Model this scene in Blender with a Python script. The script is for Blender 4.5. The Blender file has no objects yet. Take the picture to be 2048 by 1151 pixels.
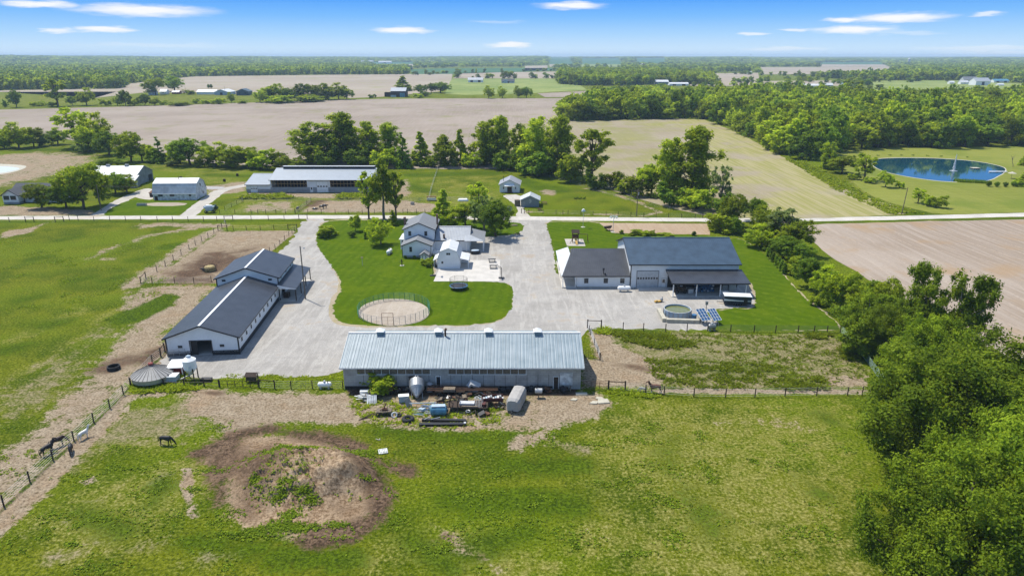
import bpy, bmesh, math, random
import numpy as np
from mathutils import Vector, Matrix
from mathutils.geometry import tessellate_polygon

R = math.radians
scene = bpy.context.scene
COL = scene.collection

# ------------------------------------------------------------------ camera
CAM_H, FOC, CX, CY = 50.0, 1365.0, 1024.0, 575.5      # height in m; focal length and centre in photo pixels
PITCH = math.atan((CY - 112.0) / FOC)
cam = bpy.data.cameras.new('camera')
cam.sensor_fit = 'HORIZONTAL'; cam.sensor_width = 36.0
cam.lens = 36.0 * FOC / 2048.0
cam.clip_start = 0.5; cam.clip_end = 60000
cam_o = bpy.data.objects.new('camera', cam); COL.objects.link(cam_o)
cam_o.location = (0, 0, CAM_H)
cam_o.rotation_euler = (R(90) - PITCH, 0, 0)
scene.camera = cam_o

# ------------------------------------------------------------------ light
SUN_EL, SUN_AZ = R(61.0), R(-45.0)          # shadows fall along SUN_AZ (towards +x, -y)
sun = bpy.data.lights.new('sun', 'SUN'); sun.energy = 4.3; sun.angle = R(0.5); sun.color = (1.0, 0.95, 0.85)
sun_o = bpy.data.objects.new('sun', sun); COL.objects.link(sun_o)
sdir = Vector((math.cos(SUN_AZ) * math.cos(SUN_EL), math.sin(SUN_AZ) * math.cos(SUN_EL), -math.sin(SUN_EL)))
sun_o.rotation_euler = sdir.to_track_quat('-Z', 'Y').to_euler()
sun_o.location = (-60, 60, 120)

scene.view_settings.view_transform = 'Standard'
scene.view_settings.look = 'None'
scene.view_settings.exposure = 0.46
scene.view_settings.gamma = 1.0
try:
    scene.cycles.max_bounces = 6; scene.cycles.diffuse_bounces = 3; scene.cycles.glossy_bounces = 2
    scene.cycles.transmission_bounces = 4; scene.cycles.transparent_max_bounces = 8; scene.cycles.volume_bounces = 0
    scene.cycles.use_denoising = True
except Exception:
    pass

def direction(u, v):
    x = (u - CX) / FOC; y = -(v - CY) / FOC
    return (x, math.cos(PITCH) + y * math.sin(PITCH), -math.sin(PITCH) + y * math.cos(PITCH))

def build_world():
    w = bpy.data.worlds.new('World'); scene.world = w; w.use_nodes = True
    nt = w.node_tree; nt.nodes.clear()
    N, L = nt.nodes.new, nt.links.new
    out = N('ShaderNodeOutputWorld'); bg = N('ShaderNodeBackground'); bg.inputs['Strength'].default_value = 0.15
    L(bg.outputs[0], out.inputs['Surface'])
    sky = N('ShaderNodeTexSky'); sky.sky_type = 'NISHITA'; sky.sun_disc = False
    sky.sun_elevation = SUN_EL
    sky.sun_rotation = math.atan2(-math.cos(SUN_AZ), -math.sin(SUN_AZ))
    sky.altitude = 250; sky.air_density = 1.0; sky.dust_density = 0.6; sky.ozone_density = 2.0
    tc = N('ShaderNodeTexCoord')
    sep = N('ShaderNodeSeparateXYZ'); L(tc.outputs['Generated'], sep.inputs[0])
    ramp = N('ShaderNodeValToRGB'); cr = ramp.color_ramp
    mr = N('ShaderNodeMapRange'); mr.inputs['From Min'].default_value = 0.0; mr.inputs['From Max'].default_value = 0.20
    L(sep.outputs['Z'], mr.inputs['Value']); L(mr.outputs[0], ramp.inputs[0])
    stops = [(0.0, (0.62, 0.80, 1.0)), (0.05, (0.60, 0.80, 1.0)), (0.14, (0.41, 0.68, 1.0)), (0.25, (0.21, 0.52, 1.0)), (0.36, (0.095, 0.385, 1.0)), (1.0, (0.08, 0.30, 0.80))]
    while len(cr.elements) < len(stops): cr.elements.new(0.5)
    for e, (p, c) in zip(cr.elements, stops): e.position = p; e.color = (*c, 1)
    sc = N('ShaderNodeVectorMath'); sc.operation = 'SCALE'; sc.inputs['Scale'].default_value = 1.0 / (0.15 * 1.376)
    L(ramp.outputs[0], sc.inputs[0])
    blend = N('ShaderNodeMapRange'); blend.interpolation_type = 'SMOOTHSTEP'
    blend.inputs['From Min'].default_value = 0.09; blend.inputs['From Max'].default_value = 0.40
    L(sep.outputs['Z'], blend.inputs['Value'])
    mx = N('ShaderNodeMix'); mx.data_type = 'RGBA'
    L(blend.outputs[0], mx.inputs[0]); L(sc.outputs[0], mx.inputs[6]); L(sky.outputs[0], mx.inputs[7])
    # clouds: soft streaks at their own bearing and elevation
    az = N('ShaderNodeMath'); az.operation = 'ARCTAN2'; L(sep.outputs['X'], az.inputs[0]); L(sep.outputs['Y'], az.inputs[1])
    el = N('ShaderNodeMath'); el.operation = 'ARCSINE'; L(sep.outputs['Z'], el.inputs[0])
    co = N('ShaderNodeCombineXYZ'); L(az.outputs[0], co.inputs[0]); L(el.outputs[0], co.inputs[1])
    no = N('ShaderNodeTexNoise'); no.inputs['Scale'].default_value = 1.0; no.inputs['Detail'].default_value = 6
    st = N('ShaderNodeVectorMath'); st.operation = 'MULTIPLY'; st.inputs[1].default_value = (38, 230, 1); L(co.outputs[0], st.inputs[0])
    L(st.outputs[0], no.inputs['Vector'])
    ns = N('ShaderNodeVectorMath'); ns.operation = 'SUBTRACT'; ns.inputs[1].default_value = (0.5, 0.5, 0.5); L(no.outputs['Color'], ns.inputs[0])
    nm = N('ShaderNodeVectorMath'); nm.operation = 'MULTIPLY'; nm.inputs[1].default_value = (0.042, 0.0085, 0); L(ns.outputs[0], nm.inputs[0])
    wp = N('ShaderNodeVectorMath'); wp.operation = 'ADD'; L(co.outputs[0], wp.inputs[0]); L(nm.outputs[0], wp.inputs[1])
    clouds = [(75, 8, 62, 6, 1), (288, 21, 120, 11, 1), (208, 59, 52, 6, 1), (112, 61, 30, 5, .8), (806, 61, 58, 7, 1), (1018, 90, 46, 6, 1),
              (1142, 11, 72, 8, 1), (1796, 36, 88, 9, 1), (1690, 40, 34, 5, 1), (1706, 60, 74, 8, 1), (1508, 68, 28, 4, .7), (1594, 61, 32, 4, .7),
              (1974, 28, 26, 4, .7), (1990, 96, 130, 5, .35), (300, 90, 130, 4, .22), (1570, 98, 80, 4, .4), (1950, 100, 60, 4, .4), (1815, 66, 60, 4, .3), (990, 44, 60, 4, .25), (2070, 106, 160, 4, .4)]
    acc = None
    for u, v, hw, hh, k in clouds:
        d = Vector(direction(u, v)).normalized()
        c0 = (math.atan2(d.x, d.y), math.asin(d.z), 0)
        s1 = N('ShaderNodeVectorMath'); s1.operation = 'SUBTRACT'; s1.inputs[1].default_value = c0; L(wp.outputs[0], s1.inputs[0])
        s2 = N('ShaderNodeVectorMath'); s2.operation = 'MULTIPLY'; s2.inputs[1].default_value = (FOC / hw, FOC / hh, 0); L(s1.outputs[0], s2.inputs[0])
        s3 = N('ShaderNodeVectorMath'); s3.operation = 'LENGTH'; L(s2.outputs[0], s3.inputs[0])
        m = N('ShaderNodeMapRange'); m.interpolation_type = 'SMOOTHSTEP'
        m.inputs['From Min'].default_value = 1.15; m.inputs['From Max'].default_value = 0.25
        m.inputs['To Max'].default_value = 0.95 * k
        L(s3.outputs['Value'], m.inputs['Value'])
        if acc is None: acc = m
        else:
            mm = N('ShaderNodeMath'); mm.operation = 'MAXIMUM'; L(acc.outputs[0], mm.inputs[0]); L(m.outputs[0], mm.inputs[1]); acc = mm
    mc = N('ShaderNodeMix'); mc.data_type = 'RGBA'
    L(acc.outputs[0], mc.inputs[0]); L(mx.outputs[2], mc.inputs[6]); mc.inputs[7].default_value = (4.9, 4.9, 4.9, 1)
    L(mc.outputs[2], bg.inputs['Color'])
build_world()

# ------------------------------------------------------------------ photo pixel -> point on the land
def G(u, v, z=0.0):
    d = direction(u, v); t = (z - CAM_H) / d[2]
    return Vector((d[0] * t, d[1] * t, z))
def Gn(u, v):                                # numpy version, z = 0
    x = (u - CX) / FOC; y = -(v - CY) / FOC
    dy = math.cos(PITCH) + y * math.sin(PITCH); dz = -math.sin(PITCH) + y * math.cos(PITCH)
    t = -CAM_H / dz
    return x * t, dy * t
def height_at(u, v, vtop):                   # height of an upright thing standing at (u, v) whose top is at row vtop
    b = G(u, v); d = direction(u, vtop)
    return CAM_H + d[2] * b.y / d[1]
def px_per_m(u, v):
    b = G(u, v); return FOC / (b.y * math.cos(PITCH) + CAM_H * math.sin(PITCH))

MOUND = G(610, 950)
def land(x, y):
    """height of the land: flat but for the dirt mound in the near pasture (numpy arrays or floats)"""
    dx = (x - MOUND.x) / 8.2; dy = (y - MOUND.y) / 5.2
    r = dx * dx + dy * dy
    h = 2.1 * np.exp(-r * r * 1.1) + np.exp(-r * r * .8) * .16 * (np.sin(x * 2.3 + 2 * np.sin(y * 1.1)) + np.sin(y * 2.9 + 1.7 * np.sin(x * 1.3)) + .6 * np.sin(x * 5.1 + y * 3.7) + .5 * np.sin(y * 6.3 - x * 2.2))
    b = np.exp(-(((x - MOUND.x - 5.6) / 1.9) ** 2 + ((y - MOUND.y + 0.6) / 1.5) ** 2))
    c = np.exp(-(((x - MOUND.x - 4.0) / 1.5) ** 2 + ((y - MOUND.y + 2.4) / 1.3) ** 2))
    e = np.exp(-(((x - MOUND.x + 3.0) / 3.0) ** 2 + ((y - MOUND.y - 1.5) / 1.8) ** 2))
    return h + 0.9 * b + 0.9 * c + 0.5 * e

# ------------------------------------------------------------------ materials
MATS = {}
def new_mat(name):
    m = bpy.data.materials.new(name); m.use_nodes = True
    nt = m.node_tree; nt.nodes.clear()
    o = nt.nodes.new('ShaderNodeOutputMaterial'); p = nt.nodes.new('ShaderNodeBsdfPrincipled')
    nt.links.new(p.outputs[0], o.inputs[0])
    MATS[name] = m
    return m, nt, p, o
def sock(nt, x, s):
    if isinstance(x, (int, float)): s.default_value = x
    elif isinstance(x, tuple): s.default_value = (*x, 1) if len(x) == 3 and len(s.default_value) == 4 else x
    else: nt.links.new(x, s)
def coords(nt, scale=(1, 1, 1), rot=(0, 0, 0), world=False):
    mp = nt.nodes.new('ShaderNodeMapping'); mp.inputs['Scale'].default_value = scale; mp.inputs['Rotation'].default_value = rot
    if world: g = nt.nodes.new('ShaderNodeNewGeometry'); nt.links.new(g.outputs['Position'], mp.inputs[0])
    else: g = nt.nodes.new('ShaderNodeTexCoord'); nt.links.new(g.outputs['Object'], mp.inputs[0])
    return mp.outputs[0]
def noise(nt, vec, scale, detail=4, rough=0.55, dist=0.0):
    n = nt.nodes.new('ShaderNodeTexNoise'); nt.links.new(vec, n.inputs['Vector'])
    n.inputs['Scale'].default_value = scale; n.inputs['Detail'].default_value = detail; n.inputs['Roughness'].default_value = rough
    n.inputs['Distortion'].default_value = dist
    return n.outputs['Fac']
def math_(nt, op, a, b=0.0, clamp=False):
    n = nt.nodes.new('ShaderNodeMath'); n.operation = op; n.use_clamp = clamp
    sock(nt, a, n.inputs[0]); sock(nt, b, n.inputs[1]); return n.outputs[0]
def step(nt, x, lo, hi, a=0.0, b=1.0):
    n = nt.nodes.new('ShaderNodeMapRange'); n.interpolation_type = 'SMOOTHSTEP'
    sock(nt, x, n.inputs['Value'])
    n.inputs['From Min'].default_value = lo; n.inputs['From Max'].default_value = hi
    n.inputs['To Min'].default_value = a; n.inputs['To Max'].default_value = b
    return n.outputs[0]
def mix(nt, f, a, b):
    n = nt.nodes.new('ShaderNodeMix'); n.data_type = 'RGBA'
    sock(nt, f, n.inputs[0]); sock(nt, a, n.inputs[6]); sock(nt, b, n.inputs[7]); return n.outputs[2]
def attr(nt, name):
    n = nt.nodes.new('ShaderNodeAttribute'); n.attribute_name = name; return n.outputs['Fac']
def bump(nt, p, h, strength=0.3, dist=0.05):
    n = nt.nodes.new('ShaderNodeBump'); n.inputs['Strength'].default_value = strength; n.inputs['Distance'].default_value = dist
    nt.links.new(h, n.inputs['Height']); nt.links.new(n.outputs[0], p.inputs['Normal'])
def spec(p, rough, metal=0.0, s=0.5):
    p.inputs['Roughness'].default_value = rough; p.inputs['Metallic'].default_value = metal
    p.inputs['Specular IOR Level'].default_value = s

def mat_plain(name, c, rough=0.6, metal=0.0, var=0.18, scale=1.5, c2=None, s=0.4):
    """paint, metal or plastic with uneven weathering"""
    m, nt, p, o = new_mat(name)
    v = coords(nt); n = noise(nt, v, scale, 6, 0.6)
    c2 = c2 or tuple(x * (1 - var * 1.6) for x in c)
    sock(nt, mix(nt, step(nt, n, 0.35, 0.75), c, c2), p.inputs['Base Color'])
    spec(p, rough, metal, s)
    bump(nt, p, noise(nt, v, scale * 8, 3), 0.06, 0.02)
    return m
def mat_ribs(name, c, axis=0, pitch=0.3, rough=0.4, metal=0.0, var=0.12, depth=0.5, c2=None, s=0.5, streak=None):
    """ribbed sheet metal or boards: ribs repeat along the object's x (axis 0) or y (axis 1)"""
    m, nt, p, o = new_mat(name)
    v = coords(nt)
    sep = nt.nodes.new('ShaderNodeSeparateXYZ'); nt.links.new(v, sep.inputs[0])
    ph = math_(nt, 'FRACT', math_(nt, 'DIVIDE', sep.outputs[axis], pitch))
    rib = step(nt, math_(nt, 'ABSOLUTE', math_(nt, 'SUBTRACT', ph, 0.5)), 0.10, 0.22)
    n = noise(nt, v, 0.5, 5, 0.6)
    sv = [14.0, 14.0, 14.0]; sv[1 - axis] = 0.35; sv[2] = 0.35
    n2 = noise(nt, coords(nt, tuple(x / 6 for x in sv)), 3, 4)
    c2 = c2 or tuple(x * (1 - var * 2) for x in c)
    base = mix(nt, step(nt, n, 0.3, 0.75), c, c2)
    base = mix(nt, math_(nt, 'MULTIPLY', step(nt, n2, 0.45, 0.75), 0.45), base, streak or tuple(min(1, x * (1 - var * 1.5)) for x in c))
    base = mix(nt, math_(nt, 'MULTIPLY', math_(nt, 'SUBTRACT', 1.0, rib), 0.16), base, tuple(x * 0.55 for x in c))
    sock(nt, base, p.inputs['Base Color'])
    spec(p, rough, metal, s)
    bump(nt, p, rib, depth, 0.03)
    return m
def mat_shingle(name, c):
    m, nt, p, o = new_mat(name)
    v = coords(nt)
    n = noise(nt, v, 9, 2); n2 = noise(nt, v, 0.6, 4)
    sock(nt, mix(nt, step(nt, n, .3, .7), tuple(x * .75 for x in c), mix(nt, n2, c, tuple(x * 1.25 for x in c))), p.inputs['Base Color'])
    spec(p, .9, 0, .2); bump(nt, p, n, .3, .02); return m
def mat_glass(name='window_glass', c=(0.015, 0.02, 0.025)):
    m, nt, p, o = new_mat(name)
    sock(nt, mix(nt, noise(nt, coords(nt), 1.3, 2), c, tuple(x * 2.2 for x in c)), p.inputs['Base Color']); spec(p, 0.08, 0, 0.6); return m
def mat_block(name, c):
    m, nt, p, o = new_mat(name)
    v = coords(nt)
    b = nt.nodes.new('ShaderNodeTexBrick'); nt.links.new(coords(nt, (1, 1, 1), (R(90), 0, 0)), b.inputs['Vector'])
    b.inputs['Scale'].default_value = 1.0; b.inputs['Brick Width'].default_value = 0.8; b.inputs['Row Height'].default_value = 0.4
    b.inputs['Mortar Size'].default_value = 0.02
    b.inputs['Color1'].default_value = (*c, 1); b.inputs['Color2'].default_value = (*[x * .85 for x in c], 1); b.inputs['Mortar'].default_value = (*[x * .7 for x in c], 1)
    n = noise(nt, v, 0.7, 5)
    sock(nt, mix(nt, math_(nt, 'MULTIPLY', step(nt, n, .4, .8), .6), b.outputs['Color'], tuple(x * .45 for x in c)), p.inputs['Base Color'])
    spec(p, .9, 0, .2); return m

def leaf_material(name, a, b, c, trans=0.36):
    m, nt, p, o = new_mat(name)
    t = attr(nt, 'tint')
    oi = nt.nodes.new('ShaderNodeObjectInfo')
    col = mix(nt, step(nt, t, 0.1, 0.9), a, b)
    col = mix(nt, math_(nt, 'MULTIPLY', oi.outputs['Random'], 0.75), col, c)
    hv = nt.nodes.new('ShaderNodeHueSaturation'); nt.links.new(math_(nt, 'ADD', math_(nt, 'MULTIPLY', math_(nt, 'FRACT', math_(nt, 'MULTIPLY', oi.outputs['Random'], 7.13)), .65), .72), hv.inputs['Value']); nt.links.new(col, hv.inputs['Color']); col = hv.outputs[0]
    sock(nt, col, p.inputs['Base Color']); spec(p, 0.7, 0, 0.08)
    tr = nt.nodes.new('ShaderNodeBsdfTranslucent'); hs = nt.nodes.new('ShaderNodeHueSaturation'); hs.inputs['Value'].default_value = 1.7; hs.inputs['Hue'].default_value = 0.485
    nt.links.new(col, hs.inputs['Color']); nt.links.new(hs.outputs[0], tr.inputs['Color'])
    ms = nt.nodes.new('ShaderNodeMixShader'); ms.inputs[0].default_value = trans
    nt.links.new(p.outputs[0], ms.inputs[1]); nt.links.new(tr.outputs[0], ms.inputs[2]); nt.links.new(ms.outputs[0], o.inputs[0])
    return m

LEAF = leaf_material('leaf_green', (0.125, 0.200, 0.007), (0.385, 0.470, 0.020), (0.250, 0.325, 0.018), .48)
LEAF_NEAR = leaf_material('leaf_green_near', (0.052, 0.104, 0.004), (0.225, 0.305, 0.014), (0.155, 0.210, 0.014))
LEAF_DARK = leaf_material('leaf_dark', (0.066, 0.135, 0.008), (0.215, 0.315, 0.016), (0.130, 0.205, 0.015))
LEAF_PALE = leaf_material('leaf_pale', (0.090, 0.150, 0.030), (0.215, 0.290, 0.055), (0.17, 0.19, 0.065))
LEAF_YEL = leaf_material('leaf_yellow_green', (0.085, 0.150, 0.005), (0.270, 0.330, 0.012), (0.18, 0.22, 0.010))
BARK = mat_plain('bark', (0.10, 0.075, 0.05), .95, 0, .4, 3)
BARK_GREY = mat_plain('grey_bark', (0.23, 0.20, 0.16), .95, 0, .3, 3)
M_WHITE = mat_ribs('white_siding', (0.74, 0.76, 0.76), 0, 0.23, .55, 0, .06, .25)
M_WHITE_Y = mat_ribs('white_siding_side', (0.74, 0.76, 0.76), 1, 0.23, .55, 0, .06, .25)
M_WPAINT = mat_plain('white_paint', (0.80, 0.80, 0.78), .5, 0, .08)
M_TRIM = mat_plain('dark_trim', (0.022, 0.022, 0.025), .5)
M_DROOF = mat_ribs('charcoal_metal_roof', (0.042, 0.045, 0.052), 0, .45, .36, 0, .22, .35)
M_DROOF_Y = mat_ribs('charcoal_metal_roof_along', (0.038, 0.042, 0.050), 1, .45, .38, 0, .22, .3)
M_BROOF = mat_ribs('slate_blue_metal_roof', (0.045, 0.078, 0.115), 0, .45, .36, 0, .2, .3)
M_GROOF = mat_ribs('grey_blue_metal_roof', (0.235, 0.275, 0.315), 0, .45, .42, 0, .06, .2)
M_GALV = mat_ribs('galvanised_roof', (0.245, 0.305, 0.335), 0, .60, .50, 0, .22, .7, (0.165, 0.225, 0.255), .4, (0.40, 0.43, 0.44))
M_SILVER = mat_ribs('silver_seam_roof', (0.36, 0.385, 0.41), 0, .40, .5, 0, .1, .8, None, .4)
M_SILVER_Y = mat_ribs('silver_seam_roof_along', (0.56, 0.58, 0.58), 1, .5, .4, .2, .1, .9)
M_TIN = mat_plain('pale_tin', (0.60, 0.61, 0.61), .55, 0, .2, .8, (0.46, 0.465, 0.46))
M_SHING = mat_shingle('grey_shingle', (0.20, 0.21, 0.22))
M_SHING_D = mat_shingle('dark_shingle', (0.09, 0.095, 0.105))
M_GLASS = mat_glass()
M_BLOCK = mat_block('concrete_block', (0.34, 0.35, 0.35))
M_CONC = mat_plain('concrete', (0.50, 0.47, 0.42), .9, 0, .12, .5)
M_OLDWALL = mat_block('whitewashed_block', (0.43, 0.415, 0.385))
M_WOODG = mat_plain('weathered_wood', (0.20, 0.16, 0.115), .9, 0, .4, 4)
M_WOODD = mat_plain('dark_wood', (0.055, 0.036, 0.024), .9, 0, .3, 4)
M_STUD = mat_plain('pine_stud', (0.42, 0.27, 0.13), .8)
M_BLACK = mat_plain('black_plastic', (0.016, 0.016, 0.017), .5)
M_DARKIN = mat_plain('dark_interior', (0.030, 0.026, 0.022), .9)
M_TYRE = mat_plain('tyre_rubber', (0.022, 0.022, 0.022), .85)
M_GALVP = mat_plain('galvanised_pipe', (0.36, 0.37, 0.37), .45, .5)
M_WIRE = mat_plain('fence_wire', (0.55, 0.54, 0.50), .6)
M_RUST = mat_plain('rusty_steel', (0.15, 0.072, 0.04), .85, .1, .4, 3)
M_GREENP = mat_plain('green_pipe', (0.035, 0.20, 0.12), .5)
M_BLUE = mat_plain('blue_plastic', (0.03, 0.12, 0.25), .4)
M_TEAL = mat_plain('pale_blue_paint', (0.10, 0.27, 0.38), .4, 0, .3)
M_RED = mat_plain('barn_red', (0.24, 0.035, 0.025), .7)
M_BRICK = mat_plain('chimney_brick', (0.20, 0.12, 0.085), .9)
M_LGREY = mat_plain('light_grey_paint', (0.50, 0.51, 0.51), .5, 0, .15)
M_GREYW = mat_ribs('grey_siding', (0.23, 0.26, 0.27), 0, .25, .7, 0, .1, .3)
M_GREYBOARD = mat_ribs('old_grey_boards', (0.30, 0.31, 0.32), 1, .25, .8, 0, .2, .4)
M_OLDWHITE = mat_plain('peeling_white', (0.66, 0.68, 0.68), .8, 0, .35, 1.2)
M_SOLAR = mat_ribs('solar_glass', (0.035, 0.11, 0.24), 0, .5, .15, 0, .1, .1)
M_COVER = mat_plain('grey_cloth_cover', (0.36, 0.345, 0.32), .85, 0, .15, .8)
M_YELLOW = mat_plain('yellow_plastic', (0.55, 0.33, 0.06), .6)
M_STONE = mat_plain('pale_stone', (0.45, 0.42, 0.33), .9)
M_HAY = mat_plain('hay', (0.42, 0.33, 0.15), .95, 0, .4, 3)

# ------------------------------------------------------------------ mesh building
class MB:
    def __init__(s): s.v = []; s.f = []
    def poly(s, pts, flip=False):
        n = len(s.v); s.v += [tuple(p) for p in pts]
        f = list(range(n, n + len(pts))); s.f.append(f[::-1] if flip else f); return s
    def hexa(s, p):                              # 8 points: bottom ring 0-3 (ccw from above), top ring 4-7
        n = len(s.v); s.v += [tuple(q) for q in p]
        for f in ((3, 2, 1, 0), (4, 5, 6, 7), (0, 1, 5, 4), (1, 2, 6, 5), (2, 3, 7, 6), (3, 0, 4, 7)): s.f.append([n + i for i in f])
        return s
    def box(s, x0, x1, y0, y1, z0, z1):
        x0, x1 = min(x0, x1), max(x0, x1); y0, y1 = min(y0, y1), max(y0, y1)
        return s.hexa([(x0, y0, z0), (x1, y0, z0), (x1, y1, z0), (x0, y1, z0), (x0, y0, z1), (x1, y0, z1), (x1, y1, z1), (x0, y1, z1)])
    def prism(s, ring, off):                     # a planar ring pushed along off
        n = len(s.v); k = len(ring); off = Vector(off)
        s.v += [tuple(p) for p in ring] + [tuple(Vector(p) + off) for p in ring]
        s.f.append([n + i for i in range(k)][::-1]); s.f.append([n + k + i for i in range(k)])
        for i in range(k): j = (i + 1) % k; s.f.append([n + i, n + j, n + k + j, n + k + i])
        return s
    def tube(s, p, q, r0, r1=None, n=8, cap=True):
        p = Vector(p); q = Vector(q); r1 = r0 if r1 is None else r1
        d = (q - p)
        if d.length < 1e-6: return s
        d.normalize(); a = d.orthogonal().normalized(); b = d.cross(a); m = len(s.v)
        for c, r in ((p, r0), (q, r1)):
            for i in range(n):
                t = 2 * math.pi * i / n; s.v.append(tuple(c + a * (r * math.cos(t)) + b * (r * math.sin(t))))
        for i in range(n): j = (i + 1) % n; s.f.append([m + i, m + j, m + n + j, m + n + i])
        if cap: s.f.append([m + i for i in range(n)][::-1]); s.f.append([m + n + i for i in range(n)])
        return s
    def path(s, pts, r, n=6):
        for a, b in zip(pts, pts[1:]): s.tube(a, b, r, r, n)
        return s
    def lathe(s, prof, c=(0, 0, 0), n=24, axis='z', cap=True):   # prof: list of (radius, along)
        m = len(s.v)
        for r, h in prof:
            for i in range(n):
                t = 2 * math.pi * i / n; a, b = r * math.cos(t), r * math.sin(t)
                q = (a, b, h) if axis == 'z' else ((h, a, b) if axis == 'x' else (b, h, a))
                s.v.append((c[0] + q[0], c[1] + q[1], c[2] + q[2]))
        for k in range(len(prof) - 1):
            for i in range(n):
                j = (i + 1) % n; s.f.append([m + k * n + i, m + k * n + j, m + (k + 1) * n + j, m + (k + 1) * n + i])
        if cap:
            s.f.append([m + i for i in range(n)][::-1]); e = m + (len(prof) - 1) * n; s.f.append([e + i for i in range(n)])
        return s
    def ball(s, c, rx, ry=None, rz=None, n=12, m=8):
        ry = rx if ry is None else ry; rz = rx if rz is None else rz
        k = len(s.v)
        for a in range(m + 1):
            ph = -math.pi / 2 + math.pi * a / m
            rr = max(math.cos(ph), 1e-3)
            for i in range(n):
                t = 2 * math.pi * i / n; s.v.append((c[0] + rx * rr * math.cos(t), c[1] + ry * rr * math.sin(t), c[2] + rz * math.sin(ph)))
        for a in range(m):
            for i in range(n):
                j = (i + 1) % n; s.f.append([k + a * n + i, k + a * n + j, k + (a + 1) * n + j, k + (a + 1) * n + i])
        return s
    def torus(s, c, rad, r, axis='z', n=24, m=8, sq=1.0):
        k = len(s.v)
        for i in range(n):
            t = 2 * math.pi * i / n
            for j in range(m):
                w = 2 * math.pi * j / m; q = rad + r * math.cos(w); h = r * math.sin(w) * sq
                p = (q * math.cos(t), q * math.sin(t), h) if axis == 'z' else ((h, q * math.cos(t), q * math.sin(t)) if axis == 'x' else (q * math.sin(t), h, q * math.cos(t)))
                s.v.append((c[0] + p[0], c[1] + p[1], c[2] + p[2]))
        for i in range(n):
            for j in range(m):
                a, b = (i + 1) % n, (j + 1) % m
                s.f.append([k + i * m + j, k + a * m + j, k + a * m + b, k + i * m + b])
        return s
    def build(s, name, mat, parent=None, smooth=False, loc=None):
        me = bpy.data.meshes.new(name); me.from_pydata(s.v, [], s.f); me.validate()
        bm = bmesh.new(); bm.from_mesh(me); bmesh.ops.recalc_face_normals(bm, faces=bm.faces); bm.to_mesh(me); bm.free()
        if smooth:
            for p in me.polygons: p.use_smooth = True
        me.materials.append(mat)
        o = bpy.data.objects.new(name, me); COL.objects.link(o)
        if parent is not None: o.parent = parent
        if loc is not None: o.location = loc
        return o

def np_mesh(name, V, F, mat, tint=None, mats=None, midx=None):
    me = bpy.data.meshes.new(name)
    V = np.asarray(V, dtype=np.float32); F = np.asarray(F, dtype=np.int32)
    me.vertices.add(len(V)); me.vertices.foreach_set('co', V.ravel())
    k = F.shape[1]; me.loops.add(F.size); me.loops.foreach_set('vertex_index', F.ravel())
    me.polygons.add(len(F)); me.polygons.foreach_set('loop_start', np.arange(0, F.size, k, dtype=np.int32))
    me.polygons.foreach_set('loop_total', np.full(len(F), k, dtype=np.int32))
    for m in (mats or [mat]): me.materials.append(m)
    if midx is not None: me.polygons.foreach_set('material_index', np.asarray(midx, dtype=np.int32))
    if tint is not None:
        a = me.attributes.new('tint', 'FLOAT', 'POINT'); a.data.foreach_set('value', np.asarray(tint, dtype=np.float32))
    me.update(calc_edges=True)
    return me

def link(name, me, parent=None, loc=None):
    o = bpy.data.objects.new(name, me); COL.objects.link(o)
    if parent is not None: o.parent = parent
    if loc is not None: o.location = loc
    return o
def tag(o, label=None, cat=None, group=None, kind=None):
    if label: o['label'] = label
    if cat: o['category'] = cat
    if group: o['group'] = group
    if kind: o['kind'] = kind
    return o
def thing(name, label, cat, loc=(0, 0, 0), rz=0.0, group=None):
    o = bpy.data.objects.new(name, None); COL.objects.link(o); o.empty_display_size = 0.5
    o.location = loc; o.rotation_euler = (0, 0, rz)
    return tag(o, label, cat, group)
def copy_tree(o, parent=None):
    c = o.copy(); COL.objects.link(c); c.parent = parent
    for ch in list(o.children): copy_tree(ch, c)
    return c
# ------------------------------------------------------------------ the ground: one sheet out to the horizon
def signed_dist(poly, X, Y):
    """distance to a closed polygon, negative inside (numpy)"""
    P = np.array(poly, float); n = len(P)
    d2 = np.full(X.shape, 1e18); ins = np.zeros(X.shape, bool)
    for i in range(n):
        ax, ay = P[i]; bx, by = P[(i + 1) % n]
        ex, ey = bx - ax, by - ay; L2 = ex * ex + ey * ey + 1e-9
        t = np.clip(((X - ax) * ex + (Y - ay) * ey) / L2, 0, 1)
        dx = X - ax - t * ex; dy = Y - ay - t * ey
        d2 = np.minimum(d2, dx * dx + dy * dy)
        c = ((ay > Y) != (by > Y)) & (X < ex * (Y - ay) / (ey if abs(ey) > 1e-9 else 1e-9) + ax)
        ins ^= c
    d = np.sqrt(d2); d[ins] *= -1
    return d
def line_dist(line, X, Y):
    P = np.array(line, float); d2 = np.full(X.shape, 1e18)
    for i in range(len(P) - 1):
        ax, ay = P[i]; bx, by = P[i + 1]; ex, ey = bx - ax, by - ay; L2 = ex * ex + ey * ey + 1e-9
        t = np.clip(((X - ax) * ex + (Y - ay) * ey) / L2, 0, 1)
        d2 = np.minimum(d2, (X - ax - t * ex) ** 2 + (Y - ay - t * ey) ** 2)
    return np.sqrt(d2)
def wpts(pts): return [tuple(G(u, v)[:2]) for u, v in pts]

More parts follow.
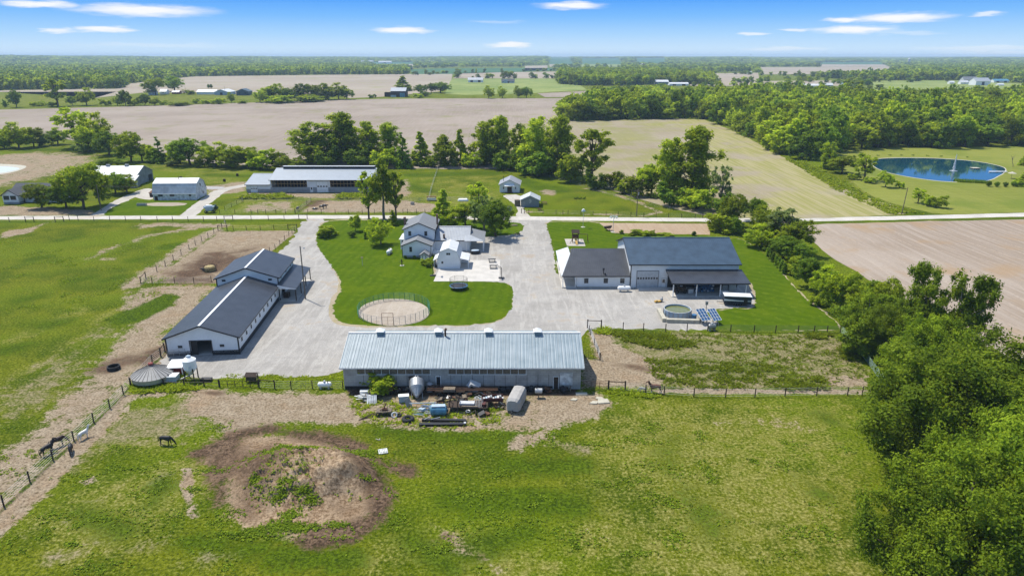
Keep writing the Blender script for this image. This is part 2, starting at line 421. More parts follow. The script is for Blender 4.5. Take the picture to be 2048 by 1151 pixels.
def build_ground():
    rows = np.concatenate([[2600, 2000, 1600, 1400, 1300], np.arange(1240, 300, -2.6), np.arange(300, 180, -2.5), np.arange(180, 124, -3), [120, 117, 115, 114, 113.4]])
    cols = np.concatenate([[-2400, -1500, -900, -500], np.arange(-240, 2300, 3.0), [2500, 2900, 3500, 4400]])
    U, V = np.meshgrid(cols, rows)
    X, Y = Gn(U, V)
    Z = land(X, Y)
    near = (V > 296)
    M = {k: np.zeros(X.shape) for k in ('dirt', 'soil', 'dry', 'lush', 'litter', 'gravel', 'clay')}
    def soft(key, d, edge, k):
        if key in ('dirt', 'clay', 'soil', 'litter') and edge > 1.1: edge *= 1.7
        m = np.clip(0.5 - d / (2 * edge), 0, 1); m = m * m * (3 - 2 * m) * k
        M[key] = np.maximum(M[key], m)
    def area(key, pts, edge=2.0, k=1.0):
        w = wpts(pts); P = np.array(w)
        b = (X > P[:, 0].min() - 4 * edge) & (X < P[:, 0].max() + 4 * edge) & (Y > P[:, 1].min() - 4 * edge) & (Y < P[:, 1].max() + 4 * edge)
        d = np.full(X.shape, 1e6); d[b] = signed_dist(w, X[b], Y[b]); soft(key, d, edge, k)
    def strip(key, pts, half, edge=1.5, k=1.0):
        w = wpts(pts); P = np.array(w); e = half + 4 * edge
        b = (X > P[:, 0].min() - e) & (X < P[:, 0].max() + e) & (Y > P[:, 1].min() - e) & (Y < P[:, 1].max() + e)
        d = np.full(X.shape, 1e6); d[b] = line_dist(w, X[b], Y[b]) - half; soft(key, d, edge, k)
    def erase(pts, edge=2.0, keys=('dirt', 'soil', 'dry', 'litter')):
        w = wpts(pts); d = signed_dist(w, X, Y); m = 1 - np.clip(0.5 - d / (2 * edge), 0, 1)
        for q in keys: M[q] *= m
    # ---- left pasture and the worn ground beside it
    strip('dirt', [(430, 462), (396, 482), (352, 512), (318, 534), (286, 556), (262, 570)], 2.6, 2.2, .95)
    strip('dirt', [(285, 452), (340, 449), (400, 452), (440, 450)], 2.6, 2.5, .9)
    strip('dirt', [(380, 458), (330, 466), (295, 472), (262, 485)], 1.8, 2.2, .72)
    strip('dirt', [(262, 485), (235, 492), (205, 505), (182, 516), (225, 518)], 1.6, 2.0, .58)
    area('dirt', [(0, 470), (20, 460), (70, 456), (60, 466), (0, 478)], 1.5, .9)
    strip('dirt', [(60, 458), (85, 448), (108, 444)], 1.2, 1.5, .7)
    area('dirt', [(285, 571), (432, 574), (400, 620), (352, 650), (332, 690), (318, 712), (262, 765), (188, 836), (108, 910), (10, 1000), (-120, 1100), (-160, 1020), (-40, 930), (60, 860), (130, 800), (178, 740), (225, 690), (262, 640), (240, 600)], 3.5, .88)
    area('lush', [(205, 640), (330, 582), (366, 590), (350, 612), (300, 640), (230, 652)], 2.0, .9)
    erase([(225, 640), (330, 586), (360, 592), (340, 612), (290, 636), (240, 648)], 1.6, ('dirt',))
    area('litter', [(290, 660), (330, 640), (350, 650), (330, 690), (250, 760), (180, 830), (130, 850), (200, 760)], 3, .35)
    strip('soil', [(215, 735), (250, 722), (300, 715), (322, 705)], 2.6, 2.6, .80)
    strip('lush', [(332, 704), (262, 772), (188, 846), (148, 884), (106, 922), (60, 967), (8, 1015), (-80, 1100)], 0.5, .5, 1.0)
    erase([(338, 706), (266, 775), (192, 849), (112, 925), (12, 1020), (-80, 1108), (-90, 1100), (4, 1012), (104, 919), (184, 843), (258, 769), (330, 703)], .4)
    strip('dirt', [(335, 712), (276, 770), (200, 850), (122, 925), (25, 1018), (-70, 1110)], 2.0, 1.2, .8)
    for p in [(60, 520), (150, 560), (40, 600), (120, 480), (210, 560), (90, 650), (10, 700), (330, 495), (270, 520)]:
        strip('lush', [p, (p[0] + 30, p[1] - 6)], 3.0, 4.0, .75)
    for p in [(120, 640), (200, 640), (60, 740), (110, 700), (30, 680)]: strip('dry', [p, (p[0] + 40, p[1] - 20)], 2, 3.5, .62)
    area('litter', [(0, 770), (60, 740), (140, 690), (210, 640), (230, 660), (150, 760), (60, 830), (0, 860)], 4, .62)
    # ---- fenced dirt lot behind the long barn
    area('dirt', [(290, 566), (330, 540), (380, 506), (425, 474), (440, 463), (594, 461), (560, 489), (535, 508), (500, 530), (440, 566)], 1.0, 1.0)
    area('soil', [(372, 548), (366, 528), (400, 512), (446, 512), (470, 522), (455, 545), (420, 552)], 4.5, .85)
    area('soil', [(300, 564), (400, 500), (520, 490), (540, 505), (440, 566)], 6, .58)
    area('soil', [(320, 556), (430, 552), (440, 566), (310, 568)], 2, .62)
    area('dry', [(440, 470), (560, 466), (520, 492), (440, 500)], 3, .5)
    area('dry', [(452, 448), (590, 447), (600, 456), (455, 458)], 2, .45)
    # ---- front pasture
    area('dirt', [(272, 782), (410, 779), (690, 786), (716, 806), (740, 848), (650, 850), (560, 848), (500, 866), (430, 868), (405, 838), (330, 822), (285, 800)], 2.0, .93)
    erase([(300, 800), (360, 785), (385, 800), (350, 832), (290, 850), (240, 850)], 2.0, ('dirt',))
    area('litter', [(230, 830), (330, 790), (420, 790), (440, 850), (360, 890), (240, 900), (130, 960), (60, 1010), (90, 940)], 3, .60)
    area('dirt', [(155, 962), (190, 950), (200, 962), (165, 975)], .8, .75)
    strip('dirt', [(372, 940), (376, 990), (388, 1030)], .7, .8, .75)
    area('soil', [(380, 783), (450, 780), (520, 786), (440, 792)], 1.0, .45)
    strip('soil', [(400, 905), (440, 890), (470, 870), (530, 858), (600, 868), (660, 880), (705, 895)], 1.6, 1.8, .90)
    strip('soil', [(712, 925), (748, 962), (762, 1000), (752, 1035), (700, 1062)], 1.4, 1.5, 1.0)
    area('soil', [(440, 900), (560, 868), (600, 900), (560, 960), (500, 1030), (440, 1005)], 3, .74)
    area('soil', [(640, 1000), (720, 980), (750, 1020), (700, 1050), (640, 1040)], 2.5, .5)
    strip('soil', [(640, 1075), (690, 1062), (730, 1045)], 1.8, 1.3, .92)
    strip('soil', [(470, 880), (448, 930), (440, 1000)], 1.6, 1.8, .80)
    strip('soil', [(700, 918), (760, 928), (820, 940)], 1.2, 1.6, .70)
    strip('soil', [(600, 1080), (640, 1088), (700, 1080)], .8, 1.0, .60)
    area('dirt', [(470, 880), (560, 868), (650, 882), (715, 910), (745, 950), (768, 1010), (720, 1050), (640, 1070), (560, 1060), (480, 1045), (445, 1000), (450, 930)], 2.0, 1.0)
    area('litter', [(445, 1000), (500, 985), (530, 1040), (480, 1050)], 2, .7)
    for p, q in [((560, 885), (540, 912)), ((590, 925), (625, 905)), ((560, 1030), (600, 1055)), ((575, 985), (590, 1010)), ((610, 1000), (640, 1000)), ((640, 1045), (560, 1075)), ((535, 900), (560, 920)), ((620, 900), (632, 908))]:
        strip('lush', [p, q], .9, 1.4, .78)
    for p, q, w in [((770, 860), (960, 880), 3.0), ((1000, 930), (1160, 930), 3.5), ((900, 1000), (1150, 1010), 4), ((700, 1120), (560, 1110), 3), ((1040, 850), (1000, 890), 2.5), ((250, 1060), (160, 1020), 3), ((330, 960), (300, 1010), 2.5),
                    ((380, 1080), (520, 1100), 2.5), ((1380, 990), (1420, 1060), 3.5), ((1350, 880), (1330, 930), 3), ((1050, 1060), (930, 1110), 3), ((1640, 830), (1690, 870), 3), ((1200, 960), (1180, 1020), 2.5), ((820, 1080), (900, 1130), 3), ((1600, 950), (1650, 990), 2.5)]:
        strip('lush', [p, q], w * .7, 6.0 if p[0] > 1150 else 3.5, .62 if p[0] > 1150 else .78)
    for p, q, w in [((1330, 830), (1640, 850), 3.0), ((1400, 900), (1600, 960), 5), ((1250, 870), (1320, 820), 2.5), ((1200, 1080), (1420, 1130), 4), ((930, 1130), (1100, 1140), 2), ((1650, 1050), (1700, 1130), 2.5), ((180, 900), (330, 880), 2.5), ((800, 1090), (740, 1130), 2), ((1480, 1050), (1620, 1090), 3)]:
        strip('dry', [p, q], w, 4.0, .72)
    area('dry', [(1180, 800), (1720, 800), (1740, 1150), (1250, 1150), (1150, 1000)], 8, .60)
    area('dry', [(760, 1040), (1000, 1060), (1200, 1150), (700, 1150)], 5, .5)
    strip('soil', [(415, 850), (500, 835)], 2, 2.5, .4)
    area('clay', [(440, 920), (480, 872), (560, 864), (650, 878), (715, 905), (752, 950), (772, 1005), (730, 1052), (640, 1074), (540, 1064), (470, 1040), (440, 1000)], 2.2, .95)
    area('clay', [(395, 885), (440, 860), (560, 855), (480, 890), (430, 960)], 3, .6)
    area('dry', [(470, 384), (1000, 384), (1000, 424), (640, 424), (470, 424)], 6, .55)
    area('dry', [(30, 1050), (200, 950), (420, 900), (440, 980), (330, 1060), (150, 1140)], 4, .66)
    for p_ in [(60, 1060), (150, 1010), (260, 960), (330, 920), (420, 960), (250, 1100), (400, 1120), (120, 1110)]: strip('litter', [p_, (p_[0] + 70, p_[1] - 18)], 1.2, 3.0, .52)
    for p_ in [(370, 900), (300, 1010), (395, 930), (230, 1000), (860, 1080), (930, 1120)]: strip('soil', [p_, (p_[0] + 30, p_[1] - 6)], .6, 1.5, .42)
    strip('dirt', [(1030, 890), (1060, 878), (1090, 868)], 1.5, 1.4, .85)
    strip('litter', [(1100, 885), (1170, 900)], 1.2, 1.5, .7)
    strip('dirt', [(1430, 845), (1560, 842), (1640, 860)], 1.5, 3.0, .55)
    strip('dirt', [(870, 1050), (920, 1100), (980, 1140)], 1.2, 2.5, .45)
    strip('dirt', [(1180, 1060), (1300, 1120)], 1.5, 3.0, .42)
    # ---- junk yard in front of the low barn
    area('dirt', [(690, 776), (1200, 776), (1230, 800), (1210, 835), (1120, 868), (1010, 858), (940, 862), (850, 866), (760, 858), (705, 820)], 1.6, .62)
    area('dirt', [(1060, 790), (1190, 786), (1235, 806), (1200, 832), (1110, 850), (1065, 830)], 1.4, .95)
    area('soil', [(690, 776), (1160, 775), (1150, 792), (700, 793)], .8, .72)
    area('dirt', [(690, 800), (740, 800), (780, 835), (850, 850), (700, 850), (660, 820)], 1.5, .85)
    # ---- right paddock
    area('litter', [(1188, 660), (1240, 662), (1430, 664), (1680, 667), (1748, 752), (1730, 778), (1500, 782), (1300, 782), (1195, 765)], 1.2, .62)
    area('dirt', [(1178, 664), (1215, 664), (1240, 690), (1300, 718), (1345, 748), (1320, 772), (1210, 776), (1168, 776), (1165, 715), (1196, 718)], 1.6, 1.0)
    area('dirt', [(1262, 778), (1330, 776), (1740, 778), (1725, 788), (1330, 786)], .8, .80)
    area('dirt', [(1648, 752), (1740, 750), (1735, 772), (1660, 770)], 1.0, .85)
    strip('soil', [(1230, 730), (1260, 732), (1300, 740)], 1.0, 1.4, .62)
    area('dry', [(1250, 690), (1330, 690), (1420, 705), (1340, 720), (1300, 712)], 2, .5)
    for p, q, w in [((1225, 665), (1330, 672), 1.6), ((1330, 735), (1500, 745), 2.6), ((1380, 715), (1540, 735), 2.0), ((1620, 668), (1660, 672), 1.6), ((1570, 765), (1640, 760), 1.6), ((1690, 700), (1700, 715), 1.6), ((1300, 752), (1350, 762), 1.2), ((1470, 690), (1520, 695), 1.3), ((1540, 775), (1660, 770), 1.2)]:
        strip('lush', [p, q], w * 1.5, 3.2, .72)
    # ---- along the road and behind it
    strip('dirt', [(1040, 423), (1150, 427), (1290, 431), (1320, 424), (1280, 406), (1235, 390), (1170, 376)], 1.1, 1.5, .80)
    area('dirt', [(1090, 378), (1112, 380), (1108, 390), (1088, 388), (1075, 382)], 2.0, .85)
    area('dirt', [(636, 402), (800, 399), (880, 410), (878, 424), (640, 424), (600, 424)], 2.0, .95)
    area('soil', [(600, 400), (660, 400), (640, 410), (600, 420)], 2.0, .55)
    area('dirt', [(500, 404), (590, 402), (585, 424), (480, 425)], 2, .62)
    area('dirt', [(495, 384), (760, 386), (760, 392), (640, 396), (500, 392)], 2.0, .95)
    area('dirt', [(795, 366), (812, 358), (820, 372), (815, 392), (790, 395)], 2.5, .95)
    area('dry', [(480, 402), (600, 400), (600, 424), (470, 424)], 3, .55)
    area('dirt', [(-60, 416), (20, 411), (90, 414), (180, 420), (200, 431), (-60, 432)], 1.5, .80)
    area('dirt', [(-200, 330), (60, 303), (180, 306), (200, 318), (120, 350), (20, 372), (-200, 400)], 9, .70)
    area('dirt', [(400, 372), (500, 362), (495, 384), (420, 392)], 3, .8)
    area('gravel', [(408, 372), (450, 374), (445, 378), (406, 378)], 1, 1)
    area('dry', [(200, 322), (330, 318), (500, 340), (495, 372), (420, 372), (330, 345)], 8, .42)
    area('dry', [(800, 345), (1010, 340), (1000, 400), (830, 400)], 9, .35)
    for p, q, w in [((240, 318), (330, 318), 5), ((420, 350), (490, 352), 5), ((520, 393), (560, 390), 3.0), ((700, 388), (740, 390), 3.0), ((815, 370), (850, 380), 5), ((1030, 360), (1110, 380), 8), ((60, 300), (180, 298), 7), ((830, 350), (980, 346), 7)]:
        strip('lush', [p, q], w, 5, .7)
    strip('lush', [(1580, 318), (1640, 350), (1700, 385), (1760, 408), (1850, 430)], 4.5, 3, .85)
    strip('lush', [(1600, 446), (1800, 442), (2048, 437), (2300, 428)], 1.0, .8, .9)
    area('dry', [(1670, 298), (2400, 288), (2400, 420), (2048, 426), (1850, 428), (1740, 400), (1700, 370)], 4, .80)
    strip('lush', [(-300, 445), (0, 444), (440, 443), (600, 441)], 1.5, 1.0, .7)
    area('dry', [(-400, 186), (0, 186), (190, 194), (240, 192), (380, 189), (500, 188), (560, 196), (340, 206), (0, 212), (-400, 214)], 20, .45)
    area('dry', [(905, 157), (1100, 156), (1180, 180), (1100, 186), (880, 188)], 20, .55)
    nf = V < 300
    M['dry'] = np.where(nf & (M['dry'] < .3), .3, M['dry'])
    n_r, n_c = X.shape
    idx = np.arange(n_r * n_c).reshape(n_r, n_c)
    F = np.stack([idx[:-1, :-1], idx[:-1, 1:], idx[1:, 1:], idx[1:, :-1]], -1).reshape(-1, 4)
    m, nt, p, o = new_mat('ground_cover')
    v = coords(nt, world=True)
    n1 = noise(nt, v, 0.11, 6, 0.62); n2 = noise(nt, v, 0.55, 6, 0.65, .4); n3 = noise(nt, v, 2.6, 4, 0.7); n4 = noise(nt, v, 0.028, 4, .6)
    nn = math_(nt, 'ADD', math_(nt, 'MULTIPLY', n2, .55), math_(nt, 'MULTIPLY', n3, .45))
    wob = math_(nt, 'MULTIPLY', math_(nt, 'SUBTRACT', math_(nt, 'ADD', math_(nt, 'MULTIPLY', n1, .4), math_(nt, 'MULTIPLY', nn, .6)), .5), 3.4)
    def fac(k, soft=.13):
        a = attr(nt, k); return step(nt, math_(nt, 'ADD', a, math_(nt, 'MULTIPLY', wob, math_(nt, 'ADD', math_(nt, 'MULTIPLY', a, 3.0), .10, True))), .5 - soft, .5 + soft)
    g = mix(nt, step(nt, n1, .36, .64), (.056, .086, .0015), (.122, .136, .006))
    g = mix(nt, step(nt, n4, .4, .62), g, mix(nt, n2, (.074, .122, .0015), (.130, .160, .005)))
    g = mix(nt, math_(nt, 'MULTIPLY', step(nt, n3, .52, .66), .40), g, (.22, .205, .055))
    g = mix(nt, math_(nt, 'MULTIPLY', step(nt, n3, .38, .49, 1, 0), .60), g, (.036, .062, .008))
    dryc = mix(nt, step(nt, nn, .43, .57), (.132, .146, .012), (.195, .186, .042))
    dry2 = mix(nt, math_(nt, 'MULTIPLY', step(nt, n3, .52, .66), .55), dryc, (.30, .265, .12))
    g = mix(nt, math_(nt, 'MULTIPLY', fac('dry', .3), .85), g, dry2)
    g = mix(nt, math_(nt, 'MULTIPLY', fac('lush', .2), .85), g, mix(nt, step(nt, nn, .40, .60), (.022, .048, .002), (.070, .112, .004)))
    lit = mix(nt, step(nt, nn, .36, .64), (.105, .115, .022), (.250, .205, .120))
    g = mix(nt, fac('litter', .22), g, lit)
    dirt = mix(nt, step(nt, n2, .3, .7), (.225, .170, .110), (.315, .255, .178))
    dirt = mix(nt, math_(nt, 'MULTIPLY', step(nt, n3, .36, .5, 1, 0), .6), dirt, (.17, .12, .07))
    dirt = mix(nt, math_(nt, 'MULTIPLY', step(nt, n1, .52, .66), .5), dirt, (.27, .185, .11))
    g = mix(nt, fac('dirt', .12), g, dirt)
    g = mix(nt, math_(nt, 'MULTIPLY', fac('soil', .22), .88), g, mix(nt, step(nt, nn, .35, .65), (.050, .034, .025), (.165, .105, .065)))
    g = mix(nt, fac('clay', .2), g, mix(nt, step(nt, nn, .38, .62), (.185, .118, .066), (.335, .248, .160)))
    g = mix(nt, math_(nt, 'MULTIPLY', fac('soil', .25), .85), g, mix(nt, step(nt, nn, .4, .6), (.050, .032, .022), (.125, .080, .050)))
    g = mix(nt, fac('gravel', .1), g, (.36, .35, .34))
    lushtop = step(nt, math_(nt, 'ADD', math_(nt, 'MULTIPLY', attr(nt, 'lush'), .62), math_(nt, 'MULTIPLY', math_(nt, 'SUBTRACT', nn, .5), 2.1)), .52, .62)
    g = mix(nt, math_(nt, 'MULTIPLY', lushtop, .9), g, mix(nt, step(nt, n3, .4, .6), (.020, .046, .002), (.074, .112, .004)))
    fine = noise(nt, v, 7.5, 3, .75); grain = math_(nt, 'ADD', math_(nt, 'MULTIPLY', n3, .6), math_(nt, 'MULTIPLY', fine, .4))
    hs = nt.nodes.new('ShaderNodeHueSaturation'); nt.links.new(g, hs.inputs['Color']); nt.links.new(step(nt, grain, .36, .62, .62, 1.38), hs.inputs['Value'])
    sock(nt, hs.outputs[0], p.inputs['Base Color']); spec(p, .95, 0, .03)
    bump(nt, p, math_(nt, 'ADD', nn, math_(nt, 'MULTIPLY', fine, .6)), .9, .25)
    me = np_mesh('ground', np.stack([X, Y, Z], -1).reshape(-1, 3), F, m)
    for k, a in M.items():
        at = me.attributes.new(k, 'FLOAT', 'POINT'); at.data.foreach_set('value', a.ravel().astype(np.float32))
    me.polygons.foreach_set('use_smooth', np.ones(len(F), bool))
    tag(link('ground', me), kind='structure')
build_ground()

def chaikin(pts, k=2):
    for _ in range(k):
        q = []
        for a, b in zip(pts, pts[1:] + pts[:1]):
            q += [(a[0] * .75 + b[0] * .25, a[1] * .75 + b[1] * .25), (a[0] * .25 + b[0] * .75, a[1] * .25 + b[1] * .75)]
        pts = q
    return pts
def sheet(name, pts, z, mat, smooth=0, jitter=0.0, stepm=None, seed=1, kind='structure', thick=0.0, world=False):
    w = list(pts) if world else wpts(pts)
    if smooth: w = chaikin(w, smooth)
    if stepm:
        rng = random.Random(seed); q = []
        for a, b in zip(w, w[1:] + w[:1]):
            n = max(1, int(math.dist(a, b) / stepm))
            for i in range(n): q.append((a[0] + (b[0] - a[0]) * i / n + rng.gauss(0, jitter), a[1] + (b[1] - a[1]) * i / n + rng.gauss(0, jitter)))
        w = q
    tri = tessellate_polygon([[Vector((x, y, 0)) for x, y in w]])
    mb = MB(); mb.v = [(x, y, z) for x, y in w]
    for t in tri:
        a, b, c = (Vector(mb.v[i]) for i in t)
        mb.f.append(list(t) if (b - a).cross(c - a).z > 0 else list(t)[::-1])
    if thick:
        n = len(w); mb.v += [(x, y, z - thick) for x, y in w]
        for i in range(n): j = (i + 1) % n; mb.f.append([i, j, n + j, n + i])
    me = bpy.data.meshes.new(name); me.from_pydata(mb.v, [], mb.f); me.materials.append(mat)
    o = link(name, me)
    if kind: tag(o, kind=kind)
    return o
def ribbon(name, pts, half, z, mat, k=3, jitter=.12):
    w = wpts(pts)
    for _ in range(k):
        w = [w[0]] + [q for a, b in zip(w, w[1:]) for q in ((a[0] * .75 + b[0] * .25, a[1] * .75 + b[1] * .25), (a[0] * .25 + b[0] * .75, a[1] * .25 + b[1] * .75))] + [w[-1]]
    rng = random.Random(5); L = []; Rr = []
    dense = []
    for a, b in zip(w, w[1:]):
        n = max(1, int(math.dist(a, b) / 2.0)); dense += [(a[0] + (b[0] - a[0]) * i / n, a[1] + (b[1] - a[1]) * i / n) for i in range(n)]
    dense.append(w[-1])
    for i, c in enumerate(dense):
        a = dense[max(0, i - 1)]; b = dense[min(len(dense) - 1, i + 1)]
        t = Vector((b[0] - a[0], b[1] - a[1])).normalized(); n = Vector((-t.y, t.x)); h = half(i / len(dense)) if callable(half) else half
        L.append((c[0] + n.x * (h + rng.gauss(0, jitter)), c[1] + n.y * (h + rng.gauss(0, jitter)), z)); Rr.append((c[0] - n.x * (h + rng.gauss(0, jitter)), c[1] - n.y * (h + rng.gauss(0, jitter)), z))
    me = bpy.data.meshes.new(name); k = len(L)
    me.from_pydata(L + Rr, [], [[k + i, k + i + 1, i + 1, i] for i in range(k - 1)]); me.materials.append(mat)
    return tag(link(name, me), kind='structure')

def mat_gravel(name, a, b, c, tan):
    m, nt, p, o = new_mat(name); v = coords(nt, world=True)
    n1 = noise(nt, v, .09, 5, .6); n2 = noise(nt, v, .5, 6, .7); n3 = noise(nt, v, 5, 3, .8); n4 = noise(nt, v, 1.7, 4, .7)
    st = noise(nt, coords(nt, (.9, .10, 1), (0, 0, .25), True), .8, 4, .6, 1.2)
    g = mix(nt, step(nt, n1, .38, .60), a, b); g = mix(nt, math_(nt, 'MULTIPLY', step(nt, st, .45, .66), .5), g, c)
    g = mix(nt, math_(nt, 'MULTIPLY', step(nt, n2, .38, .52, 1, 0), .26), g, tuple(x * .70 for x in a))
    g = mix(nt, math_(nt, 'MULTIPLY', step(nt, math_(nt, 'ADD', math_(nt, 'MULTIPLY', n1, .6), math_(nt, 'MULTIPLY', n2, .4)), .54, .64), .55), g, tuple(x * y for x, y in zip(tan, (1.02, .90, .74))))
    g = mix(nt, math_(nt, 'MULTIPLY', step(nt, n4, .54, .68), .35), g, c); g = mix(nt, math_(nt, 'MULTIPLY', step(nt, n3, .36, .5, 1, 0), .5), g, tuple(x * .5 for x in a))
    sock(nt, g, p.inputs['Base Color']); spec(p, .95, 0, .08); bump(nt, p, math_(nt, 'ADD', n3, n2), .5, .06); return m
GRAVEL = mat_gravel('grey_gravel', (.290, .272, .245), (.350, .332, .303), (.455, .43, .385), (.315, .265, .195))
ROADM = mat_gravel('pale_gravel', (.45, .42, .37), (.52, .485, .43), (.58, .545, .49), (.40, .36, .30))
PATHM = mat_gravel('dusty_gravel', (.38, .35, .30), (.45, .42, .365), (.50, .47, .42), (.33, .285, .23))
def mat_lawn(name, ang, a=(.047, .086, .0008), b=(.072, .118, .001), w=2.2):
    m, nt, p, o = new_mat(name); v = coords(nt, world=True)
    n1 = noise(nt, v, .12, 5, .6); n3 = noise(nt, v, 4, 4, .75); n2 = noise(nt, v, .7, 4, .6)
    sep = nt.nodes.new('ShaderNodeSeparateXYZ'); nt.links.new(coords(nt, (1, 1, 1), (0, 0, ang), True), sep.inputs[0])
    s = math_(nt, 'SINE', math_(nt, 'ADD', math_(nt, 'MULTIPLY', sep.outputs[0], 2 * math.pi / w), math_(nt, 'MULTIPLY', n1, 5)))
    g = mix(nt, step(nt, s, -.9, .9, .30, .70), a, b); g = mix(nt, math_(nt, 'MULTIPLY', step(nt, n1, .45, .7), .7), g, (.094, .132, .0015))
    g = mix(nt, math_(nt, 'MULTIPLY', step(nt, n2, .53, .66), .6), g, (.11, .145, .010)); g = mix(nt, math_(nt, 'MULTIPLY', step(nt, n3, .3, .55, 1, 0), .5), g, (.026, .066, .004))
    sock(nt, g, p.inputs['Base Color']); spec(p, .95, 0, .03); bump(nt, p, n3, .5, .06); return m
def mat_field(name, cols, ang, pitch, green=0.0, tracks=0.4, gscale=.02, side=None):
    m, nt, p, o = new_mat(name); v = coords(nt, world=True)
    n0 = noise(nt, v, gscale * .6, 4, .55); n1 = noise(nt, v, gscale * 2, 5, .6); n3 = noise(nt, v, 1.2, 4, .75)
    st = noise(nt, coords(nt, (1, .03, 1), (0, 0, ang), True), .8, 4, .6)
    sep = nt.nodes.new('ShaderNodeSeparateXYZ'); nt.links.new(coords(nt, (1, 1, 1), (0, 0, ang), True), sep.inputs[0])
    ph = math_(nt, 'FRACT', math_(nt, 'DIVIDE', math_(nt, 'ADD', sep.outputs[0], math_(nt, 'MULTIPLY', n0, 22)), pitch))
    ln = step(nt, math_(nt, 'ABSOLUTE', math_(nt, 'SUBTRACT', ph, .5)), .03, .10, 1, 0)
    g = mix(nt, step(nt, n0, .38, .62), cols[0], cols[1]); g = mix(nt, math_(nt, 'MULTIPLY', step(nt, st, .4, .7), .6), g, cols[2])
    g = mix(nt, math_(nt, 'MULTIPLY', math_(nt, 'MULTIPLY', ln, tracks), step(nt, n3, .35, .6)), g, tuple(min(1, x * 1.3) for x in cols[1]))
    g = mix(nt, math_(nt, 'MULTIPLY', step(nt, n3, .3, .5, 1, 0), .35), g, tuple(x * .62 for x in cols[0]))
    if green: g = mix(nt, math_(nt, 'MULTIPLY', step(nt, n1, .60 - green * .25, .78 - green * .25), .65), g, cols[3])
    if side:                                       # greener towards one side of a line on the land
        a, b, w_ = side; t = (b - a).normalized(); nx, ny = t.y, -t.x
        d = nt.nodes.new('ShaderNodeVectorMath'); d.operation = 'DOT_PRODUCT'; d.inputs[1].default_value = (nx / w_, ny / w_, 0); nt.links.new(v, d.inputs[0])
        q = math_(nt, 'ADD', math_(nt, 'SUBTRACT', d.outputs['Value'], (a.x * nx + a.y * ny) / w_), math_(nt, 'MULTIPLY', math_(nt, 'SUBTRACT', n1, .5), 9))
        g = mix(nt, math_(nt, 'MULTIPLY', step(nt, q, -.5, .9), .85), g, mix(nt, step(nt, st, .4, .6), (.225, .218, .060), (.320, .280, .140)))
    sock(nt, g, p.inputs['Base Color']); spec(p, .95, 0, .1); bump(nt, p, math_(nt, 'ADD', n3, st), .4, .1); return m

_a, _b = G(1700, 480), G(2048, 640); ANG_R = math.atan2(_b.x - _a.x, _b.y - _a.y)
FIELD_T = mat_field('tilled_field', [(.235, .190, .148), (.290, .240, .192), (.33, .28, .23), (.19, .182, .07)], 1.45, 9, .30, .3)
FIELD_R = mat_field('tilled_field_near', [(.255, .200, .148), (.318, .262, .208), (.36, .305, .25), (.295, .195, .10)], ANG_R, 5.0, .35, .42, .03)
FIELD_G = mat_field('stubble_field', [(.25, .205, .135), (.285, .24, .17), (.31, .275, .17), (.205, .20, .052)], -.50, 7, .75, .35, .016, (G(1520, 436), G(1345, 238), 30))
FIELD_F = mat_field('far_tilled_field', [(.28, .23, .175), (.33, .28, .22), (.31, .26, .18), (.24, .235, .085)], .5, 16, .3, .3, .008)
HAYF = mat_field('hay_field', [(.15, .20, .045), (.22, .255, .07), (.27, .29, .10), (.10, .16, .03)], .12, 8, .4, .55, .012)
CROPF = mat_field('green_crop', [(.045, .11, .045), (.060, .135, .055), (.05, .12, .05), (.04, .10, .04)], .3, 12, .2, .2, .01)
MEADOW = mat_field('mown_meadow', [(.150, .170, .022), (.185, .200, .032), (.22, .222, .05), (.11, .15, .016)], 1.50, 6, .45, .6, .02)
LAWN = mat_lawn('lawn', .1); LAWN2 = mat_lawn('lawn_right', -.95, w=3.0)

# fields
sheet('crop_field', [(-700, 226), (-200, 222), (0, 219.5), (340, 211), (520, 204.5), (760, 198), (905, 197), (1130, 196.6), (1330, 196), (1300, 215), (1140, 232), (1150, 240), (1150, 338), (1000, 338), (600, 336), (400, 325), (230, 297), (100, 272), (0, 258), (-700, 275)], .05, FIELD_T, 0, .6, 8)
sheet('crop_field', [(1000, 250), (1140, 242), (1400, 236), (1440, 250), (1540, 298), (1640, 358), (1740, 398), (1830, 424), (1800, 430), (1650, 436), (1440, 436), (1330, 415), (1210, 378), (1150, 340), (1000, 338)], .054, FIELD_G, 1, .5, 5)
sheet('crop_field', [(1604, 449), (1800, 443.5), (2048, 439), (2600, 428), (2600, 900), (2200, 790), (2040, 735), (1960, 690), (1900, 665), (1800, 600), (1716, 545), (1640, 500), (1610, 465)], .02, FIELD_R, 1, .3, 4)
sheet('crop_field', [(-700, 181), (-100, 183.5), (0, 184), (240, 183.5), (245, 180), (190, 196), (290, 185), (560, 189), (680, 191), (700, 196.5), (760, 194), (880, 183), (902, 166), (905, 147.5), (640, 150), (385, 153), (262, 167), (240, 177), (0, 181), (-700, 178)], .06, FIELD_F)
sheet('hay_field', [(900, 163), (905, 157.5), (1100, 157), (1150, 165), (1175, 180), (1100, 184), (1060, 187), (930, 190), (890, 188)], .07, HAYF)
sheet('crop_field', [(1075, 187), (1180, 181.5), (1330, 178), (1340, 194), (1090, 194.5)], .064, FIELD_T)
sheet('mown_meadow', [(1668, 299), (2048, 292.5), (2700, 284), (2700, 418), (2048, 424), (1900, 430), (1850, 424), (1760, 400), (1715, 376), (1690, 340)], .05, MEADOW, 1)
